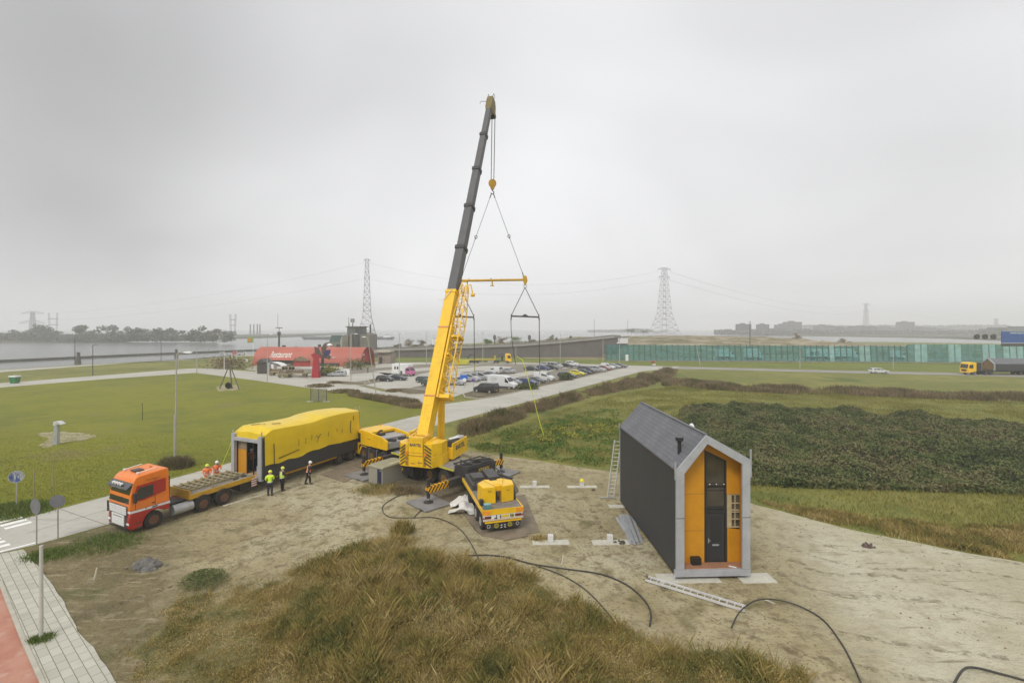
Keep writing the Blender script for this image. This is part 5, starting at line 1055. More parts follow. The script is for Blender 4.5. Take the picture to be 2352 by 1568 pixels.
# hoist rope and hook block
WT = TM((0,0,0),0); 
def WMB(): return MB(CI)
hookX, hookY = (1131-CX)*53.4/F, 53.4; hz_ = H+(753-412)*53.4/F
rp = WMB(); s0 = CT @ ST.inverted().inverted() @ Vector((0,0,0)) if False else None
headw = TM(SL, srz) @ bpt(.975,0,-1.35)
for dx in (-.16,-.12,.14,.18): rp.cyl((headw.x+dx*1.1,headw.y,headw.z),(hookX+dx,hookY,hz_-.1),.022,.022,5)
rp.build('hoist_rope', m_cable, cr)
hb = WMB(); hb.cyl((hookX,hookY-.16,hz_-.45),(hookX,hookY+.16,hz_-.45),.44,.44,18); hb.loft([[(hookX-.28,hookY-.17,hz_-.7),(hookX+.28,hookY-.17,hz_-.7),(hookX+.28,hookY+.17,hz_-.7),(hookX-.28,hookY+.17,hz_-.7)],[(hookX-.16,hookY-.13,hz_-1.15),(hookX+.16,hookY-.13,hz_-1.15),(hookX+.16,hookY+.13,hz_-1.15),(hookX-.16,hookY+.13,hz_-1.15)]])
hbo = hb.build('hook_block', mat('hook_yellow', srgb((190,145,25)), .5, var=.1), cr, bev=.02)
hk = WMB(); hk.tube([(hookX,hookY,hz_-1.1),(hookX,hookY,hz_-1.3)]+[(hookX+.17*math.sin(a),hookY,hz_-1.47+.17*math.cos(a)) for a in [i*.5 for i in range(1,10)]], .05, 7); hk.build('hook', m_blk, hbo, smooth=True)
hzc = hz_-1.62
# spreader rig (hangs from the hook: a thing of its own)
BZ = H+(753-643.5)*53.4/F; bx0, bx1 = (1057-CX)*53.9/F, (1206-CX)*52.9/F; by0, by1 = 53.9, 52.9
rg = thing('lifting_beam', 'yellow lifting beam hanging on steel slings from the crane hook', 'lifting beam', (hookX, hookY, BZ)); RI = Matrix.Translation(Vector((-hookX,-hookY,-BZ)))
mb = MB(RI); mb.cyl((bx0,by0,BZ),(bx1,by1,BZ),.13,.13,12); mb.build('beam_tube', mat('spreader_yellow', srgb((196,152,22)), .5, var=.12, dirt=.2), rg, smooth=True)
mb = MB(RI)
for x, y in ((bx0,by0),(bx1,by1)): mb.prism([(x-.28,BZ+.45),(x+.15,BZ+.45),(x+.28,BZ-.1),(x+.1,BZ-.55),(x-.1,BZ-.55),(x-.2,BZ-.1)], y-.12, y+.12)
mb.build('end_shoe', MATS['spreader_yellow'], rg, bev=.03)
mx_ = (bx0+bx1)/2; mb = MB(RI); mb.beam((mx_,hookY,BZ),(mx_,hookY,BZ-.6),.14,.14); mb.beam((mx_-.22,hookY,BZ-.62),(mx_+.22,hookY,BZ-.62),.2,.08); mb.beam((mx_-.15,hookY,BZ+.1),(mx_-.15,hookY,BZ+.25),.1,.1); mb.beam((bx0+1,by0,BZ+.1),(bx0+1,by0,BZ+.25),.1,.1); mb.beam((bx0+.8,by0,BZ-.1),(bx0+.8,by0,BZ-.6),.12,.12); mb.build('storage_foot', MATS['spreader_yellow'], rg)
def ring(mb, c, r, th, n=12): mb.tube([(c[0]+r*math.sin(a),c[1],c[2]+r*1.25*math.cos(a)) for a in [2*PI*i/n for i in range(n+1)]], th, 5)
for x, y, s in ((bx0,by0,-1),(bx1,by1,1)):
    mb = MB(RI); top = Vector((hookX+s*.12,hookY,hzc)); end = Vector((x-s*.18,y,BZ+.45)); md = top.lerp(end,.52)
    mb.cyl(top, md, .028,.028,6); mb.cyl(md, end, .028,.028,6); ring(mb, md, .14, .035); mb.cyl(top, top.lerp(end,.05), .06,.06,6); mb.cyl(end.lerp(top,.04), end, .06,.06,6); mb.cyl(md.lerp(end,.02), md.lerp(end,.06), .06,.06,6); mb.build('sling', m_cable, rg)
# hanging lower spreaders
ZS = H+(753-727)*53.0/F
for x, y, lab in ((bx0,by0,'dark cross bar on slings hanging partly behind the crane boom'),(bx1,by1,'dark cross bar on slings hanging at the free right end of the yellow beam')):
    t = thing('spreader_bar', lab, 'spreader bar', (x, y, ZS), 0, 'cross bars under the lifting beam'); TI = Matrix.Translation(Vector((-x,-y,-ZS)))
    hw = 1.57; mb = MB(TI); mb.beam((x-hw,y,ZS+.06),(x+hw,y,ZS-.06),.14,.17); mb.prism([(x-.4,ZS+.06),(x,ZS+.3),(x+.4,ZS+.06)], y-.05, y+.05); mb.build('bar', m_dgr, t)
    for s in (-1,1):
        mb = MB(TI); ap = Vector((x,y,BZ-.85)); e = Vector((x+s*(hw-.05),y,ZS+.12)); mb.cyl(ap, e, .045,.045,6); mb.cyl(e+Vector((0,0,.15)), e-Vector((0,0,.5)), .07,.05,6); mb.build('sling', m_cable, t)
        mb = MB(TI); lean = .55 if s < 0 else 0.05; p = [Vector((x+s*hw+lean*k*k, y, ZS-.1-5.2*k)) for k in (0,.25,.5,.75,1)]
        mb.tube(p, .05 if s > 0 else .04, 6); mb.build('chain', m_dgr, t); 
        if s > 0:
            mb = MB(TI); mb.tube([p[-1]+Vector((-.0,0,.6)), p[-1]+Vector((.0,0,-.2)), p[-1]+Vector((.02,0,-1.1))], .045, 6); mb.build('strap_end', mat('hivis_yellow_strap', srgb((150,140,60)), .7), t)
    mb = MB(TI); ring(mb, (x,y,BZ-.72), .15, .045); mb.build('ring', m_galv, t)
# yellow tag line from the sling down to the meadow
tl = [AT(1187,818,53), AT(1200,826,53), AT(1209,855,53.2), AT(1218,890,53.4), AT(1224,905,53.5), AT(1233,945,53.8), AT(1242,978,54), AT(1250,1003,54)]
tag(MB().tube(tl, .035, 5).build('tag_line', mat('neon_yellow', (.75,.8,.05), .6, var=.05)), 'bright yellow tag line hanging from the sling down to the weeds', 'rope')
tl = [AT(534,1015,38.6)+Vector((0,0,.2)), AT(524,1034,39), AT(512,1062,39.2), AT(508,1078,39.4)]
tag(MB().tube(tl, .02, 5).build('tag_line', MATS['neon_yellow']), 'thin yellow line hanging off the left post of the wrapped module', 'rope')

# ================= BALLAST TRAILER =================
BXY = G(1156,1207,.4); brz = R(106.5)
bt = thing('ballast_trailer', 'yellow edged flat ballast truck with its rear to the camera', 'truck', (BXY[0]-.0, BXY[1], 0), brz)
# local +x away from the camera; rear at x=0
mb = MB(); mb.bx(.06,6.6,-1.22,1.22,1.22,1.40); mb.build('load_deck', mat('deck_grey_plate2', (.19,.175,.16), .6, var=.25, scale=4, dirt=.4, dirtcol=(.24,.2,.15)), bt)
mb = MB(); mb.bx(.0,.06,-1.28,1.28,1.12,1.44); mb.bx(.06,6.6,1.22,1.28,1.20,1.44); mb.bx(.06,6.6,-1.28,-1.22,1.20,1.44); mb.build('edge_rail', m_yel, bt)
MB().bx(-.006,0,.78,1.28,1.14,1.42).bx(-.006,0,-1.28,-.80,1.14,1.42).build('reflector', mat('bright_orange', (.85,.32,.02), .4), bt)
MB().bx(.02,.12,-1.24,1.24,.86,1.12).build('lamp_board', m_wht, bt)
for s in (-1,1):
    MB().bx(-.012,.02,s*.95-.20,s*.95+.20,.91,1.06).build('tail_light', mat('dark_red_lens', (.12,.02,.015), .3), bt, bev=.01); MB().prism([(s*1.21-.06,.92),(s*1.21+.06,.92),(s*1.21,1.04)], -.01, .02, 'x').build('reflector_triangle', m_red, bt)
MB().bx(-.008,.02,-.36,.08,.93,1.06).build('number_plate', mat('plate_yellow', srgb((215,185,40)), .5), bt)
MB().bx(-.02,.02,-.5,-.44,.92,1.06).bx(-.02,.02,.14,.2,.9,1.06).bx(-.02,.02,.40,.44,.80,1.1).bx(-.02,.02,.38,.55,.9,.94).build('cable_socket', m_blk, bt)
def badge(y, z, r, par):
    mb = MB(); mb.lathe([(r,0),(r,-.012),(.001,-.012)], (-.02,y,z), 'x', 18); b = mb.build('round_badge', mat('badge_olive', srgb((150,145,50)), .5), par); MB().bx(-.04,-.033,y-r*.55,y+r*.55,z-.022,z+.022).build('badge_mark', m_dgr, b)
badge(-.58,.99,.10,bt)
MB().bx(-.06,.0,-1.26,1.26,.80,.86).build('bumper_bar', mat('pinkish_white', srgb((215,190,160)), .5), bt); MB().bx(-.05,.02,-1.14,1.14,.66,.76).build('bumper_bar', m_yel, bt); MB().bx(0,.1,-1.1,1.1,.76,.80).build('gap', m_blk, bt)
mb = MB(); mb.bx(.02,.05,-1.08,1.08,.28,.66); fl = mb.build('mud_flap', m_blk, bt)
for s in (-1,1):
    mb = MB(); mb.lathe([(.15,0),(.15,-.012),(.001,-.012)], (.02,s*.42,.46), 'x', 18); b = mb.build('round_badge', MATS['badge_olive'], fl); MB().bx(.0,.008,s*.42-.08,s*.42+.08,.44,.48).build('badge_mark', m_dgr, b)
    mb = MB()
    for k in range(2): mb.beam((.012,s*.06,.36+.13*k+.0),(.012,s*.16,.30+.13*k+.0),.04,.014,(1,0,0))
    for k in range(7): a = k*.9; mb.bx(.005,.018,s*.9+.09*math.cos(a)-.02,s*.9+.09*math.cos(a)+.02,.46+.1*math.sin(a)-.02,.46+.1*math.sin(a)+.02)
    mb.build('flap_mark', m_wht, fl)
MB().bx(.3,6.4,-.5,.5,.7,1.2).build('chassis', m_blk, bt)
for x in (.85,2.2,4.9):
    for s in (-1,1): wheel(bt, x, s*.98, .50, .5, m_lgr, sgn=s)
mb = MB(); mb.bx(3.7,6.4,-1.1,1.1,1.40,1.75); mb.bx(4.2,6.2,-.9,-.1,1.75,2.05); mb.bx(4.6,5.8,.1,.9,1.75,1.98); mb.beam((3.9,-1.0,1.75),(3.9,-1.0,2.3),.08,.08); mb.beam((3.9,.9,1.75),(3.9,.9,2.2),.08,.08); mb.beam((3.9,-1.0,2.3),(5.2,-.9,2.35),.06,.06); mb.beam((6.3,-1.0,1.7),(4.6,-1.9,1.7),.12,.12); mb.build('equipment_rack', m_dgr, bt)
MB().bx(3.6,3.66,-.1,.1,1.45,1.6).build('tail_lamp', m_red, bt)
mb = MB(); mb.beam((1.0,1.12,1.4),(1.0,1.12,1.75),.22,.30); mb.beam((1.4,-1.15,1.4),(1.7,-1.1,2.1),.12,.14); mb.beam((2.1,-1.15,1.4),(1.7,-1.1,2.1),.12,.14); mb.build('stanchion', m_blk, bt); BT = TM((BXY[0],BXY[1],0), brz)
# counterweight blocks on the deck
for s, lab in ((1,'left yellow wedge-shaped counterweight block standing on the ballast truck'),(-1,'right yellow wedge-shaped counterweight block standing on the ballast truck')):
    t = thing('counterweight', lab, 'counterweight', BT @ Vector((1.1, s*.62, 1.41)), brz, 'counterweight blocks on the ballast truck')
    A = [(-.05,-s*.42),(.0+(.12 if s < 0 else -.02),s*.40),(.95,s*.52),(1.55,-s*.05),(1.5,-s*.36)]
    mb = MB(); mb.prism(A, .0, 1.02, 'z'); mb.build('block', m_yel, t, bev=.025)
    MB().tube([(-.07,s*.0+.09*math.cos(a)-.03*s,.86+.13*math.sin(a)) for a in [PI+PI*i/6 for i in range(7)]], .012, 5).build('lifting_eye', m_dgr, t)
    MB().beam((-.06,-s*.42,1.03),(1.5,s*.1,1.03),.02,.012).build('seam', MATS['dark_ochre'], t)
t = thing('counterweight_link', 'small yellow bridge piece between the two wedge counterweights', 'counterweight', BT @ Vector((1.5,0,1.41)), brz)
MB().bx(-.1,.15,-.22,.22,.62,.96).bx(.15,.9,-.3,.3,.90,1.0).build('bridge', m_yel, t, bev=.02)
MB().bx(.1,.16,-.04,.04,0,.7).build('post', m_dgr, t)
t = thing('tool_chest', 'small teal box at the near left corner of the ballast truck deck', 'tool box', BT @ Vector((.28,.92,1.41)), brz)
m_teal = mat('teal_paint', (.10,.24,.25), .5, var=.1); MB().bx(-.12,.14,-.2,.2,0,.26).build('body', m_teal, t, bev=.01); MB().bx(-.13,.15,-.21,.21,.26,.31).build('lid', mat('pale_teal', (.22,.42,.42), .5), t, bev=.01)
# road plates under the truck
m_plate = mat('rusty_road_plate', (.20,.16,.11), .8, var=.2, scale=1.5, dirt=.5, dirtcol=(.24,.19,.13))
def plate(quad, label, z=.02):
    q = [Vector((*G(*p), 0)) for p in quad]; mb = MB(); mb.add([(p.x,p.y,z) for p in q]+[(p.x,p.y,z+.03) for p in q], [(3,2,1,0),(4,5,6,7),(0,1,5,4),(1,2,6,5),(2,3,7,6),(3,0,4,7)]); tag(mb.build('road_plate', m_plate), label, 'steel plate', 'steel road plates on the sand')
plate(((1045,1160),(1095,1150),(1156,1240),(1105,1230)), 'brown steel road plate left of the ballast truck rear')
plate(((1100,1150),(1168,1142),(1213,1232),(1157,1243)), 'brown steel road plate under the middle of the ballast truck, nearest corner showing', .024)
plate(((1170,1142),(1205,1136),(1240,1222),(1192,1230)), 'brown steel road plate sticking out right of the ballast truck', .021)
plate(((735,1090),(800,1068),(850,1083),(790,1108)), 'brown steel road plate in front of the wrapped module', .022)
plate(((800,1066),(850,1050),(880,1062),(850,1080)), 'brown steel road plate beneath the left outrigger beam', .019)
plate(((760,1075),(830,1040),(850,1050),(790,1084)), 'worn road plate behind the module trailer wheels', .016)
# dark disturbed soil round crane
sheet('crane_pad_soil', gp((800,1060),(900,1035),(1060,1040),(1180,1090),(1190,1140),(1215,1225),(1100,1225),(1055,1165),(960,1135),(860,1115),(790,1090)), .0152, g_mud, .35, .5)
# white plastic sheet
px_, py_ = G(1063,1172); gx, gy = np.meshgrid(np.linspace(0,1,18), np.linspace(0,1,22))
c4 = [np.array(G(1034,1158)), np.array(G(1078,1152)), np.array(G(1100,1186)), np.array(G(1032,1182))]
mb = MB(); vs = []
for j in range(22):
    for i in range(18):
        s_, t_ = i/17, j/21; pnt = (c4[0]*(1-s_)+c4[1]*s_)*(1-t_)+(c4[3]*(1-s_)+c4[2]*s_)*t_
        zz_ = .06+.75*(vnoise(np.array([pnt[0]]),np.array([pnt[1]]),.55,3,50)[0]-.25)*math.sin(PI*min(1,max(0,s_*.9+.05)))+(.5*(1-t_)**2)*s_
        vs.append((pnt[0]+.25*(vnoise(np.array([t_*3.]),np.array([s_*2.]),1,2,9)[0]-.5), pnt[1], max(.03, zz_)))
mb.add(vs, [(j*18+i,j*18+i+1,(j+1)*18+i+1,(j+1)*18+i) for j in range(21) for i in range(17) if not (8 < j < 13 and i < 6)])
tag(mb.build('plastic_sheet', mat('white_plastic_film', (.62,.60,.56), .4, var=.1, scale=2), smooth=True, auto=50), 'crumpled whitish plastic sheet beside the ballast truck', 'sheet')
# hoses
m_hose = mat('black_hose', (.05,.046,.04), .6, var=.2)
def hose(pts, label, r=.028, z=.05, name='hose'):
    q = [Vector((*G(u_, v_), z if len(p_) < 3 else p_[2])) for p_ in pts for u_, v_ in [p_[:2]]]; out = []
    for i in range(len(q)-1):
        p0 = q[max(i-1,0)]; p1 = q[i]; p2 = q[i+1]; p3 = q[min(i+2,len(q)-1)]
        for k in range(5):
            t = k/5; out.append(.5*((2*p1)+(p2-p0)*t+(2*p0-5*p1+4*p2-p3)*t*t+(3*p1-p0-3*p2+p3)*t**3))
    out.append(q[-1]); tag(MB().tube(out, r, 6).build(name, m_hose, smooth=True, auto=60), label, 'hose')
hose([(975,1135),(950,1133),(915,1140),(888,1155),(878,1168),(885,1183),(905,1190),(950,1190),(1000,1190),(1040,1205),(1065,1225),(1085,1255),(1100,1285)], 'black hose looping over the sand in front of the grey cabin')
hose([(1000,1148),(985,1160),(965,1175),(950,1190)], 'short black hose crossing the nearest outrigger mat')
hose([(1020,1282),(1100,1276),(1160,1280),(1220,1296),(1300,1308),(1380,1320),(1440,1345),(1480,1380),(1495,1410),(1492,1440)], 'thick black pipe curving from the grass mound past the footings', .038)
hose([(1230,1300),(1290,1322),(1340,1352),(1375,1385),(1405,1420)], 'thin black pipe running down into the brown grass', .026)
hose([(1680,1458,.3),(1700,1425,.4),(1740,1395,.35),(1790,1388,.2),(1840,1398,.1),(1890,1425),(1930,1475),(1960,1530),(1990,1600)], 'large black pipe arching over the pale sand at bottom right', .032)
hose([(2190,1575),(2212,1550,.2),(2240,1542,.15),(2300,1550),(2380,1572)], 'end of a black pipe poking in at the bottom right corner', .04)
for (a0, b0, a1, b1), lab in (((1752,1376,1780,1388),'pale stick lying on the sand right of the fallen ladder'),):
    a = Vector((*G(a0,b0), .04)); b = Vector((*G(a1,b1), .04)); tag(MB().beam(a,b,.07,.04).build('stick', mat('bleached_wood', (.6,.57,.45), .8)), lab, 'stick')
a = Vector((*G(216,1330), 0)); tag(MB().beam(a, a+Vector((.06,.1,.52)),.05,.05).build('stake', MATS['bleached_wood']), 'short pale wooden stake standing alone in the verge', 'stake')
a = Vector((*G(512,1163), .04)); b = Vector((*G(645,1125), .04)); tag(MB().beam(a,b,.08,.06).build('lath', MATS['bleached_wood']), 'long wooden lath lying on the sand behind the tractor wheels', 'lath')
a = Vector((*G(1290,1299), .05)); tag(MB().beam(a, a+Vector((.1,.15,.45)),.03,.03).build('stake', MATS['bleached_wood']), 'thin white peg standing by the thick black pipe', 'stake')

# ================= PEOPLE =================
m_skin = mat('skin', (.45,.26,.19), .5, var=.08)
def skinmesh(name, V, E, Rd, root, m, parent, sub=1):
    me = bpy.data.meshes.new('tmp'); me.from_pydata([tuple(v) for v in V], E, []); ob = bpy.data.objects.new('tmp', me); COL.objects.link(ob)
    md = ob.modifiers.new('s', 'SKIN'); md.use_smooth_shade = True
    sv = me.skin_vertices[0].data
    for i, r in enumerate(Rd): sv[i].radius = (r, r) if not isinstance(r, tuple) else r
    sv[root].use_root = True
    s2 = ob.modifiers.new('d', 'SUBSURF'); s2.levels = sub; s2.render_levels = sub
    bpy.context.view_layer.update()
    nm = bpy.data.meshes.new_from_object(ob.evaluated_get(bpy.context.evaluated_depsgraph_get())); bpy.data.objects.remove(ob)
    nm.materials.clear()
    nm.materials.append(m); nm.name = name; o = bpy.data.objects.new(name, nm); COL.objects.link(o); o.parent = parent; return o
def person(label, loc, rz, jacket, trous, helmet, vest=None, lean=0, arms=((-.05,0,0),(.05,0,0)), legs=(.0,.0), look=0, bend=None, h=1.0):
    """local +x is where the person faces; arms: hand target offsets from the hip side"""
    t = thing('person', label, 'person', loc, rz, None)
    L = lambda x, y, z: Vector((x*h, y*h, z*h))
    hip = L(0,0,.95); ch = L(.04+lean*.55,0,1.28); nk = L(.02+lean*.9,0,1.50); hd = L(.05+lean*1.15,look*.03,1.66); top = L(.04+lean*1.2,0,1.76)
    V = [hip, ch, nk, hd, top]; E = [(0,1),(1,2),(2,3),(3,4)]; Rd = [.125,.14,.06,.098,.075]
    arm_ids = []
    for s, tg in ((1, arms[0]), (-1, arms[1])):
        sh = L(.02+lean*.85, s*.20, 1.43); hand = L(tg[0]+lean*.5, s*.27+tg[1], .86+tg[2]); el = (sh+hand)/2+L(-.08, s*.06, -.02)
        w = hand.lerp(el, .08); b = len(V); V += [sh, el, w]; E += [(2,b),(b,b+1),(b+1,b+2)]; Rd += [.062,.05,.033]
        dr = (hand-el).normalized(); sd_ = dr.cross(Vector((0,1,0))).normalized() if abs(dr.y) < .9 else Vector((1,0,0)); palm = w+dr*.075; p = len(V); V.append(palm); E.append((b+2,p)); Rd.append(.03)
        for k, ln in enumerate((.055,.068,.072,.062)):
            o_ = sd_*((k-1.5)*.019); cu = Vector((0,-s*1,0))*.012; V += [palm+o_+dr*.03, palm+o_+dr*(.03+ln*.6)+cu, palm+o_*.9+dr*(.03+ln)+cu*2.5]; q = len(V)-3; E += [(p,q),(q,q+1),(q+1,q+2)]; Rd += [.010,.0095,.008]
        V += [w+dr*.045+sd_*.035, w+dr*.09+sd_*.05]; q = len(V)-2; E += [(b+2,q),(q,q+1)]; Rd += [.012,.010]
        arm_ids.append(b)
    leg_ids = []
    for s, st in ((1, legs[0]), (-1, legs[1])):
        hj = L(0, s*.095, .90); kn = L(st*.5+.03, s*.115, .50); an = L(st, s*.125, .09); tb = L(st+.17, s*.15, .045); b = len(V); V += [hj, kn, an, tb]; E += [(0,b),(b,b+1),(b+1,b+2),(b+2,b+3)]; Rd += [.10,.068,.05,.045]; leg_ids.append(b)
    skinmesh('body', V, E, Rd, 0, m_skin, t)
    # clothing: slightly wider skins over the same bones
    jv = [hip+L(0,0,-.05), hip+L(0,0,.1), ch, nk+L(0,0,-.05), nk+L(0,0,.0)]; je = [(0,1),(1,2),(2,3),(3,4)]; jr = [(.165,.20),(.15,.19),(.155,.215),(.12,.17),(.07,.08)]
    for b in arm_ids:
        sh, el, w = V[b], V[b+1], V[b+2]; q = len(jv); jv += [sh, el, w.lerp(el,.12)]; je += [(3,q),(q,q+1),(q+1,q+2)]; jr += [.09,.075,.055]
    jr = [r if not isinstance(r, tuple) else (sum(r)/2*.93) for r in jr]
    jk = skinmesh('jacket' if not vest else 'vest', jv if not vest else jv[:5], je if not vest else je[:4], jr if not vest else [r+.012 for r in jr[:5]], 0, vest or jacket, t)
    if vest: skinmesh('jacket', jv, je, jr, 0, jacket, t)
    tv = [hip+L(0,0,.02)]; te = []; trr = [.145]
    for b in leg_ids:
        q = len(tv); tv += [V[b], V[b+1], V[b+2]+L(0,0,.04)]; te += [(0,q),(q,q+1),(q+1,q+2)]; trr += [.118,.092,.082]
    trs = skinmesh('trousers', tv, te, trr, 0, trous, t)
    for b in leg_ids:
        an, tb = V[b+2], V[b+3]; mb = MB(); mb.loft([[an+L(-.06,-.045,-.085),an+L(-.06,.045,-.085),an+L(-.05,.04,.06),an+L(-.05,-.04,.06)],[an+L(.05,-.05,-.085),an+L(.05,.05,-.085),an+L(.04,.045,.06),an+L(.04,-.045,.06)],[tb+L(.05,-.045,-.04),tb+L(.05,.045,-.04),tb+L(.03,.03,.035),tb+L(.03,-.03,.035)]]); mb.build('boot', m_blk, t, smooth=True, auto=50)
    if helmet:
        c = hd+L(0,0,.035); mb = MB(); mb.lathe([(.118,-.01),(.128,.02),(.12,.07),(.09,.115),(.045,.14),(.002,.145)], c, 'z', 16); mb.lathe([(.115,-.012),(.142,-.008),(.13,.01)], c+L(.02,0,0), 'z', 16); mb.build('helmet', helmet, t, smooth=True, auto=60)
    # face: nose, eyes
    mb = MB(); f = hd+L(.095,0,-.02); mb.add([f+L(-.01,-.015,-.02),f+L(-.01,.015,-.02),f+L(.022,0,-.02),f+L(-.008,0,.03)], [(0,1,2),(0,2,3),(1,3,2),(0,3,1)]); mb.build('nose', m_skin, t)
    for s in (-1,1): MB().lathe([(.001,0),(.011,.003),(.001,.008)], hd+L(.088,s*.033,.0), 'x', 8).build('eye', m_blk, t)
    # reflective bands
    if jacket in (m_hvy, m_hvo) or vest:
        mb = MB(); rr = .20; 
        for z in (1.0,):
            c = hip.lerp(ch, (z-.95)/.33); mb.lathe([(.178,-.025),(.185,-.02),(.185,.02),(.178,.025)], c, 'z', 18)
        if vest:
            for s in (-1,1): mb.beam(ch+L(-.17,s*.09,-.15), nk+L(-.12,s*.09,-.02), .012,.05,(0,1,0))
        mb.build('reflective_band', m_refl, jk)
    return t
m_hvy = mat('hivis_yellow', (.62,.85,.03), .65, var=.08, scale=8); m_hvo = mat('hivis_orange', (.95,.22,.06), .65, var=.08, scale=8); m_refl = mat('reflective_tape', (.66,.66,.62), .4, var=.05)
m_trs = mat('dark_trousers', (.035,.032,.045), .85, var=.2); m_trb = mat('black_trousers', (.016,.015,.016), .85, var=.2); m_jkb = mat('black_jacket', (.02,.02,.022), .8, var=.2)
m_hly = mat('pale_yellow_helmet', (.72,.78,.08), .35, var=.05); m_hlw = mat('white_helmet', (.8,.8,.77), .35, var=.03)
def gl(u_, v_, z=0): x, y = G(u_, v_, z); return (x, y, z)
person('person in a yellow hi-vis jacket with back turned, left of two by the wrapped module', gl(620,1138), R(100), m_hvy, m_trs, m_hly, arms=((.10,-.02,.18),(.22,.10,.24)), h=1.02)
person('person in a yellow hi-vis vest over black clothes standing right of the yellow jacket', gl(648,1127), R(70), m_jkb, m_trb, m_hly, vest=m_hvy, arms=((.02,0,.02),(.18,.12,.22)), legs=(.08,-.08))
person('person in an orange hi-vis vest and white helmet walking alone beside the wrapped module', gl(708,1112), R(35), m_jkb, m_trb, m_hlw, vest=m_hvo, lean=.08, arms=((.05,0,.0),(-.05,0,.0)), legs=(-.20,.12))
person('person in orange hi-vis clothing and yellow helmet behind the trailer deck', gl(476,1118), R(-60), m_hvo, m_hvo, m_hly, arms=((.22,-.05,.22),(.22,.05,.22)), lean=.1)
person('person in orange hi-vis clothing and white helmet behind the trailer deck', gl(497,1110), R(-40), m_hvo, m_hvo, m_hlw, arms=((.25,-.05,.3),(.2,.05,.25)), lean=.05)
person('person in a yellow hi-vis vest half hidden behind the far end of the wrapped module', gl(830,1040), R(140), m_jkb, m_trb, None, vest=m_hvy, lean=.12, arms=((.2,0,.1),(.2,0,.1)))
pp_ = TM((MX,MY,.9), mrz) @ Vector((1.0, 2.35, .12))
person('person in dark orange clothing and helmet standing in the open doorway of the wrapped module', pp_, mrz+R(60), mat('dull_orange_cloth', (.22,.06,.03), .8), m_trb, m_hlw, arms=((.2,0,.2),(.2,0,.2)), h=.98)

# ================= CARS =================
CARK = {  # x, top z, belt z (front -> rear) ; indices: windscreen span, side glass span, rear span ; wheel x
 'hatch':  dict(L=4.1, W=1.74, st=[(2.05,.58,.50,.80),(1.93,.74,.62,.95),(1.10,.95,.86,1),(.85,1.0,.9,1),(.20,1.43,.93,1),(-.85,1.45,.96,1),(-1.55,1.36,.98,1),(-1.95,.98,.93,.97),(-2.05,.60,.52,.86)], ws=(3,4), sg=(3,6), rw=(6,7), wx=(1.28,-1.25)),
 'sedan':  dict(L=4.6, W=1.78, st=[(2.3,.56,.48,.80),(2.15,.70,.60,.95),(1.15,.92,.84,1),(.85,.97,.88,1),(.15,1.40,.90,1),(-.80,1.40,.92,1),(-1.45,1.02,.94,1),(-2.15,1.0,.92,.97),(-2.3,.62,.52,.86)], ws=(3,4), sg=(3,6), rw=(5,6), wx=(1.42,-1.38)),
 'estate': dict(L=4.6, W=1.76, st=[(2.3,.58,.50,.80),(2.15,.74,.62,.95),(1.15,.95,.86,1),(.85,1.0,.9,1),(.2,1.43,.92,1),(-1.0,1.45,.94,1),(-1.9,1.38,.95,1),(-2.22,.98,.93,.97),(-2.3,.62,.52,.88)], ws=(3,4), sg=(3,6), rw=(6,7), wx=(1.42,-1.35)),
 'suv':    dict(L=4.6, W=1.85, st=[(2.3,.72,.60,.82),(2.18,.98,.78,.95),(1.1,1.12,1.02,1),(.9,1.15,1.05,1),(.35,1.68,1.08,1),(-1.2,1.72,1.10,1),(-2.0,1.66,1.10,1),(-2.25,1.15,1.08,.97),(-2.3,.72,.6,.9)], ws=(3,4), sg=(3,6), rw=(6,7), wx=(1.4,-1.35)),
 'mpv':    dict(L=4.9, W=1.92, st=[(2.45,.70,.58,.82),(2.32,.95,.78,.95),(1.55,1.22,1.05,1),(1.35,1.28,1.08,1),(.60,1.88,1.12,1),(-1.2,1.95,1.14,1),(-2.3,1.90,1.14,1),(-2.42,1.2,1.12,.98),(-2.45,.72,.6,.94)], ws=(3,4), sg=(3,6), rw=(6,7), wx=(1.5,-1.5)),
 'van':    dict(L=4.9, W=1.92, st=[(2.45,.70,.58,.82),(2.32,.95,.78,.95),(1.55,1.22,1.05,1),(1.35,1.28,1.08,1),(.65,1.88,1.12,1),(-1.2,1.95,1.14,1),(-2.35,1.93,1.14,1),(-2.42,1.2,1.12,.98),(-2.45,.72,.6,.94)], ws=(3,4), sg=(3,4.6), rw=None, wx=(1.5,-1.5)),
 'smallvan': dict(L=4.2, W=1.75, st=[(2.1,.62,.52,.80),(1.98,.84,.68,.95),(1.25,1.08,.95,1),(1.05,1.12,.98,1),(.35,1.72,1.0,1),(-.9,1.80,1.02,1),(-1.95,1.78,1.02,1),(-2.05,1.1,1.0,.98),(-2.1,.66,.55,.92)], ws=(3,4), sg=(3,4.5), rw=(6,7), wx=(1.3,-1.3)),
 'bigvan': dict(L=6.4, W=2.05, st=[(3.2,.78,.62,.82),(3.05,1.08,.85,.95),(2.30,1.32,1.2,1),(2.1,1.40,1.22,1),(1.35,2.35,1.26,1),(.7,2.68,1.28,1),(-3.05,2.72,1.28,1),(-3.15,1.5,1.25,.98),(-3.2,.80,.62,.94)], ws=(3,4), sg=(3,4.5), rw=None, wx=(2.15,-1.75)),
}
def paint(name, c): return mat('paint_'+name, c, .28, var=.03, coat=.6, dirt=.12, dirtcol=(.25,.22,.18))
PT = {'black': (.015,.016,.018), 'white': (.62,.63,.63), 'silver': (.36,.37,.38), 'blue': (.02,.035,.14), 'navy': (.018,.022,.05), 'grey': (.10,.105,.115), 'yellow': (.62,.56,.02), 'red': (.22,.03,.035), 'green': (.018,.04,.035), 'dgreen': (.02,.028,.022)}
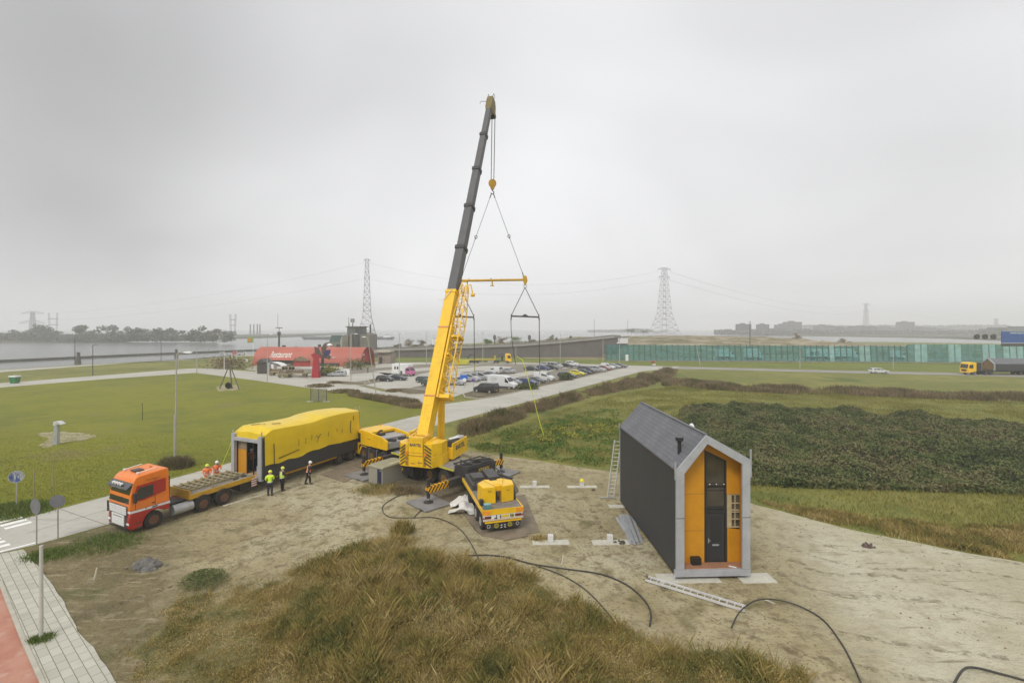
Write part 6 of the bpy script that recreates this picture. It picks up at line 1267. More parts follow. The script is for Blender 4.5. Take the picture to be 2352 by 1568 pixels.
def car(kind, color, loc, rz, label, group='cars parked in rows in the car park', name='parked_car', cat='car', lit=True):
    K = CARK[kind]; t = thing(name, label, cat, loc, rz, group); hw = K['W']/2; P_ = paint(color, PT[color]); st = K['st']
    roof = max(s[1] for s in st)
    def ringat(i):
        i0 = int(i); f = i-i0; a = st[i0]; b = st[min(i0+1, len(st)-1)]; x, zt, zb, ws = [a[k]*(1-f)+b[k]*f for k in range(4)]
        w_ = hw*ws; g = max(0, (zt-zb)/(roof-zb+1e-6)); rw_ = w_*(1-.20*min(1,g)) if kind not in ('van','bigvan','mpv','smallvan') else w_*(1-.10*min(1,g))
        lo = .28 if abs(x) < K['L']/2-.08 else .36
        return [(x,-w_*.96,lo),(x,-w_,lo+.25),(x,-w_*.98,zb),(x,-rw_,zt-.05),(x,-rw_*.88,zt),(x,rw_*.88,zt),(x,rw_,zt-.05),(x,w_*.98,zb),(x,w_,lo+.25),(x,w_*.96,lo)]
    mb = MB(); mb.loft([ringat(i) for i in range(len(st))]); body = mb.build('body', P_, t, smooth=True, auto=32)
    e = .012
    def quad(a, b, fa, fb, side):      # glass panel on the side between stations a,b
        A = ringat(a); B = ringat(b); k0, k1 = (2,3) if side < 0 else (7,6)
        def pt(Rg, f): p0 = Vector(Rg[k0]); p1 = Vector(Rg[k1]); return p0.lerp(p1, f)+Vector((0, side*e, 0))
        return [pt(A, fa[0]), pt(B, fb[0]), pt(B, fb[1]), pt(A, fa[1])]
    a, b = K['ws']; A = ringat(a+.12); B = ringat(b-.08); q = [Vector(A[4])+Vector((e,0,e)),Vector(A[5])+Vector((e,0,e)),Vector(B[5])+Vector((e,0,e)),Vector(B[4])+Vector((e,0,e))]
    MB().add(q, [(0,1,2,3)]).build('windscreen', m_gls, t)
    s0, s1 = K['sg']; s0f = s0+.3
    for sd_ in (-1,1):
        mb = MB()
        cuts = [s0f, 4.25, 5.0, s1-.12] if s1 > 5 else [s0f, s1]
        for c0, c1 in zip(cuts, cuts[1:]):
            if c1-c0 < .1: continue
            mb.add(quad(c0+.03, c1-.05, (.12,.86), (.12,.86), sd_), [(0,1,2,3)])
        mb.build('side_window', m_gls, t)
    if K['rw']:
        a, b = K['rw']; A = ringat(a+.12); B = ringat(b-.12); q = [Vector(A[4])+Vector((-e,0,e)),Vector(A[5])+Vector((-e,0,e)),Vector(B[5])+Vector((-e,0,e)),Vector(B[4])+Vector((-e,0,e))]; MB().add(q, [(0,1,2,3)]).build('rear_window', m_gls, t)
    r = .32 if K['L'] < 4.8 else .35
    for x in K['wx']:
        for sd_ in (-1,1):
            w_ = MB(); w_.lathe([(r*.6,-.1),(r*.95,-.1),(r,-.07),(r,.07),(r*.95,.1),(r*.6,.1)], (x,sd_*(hw-.09),r), 'y', 14); w_ = w_.build('wheel', m_rub, t, smooth=True); MB().lathe([(r*.62,sd_*.105),(r*.5,sd_*.085),(.02,sd_*.10)], (x,sd_*(hw-.09),r), 'y', 12).build('rim', m_lgr, w_)
    xf = st[1][0]+.06; zf = st[1][2]-.02; xr = st[-1][0]
    for sd_ in (-1,1):
        MB().bx(xf-.10,xf+.04,sd_*hw*.72-.14,sd_*hw*.72+.14,zf-.08,zf+.06).build('headlight', m_clr, t); MB().bx(xr-.02,xr+.09,sd_*hw*.78-.09,sd_*hw*.78+.09,st[-1][2]+.08,st[-1][2]+.30).build('tail_light', MATS['dark_red_lens'], t)
    xg = st[0][0]; MB().bx(xg-.04,xg+.015,-hw*.45,hw*.45,.42,.56).build('grille', m_blk, t); MB().bx(xr-.015,xr+.02,-.26,.26,.50,.61).build('number_plate', MATS['plate_yellow'], t)
    return t
fw = R(58.6-90); rv = fw+PI
def cpos(x, y): return gl(947.3+.2222*x, 735+.2222*y)
GR = 'cars parked in rows in the car park'
cars = [
 ('mpv','black',(760,748),rv,'black van parked backwards at the near end of the front row'),
 ('bigvan','white',(935,705),fw,'white high-roof van with small logo beside the black van'),
 ('hatch','silver',(1062,662),fw,'silver car half hidden between the high-roof van and the blue hatchback'),
 ('hatch','blue',(1195,668),fw,'blue hatchback in the front row beside a dark saloon'),
 ('sedan','grey',(1275,648),fw,'dark grey saloon between the blue hatchback and the low white van'),
 ('van','white',(1365,625),fw,'low white van with side cargo panels in the middle of the front row'),
 ('estate','navy',(1600,596),fw,'dark navy estate car with pale windscreen by the lamp post'),
 ('hatch','yellow',(1705,572),fw,'bright yellow small car in the front row'),
 ('sedan','navy',(1762,556),fw,'dark saloon directly behind the yellow car'),
 ('mpv','grey',(1800,545),fw,'dark grey people carrier just beyond the yellow car'),
 ('suv','silver',(1915,534),fw,'silver off-road car between the grey people carrier and the red car'),
 ('hatch','red',(1975,520),fw,'dark red car in the far part of the front row'),
 ('smallvan','white',(2022,506),fw,'small white van near the far end of the front row'),
 ('hatch','silver',(2085,497),fw,'silver car second from the far end of the front row'),
 ('sedan','grey',(2145,491),fw,'dark car at the far end of the front row'),
 ('sedan','dgreen',(1235,522),fw,'dark green saloon at the near end of the back row'),
 ('hatch','blue',(1355,516),fw,'blue hatchback in the back row'),
 ('estate','black',(1440,511),fw,'black estate car in the back row beside the blue hatchback'),
 ('mpv','silver',(1475,499),fw,'big grey van towering over the back row'),
 ('hatch','silver',(1385,480),fw,'pale car peeping out behind the big grey van'),
 ('sedan','black',(1595,488),fw,'black saloon to the right of the big grey van'),
 ('suv','white',(1655,477),fw,'whitish off-road car at the far end of the back row'),
 ('hatch','green',(125,645),fw,'dark green car just left of the crane boom'),
 ('hatch','green',(185,680),fw,'dark teal car mostly hidden behind the crane boom'),
 ('smallvan','silver',(455,668),fw,'silver car peeping out right of the crane boom'),
 ('van','silver',(600,632),fw,'silver van with a roof rack and dark side windows'),
 ('van','silver',(715,618),fw,'silver van behind the one with the roof rack'),
 ('sedan','navy',(795,590),fw,'dark car wedged behind the white high-roof van'),
 ('smallvan','white',(850,550),rv,'small white van seen from behind in the middle row'),
 ('sedan','silver',(985,547),rv,'silver saloon seen from behind beside the small white van'),
]
for kd, colr, (x, y), hd_, lab in cars:
    t = car(kd, colr, cpos(x, y), hd_+R(random.uniform(-2,2)), lab, GR, 'parked_van' if kd in ('van','bigvan','smallvan') else 'parked_car', 'van' if kd in ('van','bigvan','smallvan') or 'van' in lab[:12] else 'car')
    if kd == 'bigvan':
        mb = MB(); mb.tube([(-2.3,-1.03,2.0),(-2.1,-1.03,2.15),(-1.5,-1.03,2.15),(-1.0,-1.03,2.1)], .02, 4); mb.tube([(-2.3,-1.03,1.8),(-1.6,-1.03,1.75),(-1.0,-1.03,1.85),(-.9,-1.03,2.1)], .02, 4); mb.build('side_logo', m_dgr, t); MB().bx(-3.0,3.0,-1.03,-.95,.35,.6).build('side_skirt', m_blk, t)
    if 'roof rack' in lab:
        mb = MB(); [mb.beam((x_,-.7,2.02),(x_,.7,2.02),.05,.05) for x_ in (-2,-1.2,-.4,.3)]; mb.beam((-2.1,-.7,2.05),(.4,-.7,2.05),.05,.05); mb.beam((-2.1,.7,2.05),(.4,.7,2.05),.05,.05); mb.build('roof_rack', m_dgr, t)
def zp(x, y): return gl(555.3+.18056*x, 702.3+.18056*y)
car('hatch','black',zp(1825,958),R(-20),'black hatchback left of the dark blue saloon near the restaurant','cars parked near the restaurant')
car('sedan','navy',zp(1985,944),R(-22),'dark blue saloon between the black hatchback and the camper','cars parked near the restaurant')
car('estate','silver',zp(1215,895),R(185),'silver estate car in front of the red restaurant','cars parked near the restaurant')
car('estate','white',gl(2018,857),R(-3),'white estate car driving alone on the far road',None,'car')
# camper van, white box and pink cab
x, y, _ = zp(2070,888); t = thing('camper_van', 'white camper van with a pink cab parked by the restaurant', 'camper', (x,y,0), R(-25))
MB().prism([(-3.2,.6),(1.0,.6),(1.0,1.9),(1.9,2.35),(1.9,3.0),(-3.2,3.05)], -1.1, 1.1).build('living_box', m_wht, t, bev=.05)
m_pk = mat('pink_paint', (.55,.15,.32), .4, var=.05); mb = MB(); mb.prism([(1.0,.5),(2.9,.5),(2.95,1.0),(2.75,1.35),(2.1,2.2),(1.0,2.2)], -.98, .98); cbn = mb.build('cab', m_pk, t, bev=.05)
mb = MB(); mb.loft([[(2.76,-.8,1.42),(2.76,.8,1.42),(2.70,.8,1.40),(2.70,-.8,1.40)],[(2.2,-.8,2.12),(2.2,.8,2.12),(2.14,.8,2.1),(2.14,-.8,2.1)]]); mb.build('windscreen', m_gls, cbn)
for s in (-1,1): MB().prism([(1.3,1.4),(2.5,1.4),(2.1,2.0),(1.3,2.0)], s*.985-.01, s*.985+.01).build('side_window', m_gls, cbn)
for x0 in (-2.4,-1.6): MB().bx(x0,x0+.5,-1.115,-1.1,1.7,2.4).build('box_window', m_gls, t)
mb = MB(); MB().bx(-.5,.2,-1.112,-1.1,.7,1.3).build('locker_door', m_dgr, t)
for x0 in (2.1,-1.9):
    for s in (-1,1): wheel(t, x0, s*.9, .36, .24, m_lgr, sgn=s, n=14)

# ================= TRUCKS =================
def truck(loc, rz, label, cabm, body, parent_name='truck', L=15.5, cab_h=3.3):
    t = thing(parent_name, label, 'truck', loc, rz)
    mb = MB(); mb.prism([(L/2-2.2,.95),(L/2,.5),(L/2+.02,1.7),(L/2-.25,cab_h-.4),(L/2-.6,cab_h),(L/2-2.1,cab_h),(L/2-2.2,cab_h-.1)], -1.22, 1.22); c = mb.build('cab', cabm, t, bev=.08, smooth=True)
    mb = MB(); mb.loft([[(L/2+.03,-1.05,1.75),(L/2+.03,1.05,1.75),(L/2-.05,1.05,1.75),(L/2-.05,-1.05,1.75)],[(L/2-.22,-1.05,cab_h-.5),(L/2-.22,1.05,cab_h-.5),(L/2-.3,1.05,cab_h-.5),(L/2-.3,-1.05,cab_h-.5)]]); mb.build('windscreen', m_gls, c)
    for s in (-1,1):
        MB().prism([(L/2-1.35,1.75),(L/2-.2,1.75),(L/2-.4,cab_h-.65),(L/2-1.35,cab_h-.6)], s*1.225-.01, s*1.225+.01).build('side_window', m_gls, c)
        MB().bx(L/2-.02,L/2+.03,s*.9-.15,s*.9+.15,.7,.85).build('headlight', m_clr, t)
    MB().bx(L/2-.03,L/2+.03,-.7,.7,.95,1.45).build('grille', m_blk, t)
    MB().bx(-L/2+1,L/2-2.2,-.5,.5,.7,1.0).build('chassis', m_blk, t)
    for x in (L/2-1.3, L/2-4.8, L/2-6.0, -L/2+3.6, -L/2+2.3, -L/2+1.0):
        for s in (-1,1): wheel(t, x, s*1.0, .50, .4, m_dgr, sgn=s, n=14)
    body(t, L); return t
def flat_body(t, L):
    MB().bx(-L/2,L/2-5.6,-1.25,1.25,1.05,1.30).build('load_bed', mat('yellow_bed', srgb((190,165,30)), .6, var=.15, dirt=.3), t)
    mb = MB(); mb.bx(-L/2+.3,-L/2+.5,-1,1,1.3,2.5); mb.beam((-L/2+.4,0,2.4),(-L/2+1.6,0,3.1),.25,.3); mb.beam((-L/2+1.4,0,3.05),(-L/2+2.8,0,2.6),.2,.25); mb.build('rear_crane', m_blk, t)
    mb = MB(); mb.bx(L/2-3.6,L/2-2.9,-1,1,1.0,2.6); mb.beam((L/2-3.2,0,2.5),(L/2-3.2,.4,3.6),.25,.3); mb.beam((L/2-3.2,.4,3.5),(L/2-4.6,.4,2.4),.2,.25); mb.build('loader_crane', m_blk, t)
    MB().bx(L/2-6.0,L/2-5.5,-.8,.8,1.3,2.5).build('headboard', MATS['yellow_bed'], t)
    MB().bx(-.5,1.6,-1.35,-1.25,.5,.75).build('side_tank', m_wht, t)
x, y, _ = gl(1124,833.5); truck((x,y,0), R(0), 'yellow flatbed truck parked by the brown retaining wall', m_yel, flat_body, 'flatbed_truck')
def house_body(t, L):
    MB().bx(-L/2,L/2-3.4,-1.2,1.2,1.0,1.2).build('load_bed', m_blk, t); MB().bx(L/2-3.6,L/2-2.3,-1.1,1.1,1.0,3.2).build('loader_crane', m_blk, t)
    x1 = L/2-6.4; x0 = x1-9.5
    w = MB().bx(x0,x1,-1.7,1.7,1.2,2.9).build('house_wall', m_clad, t)
    MB().prism([(-1.7,2.92),(0,4.3),(1.7,2.92)], x0, x1-.05, 'x').build('house_roof', m_roof, t)
    mb = MB(); mb.prism([(-1.5,2.95),(0,4.1),(1.5,2.95),(1.5,1.3),(-1.5,1.3)], x1, x1+.02, 'x'); mb.build('ochre_gable', mat('dark_ochre_board', (.22,.13,.04), .7), w)
    mb = MB()
    for a, b in (((1.7,1.2),(1.7,2.9)),((1.7,2.9),(0,4.3)),((0,4.3),(-1.7,2.9)),((-1.7,2.9),(-1.7,1.2))): mb.beam((x1+.05,a[0],a[1]),(x1+.05,b[0],b[1]),.3,.25,(1,0,0))
    mb.beam((x1,0,4.3),(x1,0,5.9),.1,.1); mb.build('gable_frame', m_galv, w)
    MB().bx(-1.0,1.3,-.5,.5,1.2,1.4).build('blocks', m_wood, t)
x, y, _ = gl(2290,860); truck((x,y,0), R(180), 'yellow truck carrying a grey gabled house roof along the far road', m_yel, house_body, 'house_transport_truck', 17.5)
# yellow skip
x, y, _ = gl(1062,838); t = thing('skip_container', 'yellow-green open skip standing left of the yellow flatbed truck', 'skip', (x,y,0), 0); m_sk = mat('skip_green', srgb((190,185,50)), .6, var=.15)
MB().prism([(-2.2,.2),(1.8,.2),(2.5,1.9),(-2.5,1.9)], -1.1, 1.1).build('tub', m_sk, t); MB().bx(-2.2,2.2,-.95,.95,1.9,1.92).build('load', m_wood, t)
mb = MB()
for x0 in (-1.5,-.5,.5,1.4): mb.bx(x0,x0+.1,-1.16,-1.1,.2,1.9)
mb.build('rib', m_sk, t)

# ================= STREET FURNITURE =================
m_pole = mat('aluminium_pole', (.42,.41,.37), .5, metal=.3, var=.1, scale=2, dirt=.25, dirtcol=(.3,.28,.22))
def lamp(u_, vb, vt, label, arm=0, double=False, lean=0, dark=False, r=.07, head=True, bulge=False, group='street lamps'):
    x, y = G(u_, vb); h = H-(vt-HY)*y/F; t = thing('street_lamp', label, 'street lamp', (x,y,0), 0, group); m = m_dgr if dark else m_pole
    mb = MB(); mb.cyl((0,0,0),(lean*.25,0,h*.25),r*1.25,r*1.1,10); mb.cyl((lean*.25,0,h*.25),(lean,0,h-.1),r*1.1,r*.7,10)
    if bulge: mb.cyl((0,0,0),(0,0,h*.42),r*1.55,r*1.45,12)
    mb.build('pole', m, t, smooth=True)
    if not head: return t
    for s in ((-1,1) if double else (1 if arm >= 0 else -1,)):
        a = abs(arm) or 1.0; mb = MB(); mb.tube([(lean,0,h-.25),(lean+s*.08,0,h-.05),(lean+s*.3,0,h+.02),(lean+s*a*.6,0,h+.02)], r*.5, 6); mb.build('arm', m, t, smooth=True)
        mb = MB(); mb.loft([[(lean+s*(a*.55),-.10,h+.0),(lean+s*(a*.55),.10,h+.0),(lean+s*(a*.55),.08,h+.10),(lean+s*(a*.55),-.08,h+.10)],[(lean+s*(a*.55+.4),-.17,h-.02),(lean+s*(a*.55+.4),.17,h-.02),(lean+s*(a*.55+.4),.12,h+.13),(lean+s*(a*.55+.4),-.12,h+.13)],[(lean+s*(a*.55+.75),-.08,h+.0),(lean+s*(a*.55+.75),.08,h+.0),(lean+s*(a*.55+.75),.06,h+.08),(lean+s*(a*.55+.75),-.06,h+.08)]]); hd_ = mb.build('lamp_head', m_wht if not dark else m_dgr, t, smooth=True)
        MB().bx(lean+s*(a*.55+.4)-.22,lean+s*(a*.55+.4)+.22,-.12,.12,h-.045,h-.02).build('glass', m_clr, hd_)
    return t
lamp(402,1056,810,'tall near street lamp standing in brown scrub at the left lawn',arm=1.25,bulge=True,lean=.15,r=.075)
lamp(172,837,776,'dark slim pole on the canal bank, leftmost of the bank poles',dark=True,head=False,r=.1,group='poles on the canal bank')
lamp(213,862,792,'dark lamp post with a small head on the grass strip by the canal',arm=.6,dark=True,r=.09)
lamp(370,829,780,'dark slim pole on the canal bank, right one of the bank poles',dark=True,head=False,r=.1,group='poles on the canal bank')
lamp(452,857,776,'street lamp at the corner of the lawn and the access road',arm=0,head=False,r=.09)
lamp(409,846,800,'thin white post left of the lawn corner lamp',head=False,r=.06)
lamp(614,876,768,'tall lamp post before the left half of the restaurant',arm=.8,r=.08)
lamp(806,874,767,'tall lamp post before the right half of the restaurant',arm=1.6,r=.08)
lamp(864,905,774,'leaning lamp post near the right end of the restaurant',arm=-.5,lean=-1.6,r=.08)
lamp(917,866,765.5,'double-headed lamp post above the camper van',double=True,arm=1.1,r=.09)
lamp(979.5,839.5,762,'single-armed lamp post left of the crane boom',arm=1.3,r=.1)
lamp(997,838,768,'lamp post directly left of the boom near the wall',arm=.5,r=.08)
lamp(1109,838,764,'double-headed lamp post in front of the yellow flatbed truck',double=True,arm=1.3,r=.1)
lamp(1185,830,795,'short lamp post to the right of the yellow flatbed truck',head=False,r=.1)
lamp(1239.5,833,764,'double-headed lamp post behind the back row of cars',double=True,arm=1.3,r=.1)
lamp(1286.7,856,766,'lamp post rising behind the dark navy estate car',arm=.5,r=.09)
lamp(1385,833,777,'lamp post before the high end of the brown retaining wall',head=False,r=.1)
lamp(1423,844,774,'lamp post at the corner where the glass screen begins',head=False,r=.1)
lamp(1608.5,841.5,786,'lamp post leaning to the left before the glass screen',lean=-1.3,head=False,r=.1)
lamp(1837.3,846.6,784,'straight pale lamp post before the middle of the glass screen',head=False,r=.1)
lamp(2051.6,848,799,'pale lamp post before the right part of the glass screen, near the white estate car',head=False,r=.1)
def mast(u_, v0, v1, Y, r, label, name='mast', m=m_dgr):
    p = AT(u_, v0, Y); q = AT(u_, v1, Y); o = thing(name, label, 'mast', (p.x,p.y,p.z)); MB().cyl((0,0,0),(0,0,q.z-p.z),r,r*.7,8).build('pole', m, o, smooth=True); MB().bx(-r*2,r*2,-r*2,r*2,0,.2).build('base', m, o); return o
mast(1722.6,799,737,185,.16,'dark slender mast rising behind the glass screen'); mast(1442,765,734,330,.12,'thin mast beyond the dike hill, right one'); mast(1365,772,733,300,.12,'thin mast beyond the dike hill, left one')
mast(2301,792,757,240,.12,'thin mast left of the blue gantry sign')
# flags
for u_, vb, vt, lab, cols, fl in ((515,849.7,806,'white flagpole with a small grey flag',(.3,.32,.34),1),(544,838.5,804.7,'white flagpole with a dark pink flag',(.45,.15,.17),1),(564,836,806,'bare white flagpole beside the restaurant',None,0),(581.5,818,790,'flagpole with an orange and green flag at the left end of the restaurant',(.25,.35,.12),2)):
    x, y = G(u_, vb); h = H-(vt-HY)*y/F; t = thing('flagpole', lab, 'flagpole', (x,y,0), 0, 'flagpoles at the restaurant'); MB().cyl((0,0,0),(0,0,h),.09,.05,8).build('pole', m_wht, t, smooth=True)
    if fl:
        hh = 1.2 if fl == 1 else 2.2; ww = 1.6 if fl == 1 else 2.6; mb = MB(); q = []
        for j in range(5):
            for i in range(7): q.append((-ww*i/6, .15*math.sin(i*1.2+j*.3), h-.1+(0 if fl==1 else 1.8)-hh*j/4-.25*i/6))
        mb.add(q, [(j*7+i,j*7+i+1,(j+1)*7+i+1,(j+1)*7+i) for j in range(4) for i in range(6)]); f = mb.build('flag', mat('flag_cloth'+str(int(u_)), cols, .8), t, smooth=True)
        if fl == 2: 
            t.children[0].scale = (1,1,1.25); MB().bx(-2.4,-.9,-.2,-.14,h-.1,h+.9).build('flag_emblem', mat('flag_orange', (.6,.2,.03), .8), f)
# radar mast by the canal
t = thing('radar_mast', 'dark mast with a T-shaped radar top beside the canal left of the lock building', 'mast', AT(641,800,200)); t.location.z = 0
h = H-(752-HY)*200/F; MB().cyl((0,0,0),(0,0,h-2.5),.45,.35,10).build('pole', m_dgr, t, smooth=True); MB().bx(-1.4,1.4,-.2,.2,h-.3,h).build('radar_bar', m_dgr, t); MB().bx(-.5,.5,-.5,.5,h-3.2,h-1.8).build('radar_housing', m_dgr, t); MB().cyl((0,0,h-2.5),(0,0,h),.12).build('top_tube', m_dgr, t); MB().cyl((-.5,0,h),(-.5,0,h+6),.08,.05,6).build('antenna', m_dgr, t)
# canal beacons
for u_, v_, hh, lab in ((405,821,2.6,'dark stubby beacon standing on the breakwater'),(180,836,3.2,'faint grey post standing in the canal at left'),(680,804,1.2,'small dark post in the water left of the lock')):
    x, y = G(u_, v_, -1.2); t = thing('canal_beacon', lab, 'beacon', (x,y,-1.2)); MB().cyl((0,0,0),(0,0,hh),.9,.6,10).cyl((0,0,hh),(0,0,hh+1.0),.5,.5,10).build('drum', dk, t, smooth=True); MB().cyl((0,0,hh+1),(0,0,hh+1.2),.65,.65,10).build('cap', m_dgr, t)
# signs near bottom left
def sign(u_, vb, vc, rad, face, label, back=False, nrm=(0,-1,0), extra=None):
    x, y = G(u_, vb); h = H-(vc-HY)*y/F; t = thing('traffic_sign', label, 'traffic sign', (x,y,0)); MB().cyl((0,0,0),(0,0,h+rad*.9),.035,.035,8).build('pole', m_pole, t, smooth=True)
    n_ = Vector(nrm).normalized(); M_ = facing(Vector((0,0,h))+n_*.05, nrm); mb = MB(M_); mb.lathe([(rad,-.01),(rad,.01),(.001,.01)], (0,0,0), 'z', 24); d = mb.build('sign_disc', face, t)
    if extra: extra(M_, d, rad)
    return t
m_back = mat('sign_back_grey', (.19,.19,.21), .5, metal=.2, var=.15); m_sblue = mat('sign_blue', (.015,.13,.55), .4, var=.06)
def walkers(M_, d, rad):
    for sx_, sc_ in ((-.07,.62),(.10,.42)):
        mb = MB(M_); z0 = .012; z1 = .02
        def box2(x0,y0,x1,y1,w_): mb.beam((x0,y0,z1),(x1,y1,z1),w_,.012,(0,0,1))
        mb.lathe([(.035*sc_,0),(.035*sc_,.012),(.001,.012)], (sx_,.19*sc_-.02,z0), 'z', 10)
        box2(sx_,.13*sc_,sx_,-.03*sc_,.085*sc_); box2(sx_,-.02,sx_-.07*sc_,-.24*sc_,.035*sc_); box2(sx_,-.02,sx_+.08*sc_,-.24*sc_,.035*sc_); box2(sx_,.12*sc_,sx_-.10*sc_,.0,.03*sc_); box2(sx_,.12*sc_,sx_+.10*sc_,.01,.03*sc_)
        mb.build('walker_symbol', m_wht, d)
    mb = MB(M_); mb.lathe([(rad,.010),(rad,.014),(rad*.97,.014),(rad*.97,.010)], (0,0,0), 'z', 24); mb.build('sign_rim', m_wht, d)
sign(38,1168,1094,.40,m_sblue,'blue round footpath sign with white walking figures',nrm=(.55,-.8,0),extra=walkers)
sign(84,1250,1162,.44,m_back,'round sign seen from its grey back by the zebra crossing, left of two',nrm=(-.3,-.9,0))
sign(133,1237,1150,.37,m_back,'smaller round sign seen from its grey back by the kerb, right of two',nrm=(.35,-.9,0))
x, y = G(94.6,1468); t = thing('pale_post', 'pale grey slender post standing on the sidewalk pavers', 'post', (x,y,0)); MB().cyl((0,0,0),(-.02,.02,3.7),.075,.06,12).build('pole', mat('pale_post_paint', (.5,.5,.44), .7, var=.1), t, smooth=True); MB().lathe([(.13,0),(.12,.05),(.08,.08)], (0,0,0), 'z', 12).build('foot', m_pole, t)
for u_, vb, vt, lab in ((78,1150,1078,'thin wooden stake in the lawn behind the blue sign'),(122,1130,1060,'thin wooden stake in the lawn right of the other stake'),(402-165,908,0,None)):
    if lab:
        x, y = G(u_, vb); h = H-(vt-HY)*y/F; a = Vector((x,y,0)); tag(MB().beam(a, a+Vector((.02,0,h)),.05,.05).build('stake', m_wood), lab, 'stake', 'thin stakes in the lawn')
# slender sapling in the lawn
x, y = G(327,964); t = thing('sapling', 'thin dark sapling alone in the lawn below the tripod swing', 'sapling', (x,y,0)); MB().tube([(0,0,0),(.02,0,1.2),(-.03,0,2.3)], .03, 5).build('trunk', m_blk, t)
q = rng.normal(size=(60,3))*[.25,.25,.5]+[0,0,1.8]; leaves('crown', q, .08, m_reed, parent=t)
# litter bin / display, tripod swing, sculpture, mesh panel
x, y = G(34,880); t = thing('waste_container', 'green waste container with a white lid on the canal grass strip', 'waste bin', (x,y,0)); MB().loft([[(-.55,-.5,0),(.55,-.5,0),(.55,.5,0),(-.55,.5,0)],[(-.75,-.6,1.4),(.75,-.6,1.4),(.75,.6,1.4),(-.75,.6,1.4)]]).build('bin', mat('bin_green', (.02,.16,.06), .5), t); MB().bx(-.8,.8,-.65,.65,1.4,1.7).build('lid', m_wht, t, bev=.05)
x, y = G(130,1020); t = thing('lectern_sculpture', 'grey metal column with a bent top plate on a sandy patch in the lawn', 'sculpture', (x,y,0), R(-15)); MB().loft([[(-.38,-.18,0),(.30,-.18,0),(.30,.1,0),(-.38,.1,0)],[(-.18,-.14,2.0),(.38,-.14,2.0),(.38,.1,2.0),(-.18,.1,2.0)]]).build('column', m_galv, t); MB().prism([(-.2,2.0),(-.05,2.45),(.5,2.50),(1.05,2.22),(1.0,2.14),(.45,2.2),(.38,2.0)], -.25, .2).build('top_plate', mat('pale_metal', (.6,.6,.6), .4, metal=.2), t)
x, y = G(526,893); t = thing('tripod_swing', 'wooden tripod with a hanging car tyre on the lawn', 'tripod', (x,y,0))
for a in ((-2.1,.3),(.0,1.0),(2.1,-.1)): MB().cyl((a[0],a[1],0),(.15-a[0]*.05,0,5.3),.13,.09,8).build('leg', mat('grey_log', (.16,.14,.10), .85, var=.3), t)
MB().tube([(.1,.1,4.9),(-.1,.1,1.0)], .03, 5).build('rope', m_wood, t); MB().lathe([(.42,-.12),(.62,-.14),(.68,0),(.62,.14),(.42,.12),(.40,0),(.42,-.12)], (-.2,.1,.68), 'y', 18).build('tyre', m_rub, t, smooth=True)
x, y = G(732,922); t = thing('mesh_panel', 'grey framed mesh panel standing at the far lawn edge', 'panel', (x,y,0)); mb = MB()
for i in range(20): mb.bx(-1.3+i*.133,-1.3+i*.133+.05,0,.03,0,2.1)
for i in range(15): mb.bx(-1.3,1.3,-.01,.02,.05+i*.145,.05+i*.145+.05)
mb.build('mesh', mat('mesh_grey', (.22,.21,.17), .7), t); MB().bx(-1.35,-1.28,-.05,.05,0,2.15).bx(1.28,1.35,-.05,.05,0,2.15).bx(-.03,.03,-.05,.05,0,2.15).build('frame', m_dgr, t); MB().bx(-1.9,-.9,-.4,.2,.0,.06).bx(.9,1.9,-.4,.2,.0,.06).build('foot', k_m, t)
# small signs and boards along the roads
def board(u_, vb, vt, w_, hgt, col, label, name='road_sign'):
    x, y = G(u_, vb); h = H-(vt-HY)*y/F; t = thing(name, label, 'sign', (x,y,0)); MB().cyl((0,0,0),(0,0,h),.05,.05,6).build('pole', m_pole, t); MB().bx(-w_/2,w_/2,-.08,-.03,h-hgt,h).build('board', col, t); return t
board(1066,885,861,1.6,.9,m_sblue,'blue parking sign in front of the silver vans'); t = board(1067,890,872,.1,.1,m_wht,'white round sign below the blue parking sign'); MB().lathe([(.38,0),(.38,-.05),(.01,-.05)], (0,-.05,H-(872-HY)*(13530/(890-HY))/F), 'y', 16).build('sign_disc', m_wht, t)
board(1440,833,814,1.0,2.2,m_wht,'white information board on the grass by the glass screen'); board(1499,839.5,829,1.1,.7,m_red,'red and white marker sign at the road junction')
board(566,844,823,.9,1.1,m_wht,'white notice board on the canal grass near the flagpoles'); board(1087,907,870,.5,.5,mat('sign_purple', (.12,.06,.3), .5),'small purple round sign in front of the silver van')
for u_, v_, lab in ((1502,838.6,'small white kerb block on the verge, left one of the pair by the junction'),(1247,834.5,'small white block on the grass behind the big grey van'),(1255,834.2,'second small white block on the grass behind the big grey van')):
    x, y = G(u_, v_); tag(MB().bx(x-.5,x+.5,y-.15,y+.15,0,.45).build('white_block', m_wht), lab, 'block')
# gantry with signal lights and a blue motorway sign (right edge)
Yg = 152; t = thing('sign_gantry', 'overhead gantry arm with a blue motorway sign and three dark round signals', 'gantry', ((2470-CX)*Yg/F, Yg, 0)); ox = t.location.x; GI = Matrix.Translation(Vector((-ox,-Yg,0)))
zb = AT(0,770,Yg).z; x0 = AT(2235,0,Yg).x
mb = MB(GI); mb.beam((x0,Yg,zb+.35),(ox,Yg,zb+.35),.12,.12); mb.beam((x0,Yg,zb-1.2+.5),(ox,Yg,zb-1.2+.5),.12,.12); mb.beam((ox,Yg,0),(ox,Yg,zb+2),.5,.5); mb.build('gantry_arm', m_pole, t)
for u_ in (2243.5,2262.5,2281.5):
    p = AT(u_,773,Yg); mb = MB(GI); mb.lathe([(.80,.25),(.85,-.2),(.6,-.25),(.01,-.2)], p, 'y', 16); mb.build('signal_lamp', m_dgr, t, smooth=True)
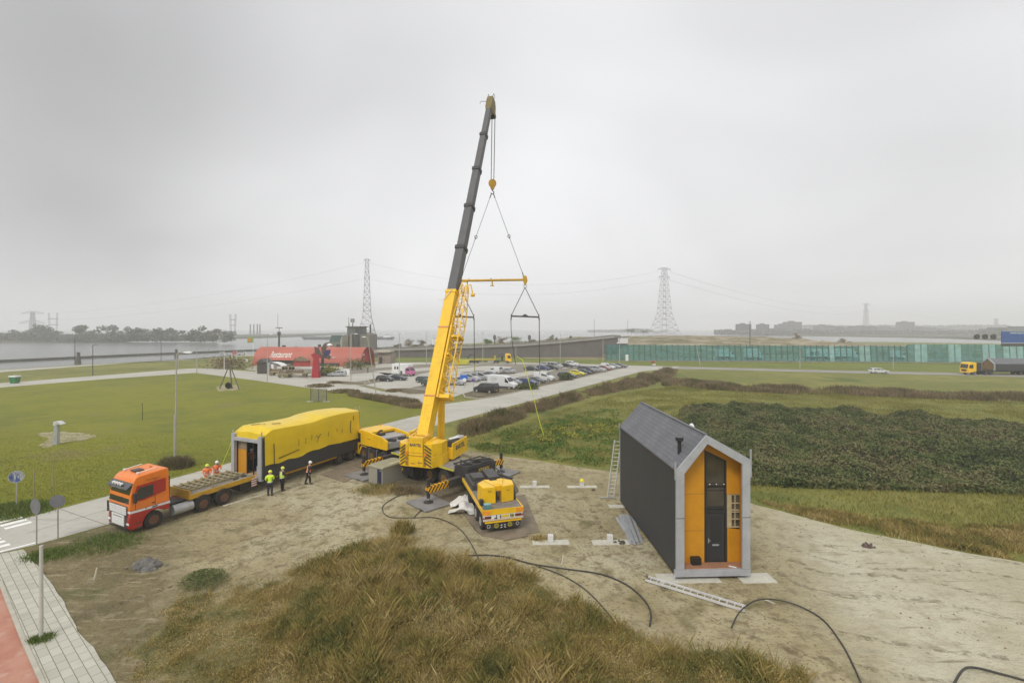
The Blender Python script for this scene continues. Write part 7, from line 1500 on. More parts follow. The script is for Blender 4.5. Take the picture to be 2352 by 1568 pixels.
p0 = AT(2300,787,Yg-.6); p1 = AT(2440,761,Yg-.6); mb = MB(GI); mb.bx(p0.x,p1.x,Yg-.7,Yg-.5,p0.z,p1.z); sb_ = mb.build('blue_sign', mat('motorway_blue', (.03,.09,.30), .5, var=.1, scale=1), t)
mb = MB(GI); mb.bx(p0.x+2.6,p1.x,Yg-.72,Yg-.7,p1.z-.75,p1.z-.2); mb.build('sign_plate', mat('pale_blue', (.3,.36,.42), .5), sb_); MB(GI).bx(p0.x,p1.x,Yg-1.3,Yg-.4,p0.z-1.1,p0.z-.15).build('service_walkway', m_dgr, t, bev=.15)

# ================= RESTAURANT (red half-barrel hall) =================
ax = R(-5.9); A0 = Vector(G(580,839.9)); RX = (A0.x, A0.y, 0); RL, RW, RH = 36.5, 11.0, 6.0
rs = thing('restaurant_hall', 'long red half-barrel restaurant building with white lettering', 'restaurant', RX, ax)
m_rr = mat('red_roof_sheet', (.41,.10,.065), .55, var=.10, scale=.2, dirt=.35, dirtcol=(.40,.15,.10)); m_rk = mat('deep_red_wall', srgb((168,48,46)), .6, var=.08)  # end and porch walls in a deeper red than the roof
def arc(x, t, off=0): return (x, RW/2-(RW/2+off)*math.cos(PI*t), (RH+off)*math.sin(PI*t)**.85)
def vault(xa, xb, name, m, off=0, t0=0, t1=1, n=26, slant=0):
    mb = MB(); mb.loft([[arc(x+ (slant*math.sin(PI*(t0+(t1-t0)*k/n))), t0+(t1-t0)*k/n, off) for k in range(n+1)] for x in (xa, xb)], cap=False)
    mb.f = [f for f in mb.f if not (f[0] % (n+1) == n)]; mb.mi = [0]*len(mb.f); return mb.build(name, m, rs, smooth=True, auto=60)
vault(0, RL, 'barrel_roof', m_rr)
mb = MB(); mb.add([arc(0.6,k/26,-.05) for k in range(27)], [tuple(range(27))]); mb.add([arc(RL-1.3,k/26,-.05) for k in range(27)], [tuple(range(27))]); mb.build('end_wall', m_rk, rs)
vault(0, 2.6, 'sloping_end', m_rr, .03, slant=0)
mb = MB(); mb.loft([[arc(RL+o,k/26,c) for k in range(27)] for o,c in ((-.3,.0),(.25,.12))], cap=False); mb.f=[f for f in mb.f if f[0]%27 != 26]; mb.mi=[0]*len(mb.f); mb.build('end_hood', m_rr, rs, smooth=True)
vault(20.2, 20.5, 'roof_rib', mat('brown_rib', srgb((140,70,55)), .7), .07, .12, .5)
mb = MB(); mb.bx(RL-1.28,RL-1.22,1.2,4.6,1.5,2.9); mb.bx(RL-1.28,RL-1.22,1.0,9.5,.2,.9); mb.build('end_window', m_gls, rs); MB().lathe([(.65,0),(.65,.06),(.01,.06)], (RL-1.3,5.5,5.0), 'x', 14).build('round_window', m_gls, rs)
mb = MB(); mb.bx(5.5,14.5,-.25,1.2,.2,1.75); mb.build('front_opening', mat('dark_interior', (.04,.035,.03), .6, var=.4), rs); MB().bx(22.5,29.5,-.2,1.0,.2,1.1).build('front_opening', MATS['dark_interior'], rs)
mb = MB(); mb.prism([(-1.6,1.95),(-1.6,2.08),(1.1,2.55),(1.1,2.4)], 0, 1, 'x'); aw = MB(); aw.add([(4.5,-1.1,1.95),(14.6,-1.1,1.95),(14.6,.4,2.7),(4.5,.4,2.7),(4.5,-1.1,2.02),(14.6,-1.1,2.02),(14.6,.4,2.78),(4.5,.4,2.78)], [(0,3,2,1),(4,5,6,7),(0,1,5,4),(1,2,6,5),(2,3,7,6),(3,0,4,7)]); aw.build('awning', m_rr, rs)
mb = MB(); mb.bx(14.0,19.5,-.9,.8,1.75,1.95); mb.prism([(14.2,1.95),(16.6,3.2),(19.5,1.95)], -.7, .9); mb.build('porch_roof', mat('thatch_brown', (.20,.15,.09), .9, var=.3, scale=2), rs)
mb = MB(); mb.bx(14.2,19.4,-.3,.8,.1,1.75); mb.build('porch_wall', m_rk, rs)
def onvault(c, x0, t0):     # bend flat lettering onto the vault
    x = c.x+x0; t = t0+c.y/11.5; a = Vector(arc(x, t, .03)); b = Vector(arc(x, t, .08)); return a.lerp(b, min(1, max(0, c.z*20)))
m_wl = mat('white_lettering', (.72,.70,.64), .6, var=.05)
text('Restaurant', 2.05, 'lettering', m_wl, rs, fn=lambda c: onvault(c, 9.2, .185), ext=.04, shear=.22, bold=.02, sx=.82)
for seg in ([(23.0,.13),(23.5,.19),(24.0,.15),(24.6,.2)], [(24.4,.12),(24.9,.2),(25.3,.14)], [(25.2,.17),(25.9,.11),(26.2,.2)], [(26.5,.15),(27.1,.13),(27.8,.14)], [(25.5,.10),(25.8,.16)]):
    MB().tube([Vector(arc(x, t, .06)) for x, t in seg], .09, 5).build('script_stroke', m_wl, rs)
text('Restaurant', .95, 'end_lettering', m_wl, rs, facing((RL-1.18,3.9,3.55),(1,0,0)), ext=.03, bold=.015)
for u_, v_, k in ((770,790,0),(763,796,1),(802,793,2)): pass
mb = MB(); mb.lathe([(.5,0),(.5,.3),(.9,.5),(.7,.9),(.1,1.2)], (20.8+2.2,6.5,RH), 'z', 12); mb.build('roof_vent', m_wht, rs, smooth=True); MB().bx(19.0,19.8,6.2,6.8,RH-.1,RH+.8).bx(6.5,7.3,6,6.8,RH-.2,RH+.5).bx(25.5,26.4,6,6.8,RH-.1,RH+.9).build('roof_vent', m_dgr, rs)
RT = TM(RX, ax)
# annex right of the hall
t = thing('annex_shed', 'grey shed with a flat pale roof at the right end of the restaurant', 'shed', AT(868,838,165)); t.location.z = 0
MB().bx(0,4.6,0,6,0,3.4).build('wall', mat('grafitti_wall', (.26,.21,.17), .8, var=.4, scale=1.2), t); MB().bx(-1.2,4.2,-.8,6.2,3.8,4.4).build('roof', mat('pale_roof', (.4,.36,.28), .8, var=.2), t); MB().bx(0,3.5,.2,5.5,3.4,3.8).build('roof_frame', m_dgr, t); MB().bx(.5,1.5,-.03,0,0,2.3).build('door', m_blk, t)
t = thing('planter_box', 'long dark planter box on the terrace right of the restaurant', 'planter', RT @ Vector((33.5,-6.0,0)), ax+R(14)); MB().bx(0,9.5,0,1.2,.1,.8).build('box', m_wood, t); leaves('plants', rng.random((260,3))*[9.3,1.0,.6]+[.1,.1,.75], .5, m_bram, parent=t)
sheet('terrace', gp((600,846),(830,848),(905,842),(985,836),(940,838),(880,838),(860,842),(580,842),(560,848),(700,862),(760,862),(800,860),(700,858),(620,853)), .0135, g_conc)
# forecourt objects
def gv(u_, v_): x, y = G(u_, v_); return (x, y, 0)
t = thing('kiosk_hut', 'dark hut with a curved white canopy before the restaurant', 'hut', gv(613,857), ax)
MB().bx(-1.8,.8,-1.5,1.5,0,2.9).build('wall', mat('dark_hut_wall', (.06,.05,.045), .8, var=.3), t); MB().prism([(-2.1,2.9),(-.6,4.0),(1.1,3.0)], -1.8, 1.8).build('roof', m_dgr, t)
mb = MB(); mb.loft([[(1.0+ (3.6*math.sin(a)),-1.6+1.2,1.5+1.5*math.cos(a)) for a in [.05+1.2*i/8 for i in range(9)]],[(1.0+(3.6*math.sin(a)),2.4,1.5+1.5*math.cos(a)) for a in [.05+1.2*i/8 for i in range(9)]]], cap=False); mb.build('canopy', m_wht, t, smooth=True); MB().bx(.8,1.0,-1,1,0,3).bx(1.5,2.2,-.5,1.2,0,2.5).build('white_panel', m_wht, t)
t = thing('red_pillar', 'red square pillar on the forecourt of the restaurant', 'pillar', gv(726,867), 0); MB().loft([[(-.9,-.7,0),(.9,-.7,0),(.9,.7,0),(-.9,.7,0)],[(-.5,-.5,4.8),(.5,-.5,4.8),(.5,.5,4.8),(-.5,.5,4.8)]]).build('column', mat('pillar_red', srgb((160,22,38)), .5, var=.08), t)
t = thing('propeller_sculpture', 'large brown, red and blue fan-like sculpture before the restaurant', 'sculpture', gv(741,862), 0)
for a, c, l_ in ((2.9,MATS['pillar_red'],3.2),(2.2,mat('old_bronze', (.10,.07,.05), .7, var=.4, scale=2),3.6),(1.4,MATS['old_bronze'],4.0),(.8,mat('sculpture_blue', (.03,.03,.14), .6, var=.3),3.0),(.1,MATS['old_bronze'],2.4)):
    mb = MB(); d = Vector((math.cos(a),0,math.sin(a))); o_ = Vector((0,0,4.6)); p = Vector((-d.z,0,d.x)); mb.add([o_,o_+d*l_*.6+p*.9,o_+d*l_,o_+d*l_*.7-p*.7,o_+Vector((0,.5,0))+d*.3,o_+Vector((0,.3,0))+d*l_*.6], [(0,1,2,3),(4,1,0),(5,2,1,4),(5,3,2),(4,0,3,5)]); mb.build('blade', c, t)
MB().cyl((0,0,0),(0,0,4.6),.5,.35,10).bx(-1.6,2.0,-1,1,0,1.2).build('stand', m_blk, t)
def wagon(u_, v_, L_, rz_, label, wd=True):
    t = thing('old_wagon', label, 'wagon', gv(u_, v_), rz_, 'old wooden wagons on the restaurant forecourt'); MB().bx(-L_/2,L_/2,-.8,.8,.8,1.1).bx(-L_/2,-L_/2+.2,-.8,.8,1.1,1.9).build('bed', m_wood, t); MB().beam((L_/2,0,.8),(L_/2+2.2,0,.4),.12,.12).build('drawbar', m_wood, t)
    mb = MB(); mb.bx(-L_/3,L_/4,-.6,.6,1.1,1.7); mb.build('load', mat('forecourt_junk', (.20,.15,.11), .9, var=.5, scale=2), t)
    for x in (-L_/3, L_/3):
        for s in (-1,1):
            mb = MB(); mb.lathe([(.42,-.05),(.52,-.05),(.52,.05),(.42,.05),(.42,-.05)], (x,s*.9,.52), 'y', 14)
            for k in range(4): a = k*PI/4; mb.beam((x-.45*math.cos(a),s*.9,.52-.45*math.sin(a)),(x+.45*math.cos(a),s*.9,.52+.45*math.sin(a)),.04,.04)
            mb.build('wheel', m_wood, t)
wagon(636,862,3.4,R(5),'old wooden wagon left of the long one before the restaurant'); wagon(683,865,5.4,R(10),'longest old wooden wagon loaded with boards before the red pillar'); wagon(655,867,2.6,R(-10),'low small wooden wagon nearest the access road'); wagon(662,849,3.0,R(0),'wooden wagon close to the restaurant wall')
x, y, _ = gv(756,862); q = rng.normal(size=(500,3))*[1.3,.9,.55]+[x,y,1.4]; tag(leaves('yellow_shrub', q, .45, m_gold), 'yellow-green shrub between the fan sculpture and the silver estate car', 'shrub')
x, y, _ = gv(747,863); q = rng.normal(size=(500,3))*[1.3,.9,.5]+[x,y,.8]; tag(leaves('dark_shrub', q, .4, m_bram), 'dark shrub at the foot of the fan sculpture', 'shrub')
x, y, _ = gv(817,848); q = rng.normal(size=(700,3))*[1.5,1,.8]+[x,y,1.5]; tag(leaves('conifer_shrub', q, .45, m_bram), 'dark rounded shrub in front of the right end of the restaurant', 'shrub')
x, y, _ = gv(524,846); q = rng.normal(size=(1400,3))*[3.0,1.5,1.2]+[x,y,1.6]; tag(leaves('bare_shrub', q, .5, m_reed), 'brown leafless thicket at the foot of the left flagpoles', 'shrub')
for u_, v_, w_, h_, c, lab in ((594,853,2.2,1.6,(.42,.42,.32),'cream round tub at the left end of the restaurant'),(570,848,3.2,.5,(.12,.1,.07),'low dark bench left of the restaurant'),(790,861,2.8,1.6,(.5,.5,.47),'white board fence panel beside the lamp post'),(800,864,.7,1.8,(.5,.5,.47),'white narrow display board beside the lamp post')):
    x, y, _ = gv(u_, v_); t = thing('forecourt_tub' if 'tub' in lab else ('bench' if 'bench' in lab else 'white_board'), lab, 'tub' if 'tub' in lab else ('bench' if 'bench' in lab else 'board'), (x,y,0)); 
    if 'tub' in lab: MB().lathe([(w_*.38,0),(w_*.5,h_),(w_*.44,h_),(w_*.4,h_*.8)], (0,0,0), 'z', 16).build('tub', mat('tub_cream', c, .7), t)
    elif 'bench' in lab: MB().bx(-w_/2,w_/2,-.4,.4,h_-.1,h_).bx(-w_/2+.2,-w_/2+.3,-.3,.3,0,h_).bx(w_/2-.3,w_/2-.2,-.3,.3,0,h_).build('seat', m_wood, t)
    else: MB().bx(-w_/2,w_/2,-.03,.03,.3,h_).bx(-w_/2,-w_/2+.06,-.04,.04,0,h_).bx(w_/2-.06,w_/2,-.04,.04,0,h_).build('board', m_wht, t)
for u_, v_, lab in ((783,856,'person in light clothes standing by the restaurant terrace'),(845,856,'person in dark clothes near the right end of the restaurant')): person(lab, gl(u_, v_), R(200), m_wht if 'light' in lab else m_jkb, m_trs, None)

# ================= LOCK CONTROL BUILDING =================
Yl = 205; m_lk = mat('weathered_concrete', (.19,.175,.145), .9, var=.2, scale=.25, dirt=.4, dirtcol=(.12,.12,.10)); m_lg = mat('green_copper', (.075,.13,.125), .6, var=.15, scale=.4)
lc_ = AT(800,0,Yl); lb = thing('lock_tower', 'grey concrete lock tower with green roof and antennas behind the restaurant', 'tower', (lc_.x, Yl, 0))
def LU(u_): return (u_-CX)*Yl/F-lc_.x
def LZ(v_): return H-(v_-HY)*Yl/F
MB().bx(LU(797),LU(823),0,12,0,LZ(750)).build('tower_block', mat('grey_tower_face', (.13,.14,.135), .7, var=.15, scale=.3), lb, bev=.15)
MB().bx(LU(788),LU(802),-1.2,10,0,LZ(770)).bx(LU(805),LU(811),-1.3,0,0,LZ(768)).build('buttress', m_lk, lb); MB().bx(LU(817),LU(823),-.6,0,0,LZ(752)).build('shaft', mat('dark_tower_slot', (.05,.055,.055), .7), lb); MB().bx(LU(797)-.5,LU(823)+.5,-.5,12.5,LZ(751),LZ(749)).build('parapet', m_lk, lb)
MB().bx(LU(823),LU(848),.5,12,0,LZ(768)).prism([(LU(843),0),(LU(843),LZ(764)),(LU(849),LZ(768)),(LU(856),0)], -.5, 9).build('side_block', m_lk, lb)
MB().prism([(LU(745),0),(LU(748),LZ(786)),(LU(800),LZ(786)),(LU(800),0)], 0, 14).build('low_wing', m_lk, lb)
MB().prism([(LU(754),LZ(786)),(LU(759),LZ(770)),(LU(787),LZ(769)),(LU(783),LZ(786))], 1, 12).build('green_roof', m_lg, lb); MB().beam((LU(789),-.3,LZ(769)),(LU(784),-.3,LZ(785)),.8,.4,(0,1,0)).beam((LU(784),-.3,LZ(785)),(LU(787),-.3,LZ(800)),.6,.4,(0,1,0)).build('white_pipe', m_pole, lb)
mb = MB(); mb.cyl((LU(797.5),2,LZ(750)),(LU(797.5),2,LZ(728)),.12,.08,6); mb.cyl((LU(796),3,LZ(760)),(LU(796),3,LZ(742)),.15,.15,6); mb.cyl((LU(805),3,LZ(750)),(LU(805),3,LZ(733)),.2,.2,8); mb.build('antenna', m_dgr, lb); mb = MB()
for k in range(5): a = k*1.256; mb.cyl((LU(804.5)+.7*math.cos(a),3+.7*math.sin(a),LZ(740)),(LU(804.5)+.7*math.cos(a),3+.7*math.sin(a),LZ(731)),.22,.22,6)
mb.build('antenna_cluster', m_lgr, lb); MB().cyl((LU(846),3,LZ(765)),(LU(846),3,LZ(745)),.35,.35,8).build('vent_stack', m_dgr, lb)
x, y = G(855,797); t = thing('lock_post', 'small dark stepped post on the lock wall right of the tower', 'post', (x,y,0)); MB().cyl((0,0,0),(0,0,3),1.0,.6,8).bx(-.4,.4,-.4,.4,3,4.2).build('post', m_dgr, t)

# ================= RETAINING WALL OF THE ROAD RAMP =================
Yw = 200; m_bw = mat('brown_ramp_wall', (.125,.112,.105), .9, var=.14, scale=.3, dirt=.45, dirtcol=(.17,.165,.14), stretch=(1,1,.45), bump=.2, bscale=1.5)
m_cap = mat('ramp_cap_concrete', (.22,.21,.18), .85, var=.15, scale=.5)
def WP(u_, v_, Y=Yw): p = AT(u_, v_, Y); return (p.x, p.z)
top = [WP(840,806),WP(947,803.9),WP(1070,799.5),WP(1191,795),WP(1280,788.3),WP(1370,779.8),WP(1418,774.5)]
rw_ = thing('retaining_wall', 'long brown-grey retaining wall of the rising road behind the car park', 'wall', (top[0][0], Yw, 0)); ox = top[0][0]
pl = [(x-ox, z) for x, z in top]+[(WP(1395,800)[0]-ox, WP(1395,800)[1]-.0),(WP(1400,828)[0]-ox, 0),(0,0)]
pl2 = [(x-ox, z) for x, z in top]+[(top[-1][0]-ox+.5, 6.8),(WP(1408,800)[0]-ox, 4.5),(WP(1402,810)[0]-ox, 3.0),(WP(1398,820)[0]-ox, 0),(0,0)]
MB().prism(pl2, 0, 1.5).build('wall', m_bw, rw_)
mb = MB(); 
for (x0, z0), (x1, z1) in zip(top, top[1:]): mb.beam((x0-ox,-.2,z0+.1),(x1-ox,-.2,z1+.1),.6,.5)
mb.build('wall_cap', m_cap, rw_)
mb = MB()
for (x0, z0), (x1, z1) in zip(top, top[1:]): mb.add([(x0-ox,.4,z0+.2),(x1-ox,.4,z1+.2),(x1-ox,14,z1+.2),(x0-ox,14,z0+.2),(x0-ox,14,0),(x1-ox,14,0)], [(0,1,2,3),(3,2,5,4)])
mb.build('ramp_road', g_road, rw_)
mb = MB(); bk = [WP(840,800.5,212),WP(947,798,212),WP(1070,794,212),WP(1191,789.5,212),WP(1280,782.5,212),WP(1370,774.5,212),WP(1405,770.8,212),WP(1425,771.5,212)]
for (x0, z0), (x1, z1) in zip(bk, bk[1:]): mb.beam((x0-ox,12,z0),(x1-ox,12,z1),.5,.75); mb.beam((x0-ox,12,z0-.9),(x1-ox,12,z1-.9),.4,.5)
mb.build('rear_parapet', m_cap, rw_)
mb = MB()
for (x0, z0), (x1, z1) in zip(top, top[1:]):
    mb.beam((x0-ox,-.1,z0+.95),(x1-ox,-.1,z1+.95),.08,.08); k = int((x1-x0)/2.5)
    for i in range(k): f = i/k; mb.beam((x0-ox+(x1-x0)*f,-.1,z0+(z1-z0)*f+.3),(x0-ox+(x1-x0)*f,-.1,z0+(z1-z0)*f+.95),.06,.06)
mb.build('guard_rail', m_dgr, rw_)
p = AT(1001,792,206); t = thing('white_lorry', 'white lorry cab passing on the ramp road left of the crane boom', 'lorry', (p.x,p.y,p.z-.6), 0); MB().prism([(-1.6,.5),(1.5,.5),(1.6,1.4),(1.2,2.7),(-1.2,2.9),(-1.6,2.6)], -1.1, 1.1).build('cab', m_wht, t, bev=.1); MB().prism([(.6,1.5),(1.56,1.5),(1.22,2.4),(.6,2.4)], -1.12, 1.12).build('window', m_gls, t); [MB().cyl((x_,s*.8,.4),(x_,s*1.1,.4),.45).build('wheel', m_rub, t) for x_ in (-.9,1) for s in (-1,1)]
p = AT(1398,774,222); t = thing('white_pumphouse', 'low white flat building at the top end of the retaining wall', 'building', (p.x,p.y,p.z-3)); MB().bx(0,9,0,8,0,3).build('wall', m_wht, t); MB().bx(-.4,9.4,-.4,8.4,3,3.3).build('roof', m_cap, t)

# ================= GLASS NOISE SCREEN =================
gsm = bpy.data.materials.new('teal_glass'); gsm.use_nodes = True; t_ = gsm.node_tree; n = t_.nodes; l = t_.links; n.clear()
oo = n.new('ShaderNodeOutputMaterial'); tr1 = n.new('ShaderNodeBsdfTransparent'); tr1.inputs[0].default_value = (.30,.60,.56,1); gl1 = n.new('ShaderNodeBsdfPrincipled'); gl1.inputs['Base Color'].default_value = (.10,.27,.26,1); gl1.inputs['Roughness'].default_value = .18
g_ = n.new('ShaderNodeNewGeometry'); no = n.new('ShaderNodeTexNoise'); no.inputs['Scale'].default_value = .5; no.inputs['Detail'].default_value = 4; l.new(g_.outputs['Position'], no.inputs['Vector']); mr = n.new('ShaderNodeMapRange'); mr.inputs[1].default_value = .35; mr.inputs[2].default_value = .65; mr.inputs[3].default_value = .22; mr.inputs[4].default_value = .6; l.new(no.outputs['Fac'], mr.inputs[0])
ms = n.new('ShaderNodeMixShader'); l.new(mr.outputs[0], ms.inputs[0]); l.new(tr1.outputs[0], ms.inputs[1]); l.new(gl1.outputs[0], ms.inputs[2]); l.new(ms.outputs[0], oo.inputs[0])
gsm2 = gsm.copy(); gsm2.name = 'sky_reflection_glass'; MATS['g2'] = gsm2  # paler copy for some panels: sky reflection put into the glass colour
for q_ in gsm2.node_tree.nodes:
    if q_.type == 'BSDF_PRINCIPLED': q_.inputs['Base Color'].default_value = (.26,.48,.46,1)
    if q_.type == 'BSDF_TRANSPARENT': q_.inputs[0].default_value = (.45,.72,.68,1)
    if q_.type == 'MAP_RANGE': q_.inputs[3].default_value = .5; q_.inputs[4].default_value = .8
s0 = Vector((*G(1392,829), 0)); s1 = Vector((*G(2085,833), 0)); s2 = Vector((*G(2500,836), 0))
gs = thing('noise_screen', 'long teal glass noise screen with slanting posts along the far road', 'screen', s0)
m_gp = mat('screen_post', (.05,.10,.10), .5, var=.2)
npan = 52; tot = (s1-s0).length; dirv = (s1-s0)/npan
for i in range(npan):
    a = dirv*i; b = dirv*(i+1); hh = 6.0-.2*i/npan; mb = MB(); mb.add([a+Vector((.1,0,.35)), b+Vector((-.1,0,.35)), b+Vector((-.1,.5,hh)), a+Vector((.1,.5,hh))], [(0,1,2,3)]); mb.build('glass_panel', gsm2 if i in (39, 44, 45) else gsm, gs)
for i in range(npan+1):
    a = dirv*i; MB().beam(a, a+Vector((.0,.55,6.1)), .22, .3).build('post', m_gp, gs)
mb = MB(); mb.beam((0,0,.2), s1-s0+Vector((0,0,.2)), .4, .4); mb.build('plinth', m_cap, gs)
mb = MB(); mb.beam((0,.27,3.0), s1-s0+Vector((0,.27,3.0)), .08, .08); mb.build('mid_rail', m_gp, gs)
gsm_dummy = None
# second, taller leaning screen at the right
g2 = thing('noise_screen', 'taller teal glass screen leaning outward at the right edge', 'screen', s1); dirv = (s2-s1)/26
for i in range(26):
    a = dirv*i; b = dirv*(i+1); mb = MB(); mb.add([a+Vector((.1,0,.35)), b+Vector((-.1,0,.35)), b+Vector((1.0,1.4,6.5)), a+Vector((1.2,1.4,6.5))], [(0,1,2,3)]); mb.build('glass_panel', gsm2 if i % 5 in (1, 2) or i > 13 else gsm, g2)
for i in range(27): a = dirv*i; MB().beam(a, a+Vector((1.1,1.45,6.6)), .26, .35).build('post', m_gp, g2)
mb = MB(); mb.beam((0,0,.2), s2-s1+Vector((0,0,.2)), .4, .4); mb.build('plinth', m_cap, g2)
for i in range(22):      # small reflective plates on the top
    pass
# motorway behind the screen and its traffic
sheet('motorway', [(45,179.5),(260,181),(260,194),(45,192)], .03, g_road)
mb = MB(); mb.add([(38,193,0),(260,195,0),(260,215,3.2),(38,214,3.2)], [(0,1,2,3)]); tag(mb.build('road_bank', g_hill), kind='structure')
for i, (u0, u1, Y, hgt, lab, z0) in enumerate(((1646,1684,187,3.0,'white box truck behind the glass screen, leftmost of the vehicles there',1.2),(1711,1752,185,3.6,'white van with raised rear behind the glass screen near the dark mast',1.0),(1850,1908,186,3.3,'white trailer with two dark squares on its side behind the glass screen',1.2),(1911,1968,187,3.4,'white articulated lorry behind the glass screen right of the one with dark squares',1.2),(2047,2075,186,3.0,'white van behind the joint of the two glass screens',1.0))):
    xa = (u0-CX)*Y/F; xb = (u1-CX)*Y/F; t = thing('lorry', lab, 'lorry', ((xa+xb)/2, Y, 0)); w_ = (xb-xa)/2; MB().bx(-w_,w_-1.8,-1.2,1.2,z0,z0+hgt-.4).build('box_body', m_wht, t, bev=.12); MB().prism([(w_-1.7,z0-.4),(w_,z0-.4),(w_,z0+.9),(w_-.6,z0+1.9),(w_-1.7,z0+2.0)], -1.1, 1.1).build('cab', m_wht, t, bev=.08); MB().prism([(w_-1.1,z0+.9),(w_-.05,z0+.9),(w_-.62,z0+1.75),(w_-1.1,z0+1.8)], -1.12, 1.12).build('window', m_gls, t)
    for x_ in (-w_+1.2,-w_+2.4,w_-1.0):
        for s in (-1,1): MB().cyl((x_,s*.8,.5),(x_,s*1.1,.5),.5,.5,12).build('wheel', m_rub, t)
    MB().bx(-w_,w_-1,-.6,.6,.6,z0).build('chassis', m_blk, t)
    if 'squares' in lab and i == 2:
        MB().bx(-w_+1,-w_+2.4,-1.23,-1.2,1.8,3.2).bx(-w_+3,-w_+4.4,-1.23,-1.2,1.8,3.2).build('dark_square', m_dgr, t)

# ================= PYLONS =================
m_pyl = mat('pylon_steel', (.24,.24,.245), .6, metal=.2, var=.1)
def pylon(u_, vtop, Y, z0, label, arms, wbase, wtop, waist=None, name='pylon', r=.35, splay=None):
    X = (u_-CX)*Y/F; h = H-(vtop-HY)*Y/F-z0; t = thing(name, label, 'pylon', (X, Y, z0), R(18), 'power pylons along the water'); mb = MB()
    def wd(z):
        f = z/h
        if splay and f < splay[0]: return splay[1]+(wbase-splay[1])*(1-f/splay[0])
        b = splay[1] if splay else wbase; f2 = (f-(splay[0] if splay else 0))/(1-(splay[0] if splay else 0)); return b+(wtop-b)*f2
    lev = [0]+[h*((k+1)/12)**1.0 for k in range(12)]
    for z0_, z1_ in zip(lev, lev[1:]):
        a, b = wd(z0_)/2, wd(z1_)/2; C4 = [(-1,-1),(1,-1),(1,1),(-1,1)]
        for k in range(4):
            p, q = C4[k], C4[(k+1) % 4]; mb.cyl((p[0]*a,p[1]*a,z0_),(p[0]*b,p[1]*b,z1_),r,r,4,False); mb.cyl((p[0]*a,p[1]*a,z0_),(q[0]*b,q[1]*b,z1_),r*.6,r*.6,4,False); mb.cyl((q[0]*a,q[1]*a,z0_),(p[0]*b,p[1]*b,z1_),r*.6,r*.6,4,False); mb.cyl((p[0]*b,p[1]*b,z1_),(q[0]*b,q[1]*b,z1_),r*.6,r*.6,4,False)
    mb.build('mast', m_pyl, t); T = TM((X,Y,z0), R(18)); tips = []
    for fz, la in arms:
        z = h*fz; mb = MB(); w_ = wd(z)/2; hh = la*.28
        for s in (-1,1):
            for y in (-w_,w_): mb.cyl((s*w_,y,z),(s*la,0,z+.2),r*.8,r*.6,4,False); mb.cyl((s*w_,y,z+hh),(s*la,0,z+.2),r*.6,r*.5,4,False)
            for k in (1,2,3): f = k/4; mb.cyl((s*(w_+(la-w_)*f),0,z),(s*(w_+(la-w_)*(f-.12)),0,z+hh*(1-f)),r*.5,r*.5,4,False)
            mb.cyl((s*la*.95,0,z),(s*la*.95,0,z-h*.035),r*.5,r*.5,5); tips.append(T @ Vector((s*la*.95,0,z-h*.035)))
        mb.build('cross_arm', m_pyl, t)
    return tips, h
t1, h1 = pylon(843,595,620,1.0,'tall slender lattice pylon behind the lock tower',[(.985,4),(.78,3.4)],23,3.4,splay=(.27,10),r=.30)
t2, h2 = pylon(1526,615,620,1.5,'tall lattice pylon with two cross-arms and splayed legs beyond the dike hill',[(.975,10),(.86,8.5)],30,4,splay=(.32,13.5),r=.24)
t3, h3 = pylon(1989,697,1500,1,'faint distant pylon above the city skyline',[(.96,18),(.72,15)],14,4,r=.7)
t4, h4 = pylon(2288,731,1500,1,'very faint pylon at the far right above the skyline',[(.9,14),(.65,12)],10,3,r=.6)
t5, h5 = pylon(75,716,900,0,'wide-armed pylon behind the trees at far left',[(.93,17),(.5,20)],8,4,r=.45)
def gantry_pylon(u_, vt, Y, w_, label):
    X = (u_-CX)*Y/F; h = H-(vt-HY)*Y/F; t = thing('pylon', label, 'pylon', (X,Y,0), 0, 'power pylons along the water'); mb = MB()
    for s in (-1,1):
        for k in range(8):
            z0_, z1_ = h*k/8, h*(k+1)/8; a = w_*.5*(.75+.25*abs(k/8)); b = w_*.5*(.75+.25*abs((k+1)/8)); mb.cyl((s*a-1.3,0,z0_),(s*b-1.3,0,z1_),.4,.4,4,False); mb.cyl((s*a+1.3,0,z0_),(s*b+1.3,0,z1_),.4,.4,4,False); mb.cyl((s*a-1.3,0,z0_),(s*b+1.3,0,z1_),.25,.25,4,False); mb.cyl((s*a+1.3,0,z0_),(s*b-1.3,0,z1_),.25,.25,4,False)
    mb.build('leg_lattice', m_pyl, t)
    for z in (.45,.72): MB().beam((-w_*.6,0,h*z),(w_*.6,0,h*z),1,1.6).build('cross_beam', m_pyl, t)
gantry_pylon(122,718,900,16,'portal-shaped pylon right of the wide-armed one at far left'); gantry_pylon(535,721,900,10,'portal-shaped pylon above the right end of the far tree line')
m_wire = mat('power_wire', (.36,.36,.37), .6)
def wire(p, q, sag, label, r=.09):
    pts = [Vector(p).lerp(Vector(q), i/20)-Vector((0,0,sag*4*(i/20)*(1-i/20))) for i in range(21)]; tag(MB().tube(pts, r, 4).build('power_line', m_wire), label, 'power line', 'power lines between the pylons')
L5 = [Vector(((22-CX)*900/F,900,H+(753-722)*900/F)), Vector(((22-CX)*900/F,900,H+(753-737)*900/F))]
wire(L5[0], t1[0], 16, 'power line from the far left to the upper arm of the slender pylon'); wire(L5[1], t1[2], 14, 'power line from the far left to the lower arm of the slender pylon')
wire(t1[1], t2[0], 22, 'upper power line between the two tall pylons'); wire(t1[3], t2[2], 20, 'lower power line between the two tall pylons'); wire(t2[1], t3[0], 22, 'upper power line from the second tall pylon towards the city', .16); wire(t2[3], t3[2], 20, 'lower power line from the second tall pylon towards the city', .16)
wire(t3[1], t4[0], 15, 'faint power line between the two city pylons', .2)

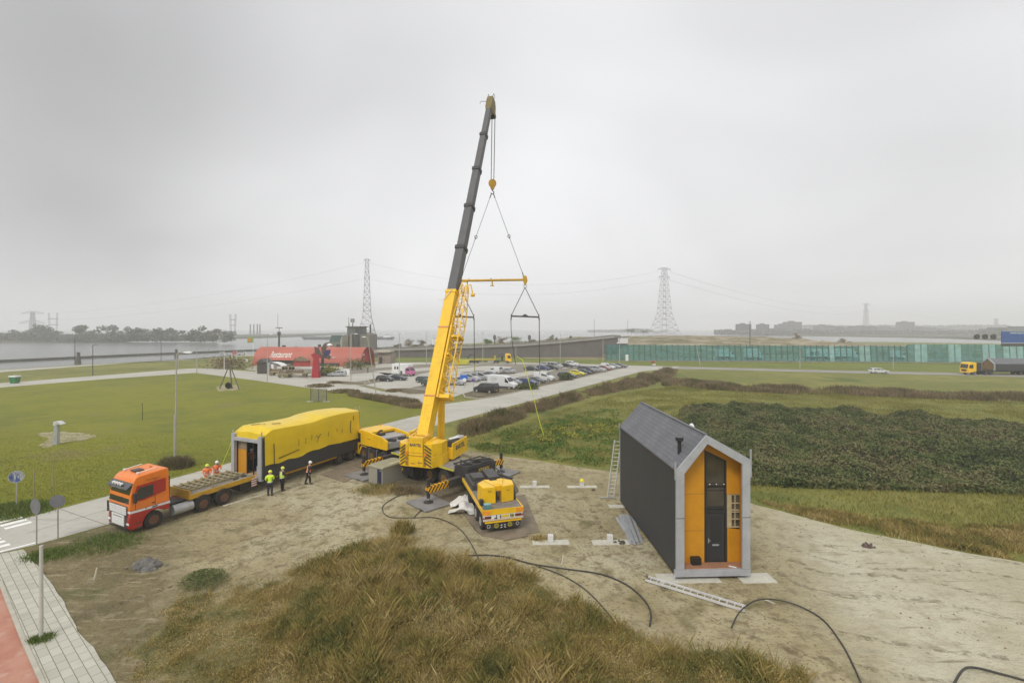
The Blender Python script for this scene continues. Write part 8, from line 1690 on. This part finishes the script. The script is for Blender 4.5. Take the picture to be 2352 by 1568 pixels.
# ================= FAR TREES, CITY, SHIPS =================
m_ft = plantmat('hazed_tree_foliage', [(.085,.09,.07),(.12,.125,.095),(.16,.16,.12)], scale=.05); m_trunk = mat('tree_bark', (.07,.055,.04), .9, var=.3)  # foliage lightened, so part of the distance haze sits in its colour
def tree(X, Y, z0, h, wdt, label, m=None, n=900, size=None, group='trees', name='tree', low=.25):
    t = thing(name, label, 'tree', (X,Y,z0), 0, group); MB().cyl((0,0,0),(0,0,h*.55),h*.03,h*.015,7).cyl((0,0,h*.3),(wdt*.25,0,h*.7),h*.015,h*.006,5).cyl((0,0,h*.35),(-wdt*.22,0,h*.72),h*.015,h*.006,5).build('trunk', m_trunk, t)
    nc = 11; cs_ = np.column_stack([rng.normal(size=nc)*wdt*.22, rng.normal(size=nc)*wdt*.2, h*(low+.12+(.76-low)*rng.random(nc))]); k = rng.integers(0, nc, n); d = rng.normal(size=(n,3)); d /= np.linalg.norm(d, axis=1)[:,None]; P3 = cs_[k]+d*(rng.random(n)**.4)[:,None]*np.array([wdt*.24, wdt*.24, h*.17]); P3[:,2] = np.clip(P3[:,2], h*.06, h*1.02)
    leaves('crown', P3, size or h*.075, m or m_ft, parent=t); return t
ft = [(88,746,12,5),(42,758,8,5),(20,764,8,4),(60,762,6,5),(105,751,14,5),(128,758,12,4),(185,745,11,6),(205,760,9,5),(248,744,14,5),(290,757,9,5),(306,750,9,5),(325,752,9,5),(350,757,9,5),(370,752,9,5),(395,756,8,5),(440,755,8,5),(470,748,9,6),(490,756,9,6),(515,756,10,6)]
desc = ['tall rounded','small','low','small low','dense dark','medium','broad pale','low bushy','largest rounded','low','medium pale','slim pale','low wide','rounded','flat-topped','low dark','tall pale','small dark','dark end']
for i, ((u_, vt, w_, k), d_) in enumerate(zip(ft, desc)):
    Y = 470-(i*4); X = (u_-CX)*Y/F; h = H-(vt-HY)*Y/F; tree(X, Y, .2, h, w_*1.5, f'{d_} tree on the far canal bank, number counted {["first","second","third","fourth","fifth","sixth","seventh","eighth","ninth","tenth","eleventh","twelfth","thirteenth","fourteenth","fifteenth","sixteenth","seventeenth","eighteenth","nineteenth"][i]} from the left', n=900, group='trees on the far canal bank', low=.02, size=h*.11)
# hedge belt between them
xs = rng.random(9000); Xb = (-260+xs*760-CX); Yb = 452+rng.random(9000)*30-xs*25; Xb = Xb*Yb/F; hb_ = 7.5*(.6+.7*vnoise(Xb, Yb*0, 22, 3, 2))*(1-.35*xs); zb_ = .3+hb_*rng.random(9000)
tag(leaves('far_hedge', np.column_stack([Xb, Yb, zb_]), 1.9, m_ft), 'continuous grey-green belt of shrubs along the far canal bank', 'wood', kind='stuff')
# moored boats / houseboats along far bank
bi = 0
for u_, w_ in ((30,5),(62,8),(92,5),(128,10),(158,6),(182,9),(240,8),(262,5),(300,9),(462,8)):
    Y = G(0, 783.5-(u_/470)*2.5, -1.2)[1]; X = (u_-CX)*Y/F; bi += 1
    t = thing('moored_boat', f'small pale houseboat moored on the far canal bank, {["first","second","third","fourth","fifth","sixth","seventh","eighth","ninth","tenth"][bi-1]} from the left', 'boat', (X, Y-3, -1.2), 0, 'houseboats on the far bank'); MB().prism([(-w_*.6,.0),(w_*.5,0),(w_*.6,1.3),(-w_*.62,1.2)], -1.5, 1.5).build('hull', m_dgr, t); MB().bx(-w_*.4,w_*.35,-1.2,1.2,1.2,2.6).build('cabin', m_wht if bi % 2 else m_lgr, t); MB().bx(-w_*.3,w_*.25,-1.22,-1.2,1.7,2.3).build('window', m_gls, t)
# city skyline right
m_city = [mat('city_wall_a', (.09,.088,.09), .8, var=.15, scale=.1), mat('city_wall_b', (.06,.06,.065), .8, var=.15, scale=.1), mat('city_wall_c', (.15,.15,.15), .8, var=.1, scale=.1)]
m_cw = mat('city_windows', (.05,.055,.06), .3, var=.3)
city = [(1663,1700,758,768,1000,'low flat-roofed block at the left tip of the city shore'),(1700,1726,744,770,1010,'square dark block with a flat roof, first tall one of the city shore'),(1727,1748,758,770,1020,'low linking block between the first two tall blocks'),(1748,1767,744.5,770,1010,'second narrow tall block of the city shore'),(1768,1790,756,771,1030,'low block right of the narrow tall one'),(1790,1812,745.5,771,1020,'medium tall block adjoining the highest pale one'),(1810,1842,739,771,1040,'high pale block in the middle of the left city group'),(1843,1884,757,772,1030,'long low block right of the high pale one'),(1880,1918,747,772,1150,'wide faint block with a stepped roof'),(1918,1960,752,773,1160,'faint long terrace left of the distant pylon'),(1960,2015,749,773,1180,'faint flat block below the distant pylon'),(2015,2075,751,775,1180,'long faint building left of the drum-shaped tower'),(2073,2101,739,775,1190,'drum-like square tower, highest of the right skyline'),(2101,2150,752,776,1190,'faint stepped building right of the drum-like tower'),(2150,2215,756,777,1190,'very faint long building near the right end of the skyline'),(2277,2312,755,780,800,'large plain grey hall behind the round signals'),(2312,2400,752,785,780,'large grey hall behind the blue gantry sign'),(1890,1935,762,773,1060,'low pale terrace at the water in front of the wide faint block'),(1990,2060,763,776,1080,'low pale houses at the water in the middle of the skyline'),(2090,2140,764,778,1080,'low pale houses at the water right of the middle')]
for i, (u0, u1, vt, vb, Y, lab) in enumerate(city):
    Y = Y*.85
    xa, xb = (u0-CX)*Y/F, (u1-CX)*Y/F; h = H-(vt-HY)*Y/F; t = thing('city_building', lab, 'building', ((xa+xb)/2, Y, 0), 0, 'buildings on the far city shore'); w_ = (xb-xa)/2; MB().bx(-w_,w_,0,18,0,h).build('wall', m_city[i % 3 if i != 6 else 2], t); MB().bx(-w_*.5,w_*.1,4,12,h,h+1.8).build('roof_unit', m_city[1], t)
    if h > 12 and i < 15 or i > 16:
        mb = MB(); nf = max(1, int(h/4))
        for f in range(nf): mb.bx(-w_*.94,w_*.94,-.25,-.02,f*h/nf+1.2,f*h/nf+2.6)
        mb.build('window_band', m_cw, t)
xs = rng.random(7000); Xb = (1640+xs*760-CX); Yb = 840+rng.random(7000)*20; Yb = np.where(xs > .8, 660, Yb); Xb = Xb*Yb/F
tag(leaves('far_shore_trees', np.column_stack([Xb, Yb, .5+(5+5*vnoise(Xb, Xb*0, 40, 3, 5))*rng.random(7000)]), 3.2, m_ft), 'hazy belt of greenery along the city waterfront', 'wood', kind='stuff')
xs = rng.random(6000); Yb = 1400+rng.random(6000)*30; Xb = (1840+xs*480-CX)*Yb/F
tag(leaves('distant_wood', np.column_stack([Xb, Yb, 2+(14+9*vnoise(Xb, Xb*0, 90, 3, 6))*rng.random(6000)]), 6, m_ft), 'faint distant wood behind the skyline', 'wood', kind='stuff')
# low island left of second pylon & right bushes on the dike
xs = rng.random(2500); Yb = 1500+rng.random(2500)*30; Xb = (1350+xs*150-CX)*Yb/F
tag(leaves('far_island_wood', np.column_stack([Xb, Yb, -1+(5+7*np.sin(xs*3)*vnoise(Xb, Xb*0, 50, 3, 7))*rng.random(2500)]), 5, m_ft), 'thin wooded strip on the horizon left of the right tall pylon', 'wood', kind='stuff')
def dtree(u_, vt, vb, Y, wpx, label, m=None, n=1000, nm='tree', z0=None):
    X = (u_-CX)*Y/F; zb = H-(vb-HY)*Y/F if z0 is None else z0; h = H-(vt-HY)*Y/F-zb; return tree(X, Y, zb, h, wpx*Y/F, label, m, n=n, name=nm, group=None, low=.05, size=max(.35, h*.07))
dtree(1450,752,768,420,45,'dark bush island at the shore left of the right tall pylon', nm='bush'); dtree(1478,754,768,415,30,'smaller dark bush just left of the right tall pylon', nm='bush')
zh_ = lambda u_, Y: float(hillz(np.array([(u_-CX)*Y/F]), np.array([float(Y)]))[0])-.2
dtree(1832,764,778,290,18,'small round tree on top of the dike hill', m_reed, z0=zh_(1832,290)); dtree(1935,776,786,285,24,'brown bush at the right end of the dike hill', m_reed, nm='bush', z0=zh_(1935,285))
dtree(938,777,797,250,26,'leafless-looking shrub tree on the canal side left of the boom', m_reed); dtree(970,780,797,255,22,'second shrub tree left of the crane boom', m_reed); dtree(910,789,800,235,24,'dark green bush right of the lock', m_bram, nm='bush'); dtree(955,791,801,235,34,'low dark bush under the two shrub trees', m_bram, nm='bush'); dtree(990,788,800,240,28,'dark bush right behind the crane boom', m_reed, nm='bush')
dtree(1120,778,796,235,26,'green scrub patch behind the ramp just right of the jib', m_weed, nm='bush'); dtree(1150,773,795,238,30,'flat-topped green-brown scrub behind the ramp', m_reed, nm='bush'); dtree(1185,772,793,238,34,'wide mixed scrub behind the ramp above the lorry', m_weed, nm='bush'); dtree(1228,779,792,238,26,'low green scrub behind the ramp by the dark signal', m_bram, nm='bush'); dtree(1262,768,788,250,18,'taller sapling on the bank behind the ramp', m_reed); dtree(1300,777,790,250,40,'long low scrub behind the high part of the ramp', m_reed, nm='bush'); dtree(1340,774,786,255,40,'low scrub at the top of the ramp', m_weed, nm='bush')
# scrub belt behind wall, all along
xs = rng.random(14000); Xb = (880+xs*560-CX); Yb = 226+rng.random(14000)*26; zt_ = H-((797-22*xs)-HY)*Yb/F; Xb = Xb*Yb/F; zz_ = np.maximum(.2, zt_*(.55+.6*vnoise(Xb, Yb, 9, 3, 8))*rng.random(14000)**.5)
tag(leaves('scrub_belt', np.column_stack([Xb, Yb, zz_]), .9, m_reed), 'belt of brown and green scrub behind the ramp road', 'scrub', kind='stuff')
for u_, vt, vb, lab in ((1136,768,784,'dark navigation signal post behind the ramp, left one'),(1216,768,782,'dark forked signal post behind the ramp'),(1278,774,783,'short dark signal post near the high end of the ramp'),(1311,770,780,'thin dark signal post beside the sapling')):
    Y = 300; p = AT(u_, vb+14, Y); q = AT(u_, vt, Y); t = thing('signal_post', lab, 'post', (p.x, Y, 0)); MB().cyl((0,0,0),(0,0,q.z-1.5),.45,.4,8).bx(-.9,.9,-.4,.4,q.z-3.2,q.z-.6).cyl((0,0,q.z-.6),(0,0,q.z),.3,.3,6).build('post', m_dgr, t)
# ships
def barge(u0, u1, v_, label, flip=1):
    X0, Y = G(u0, v_, -1.2); X1 = (u1-CX)*Y/F; L_ = X1-X0; t = thing('barge', label, 'barge', ((X0+X1)/2, Y, -1.2), 0); m = MB().prism([(-L_/2,1.8),(-L_/2+2.5,-.2),(L_/2-3,-.2),(L_/2,1.8),(L_/2-.5,2.8),(L_/2-9,2.0),(-L_/2+8,2.0),(-L_/2,3.0)], -4.5, 4.5).build('hull', mat('barge_hull', (.045,.05,.06), .6, var=.2), t)
    MB().bx(-L_/2+8,L_/2-14,-3.4,3.4,2.0,3.2).build('cargo_hatch', mat('barge_hatch', (.16,.17,.18), .7, var=.2), t); MB().bx(L_/2-12,L_/2-3,-3,3,2.0,4.2).bx(L_/2-10,L_/2-6.5,-2.2,2.2,4.2,6.6).build('wheelhouse', m_wht, t); MB().bx(L_/2-10.05,L_/2-6.45,-2.25,2.25,5.2,6.1).build('window_band', m_gls, t); MB().cyl((-L_/2+5,0,2),(-L_/2+5,0,7),.12).build('foremast', m_dgr, t)
barge(697,905,779,'long dark river barge passing behind the lock tower')
for u_, lab in ((1431,'first'),(1508,'second'),(1570,'third'),(1622,'fourth')): pass
for k, (u_, lab) in enumerate(((1431-112,'leftmost'),(1281,'second'),(1243,'third'))): pass
# thin factory chimneys on the far bank
for k, u_ in enumerate((575,583,591,597)):
    Y = 900; p = AT(u_, 744, Y); t = thing('chimney', ['first','second','third','fourth'][k]+' from the left of four thin chimneys beyond the far bank', 'chimney', (p.x, Y, 0), 0, 'thin chimneys beyond the far bank'); MB().cyl((0,0,0),(0,0,p.z),1.4,1.0,8).build('stack', m_dgr, t)

# ================= HAZE =================
hm = bpy.data.materials.new('haze_air'); hm.use_nodes = True; n = hm.node_tree.nodes; l = hm.node_tree.links; n.clear()
oo = n.new('ShaderNodeOutputMaterial'); pv = n.new('ShaderNodeVolumePrincipled'); pv.inputs['Color'].default_value = (1,1,1,1); pv.inputs['Density'].default_value = .00066; pv.inputs['Anisotropy'].default_value = .0; l.new(pv.outputs[0], oo.inputs['Volume'])
hz_o = MB().bx(-3500,3500,-400,3500,-3.4,106).build('haze', hm); hz_o['kind'] = 'stuff'; hz_o['label'] = 'thin grey haze fading the distance'; hz_o['category'] = 'haze'
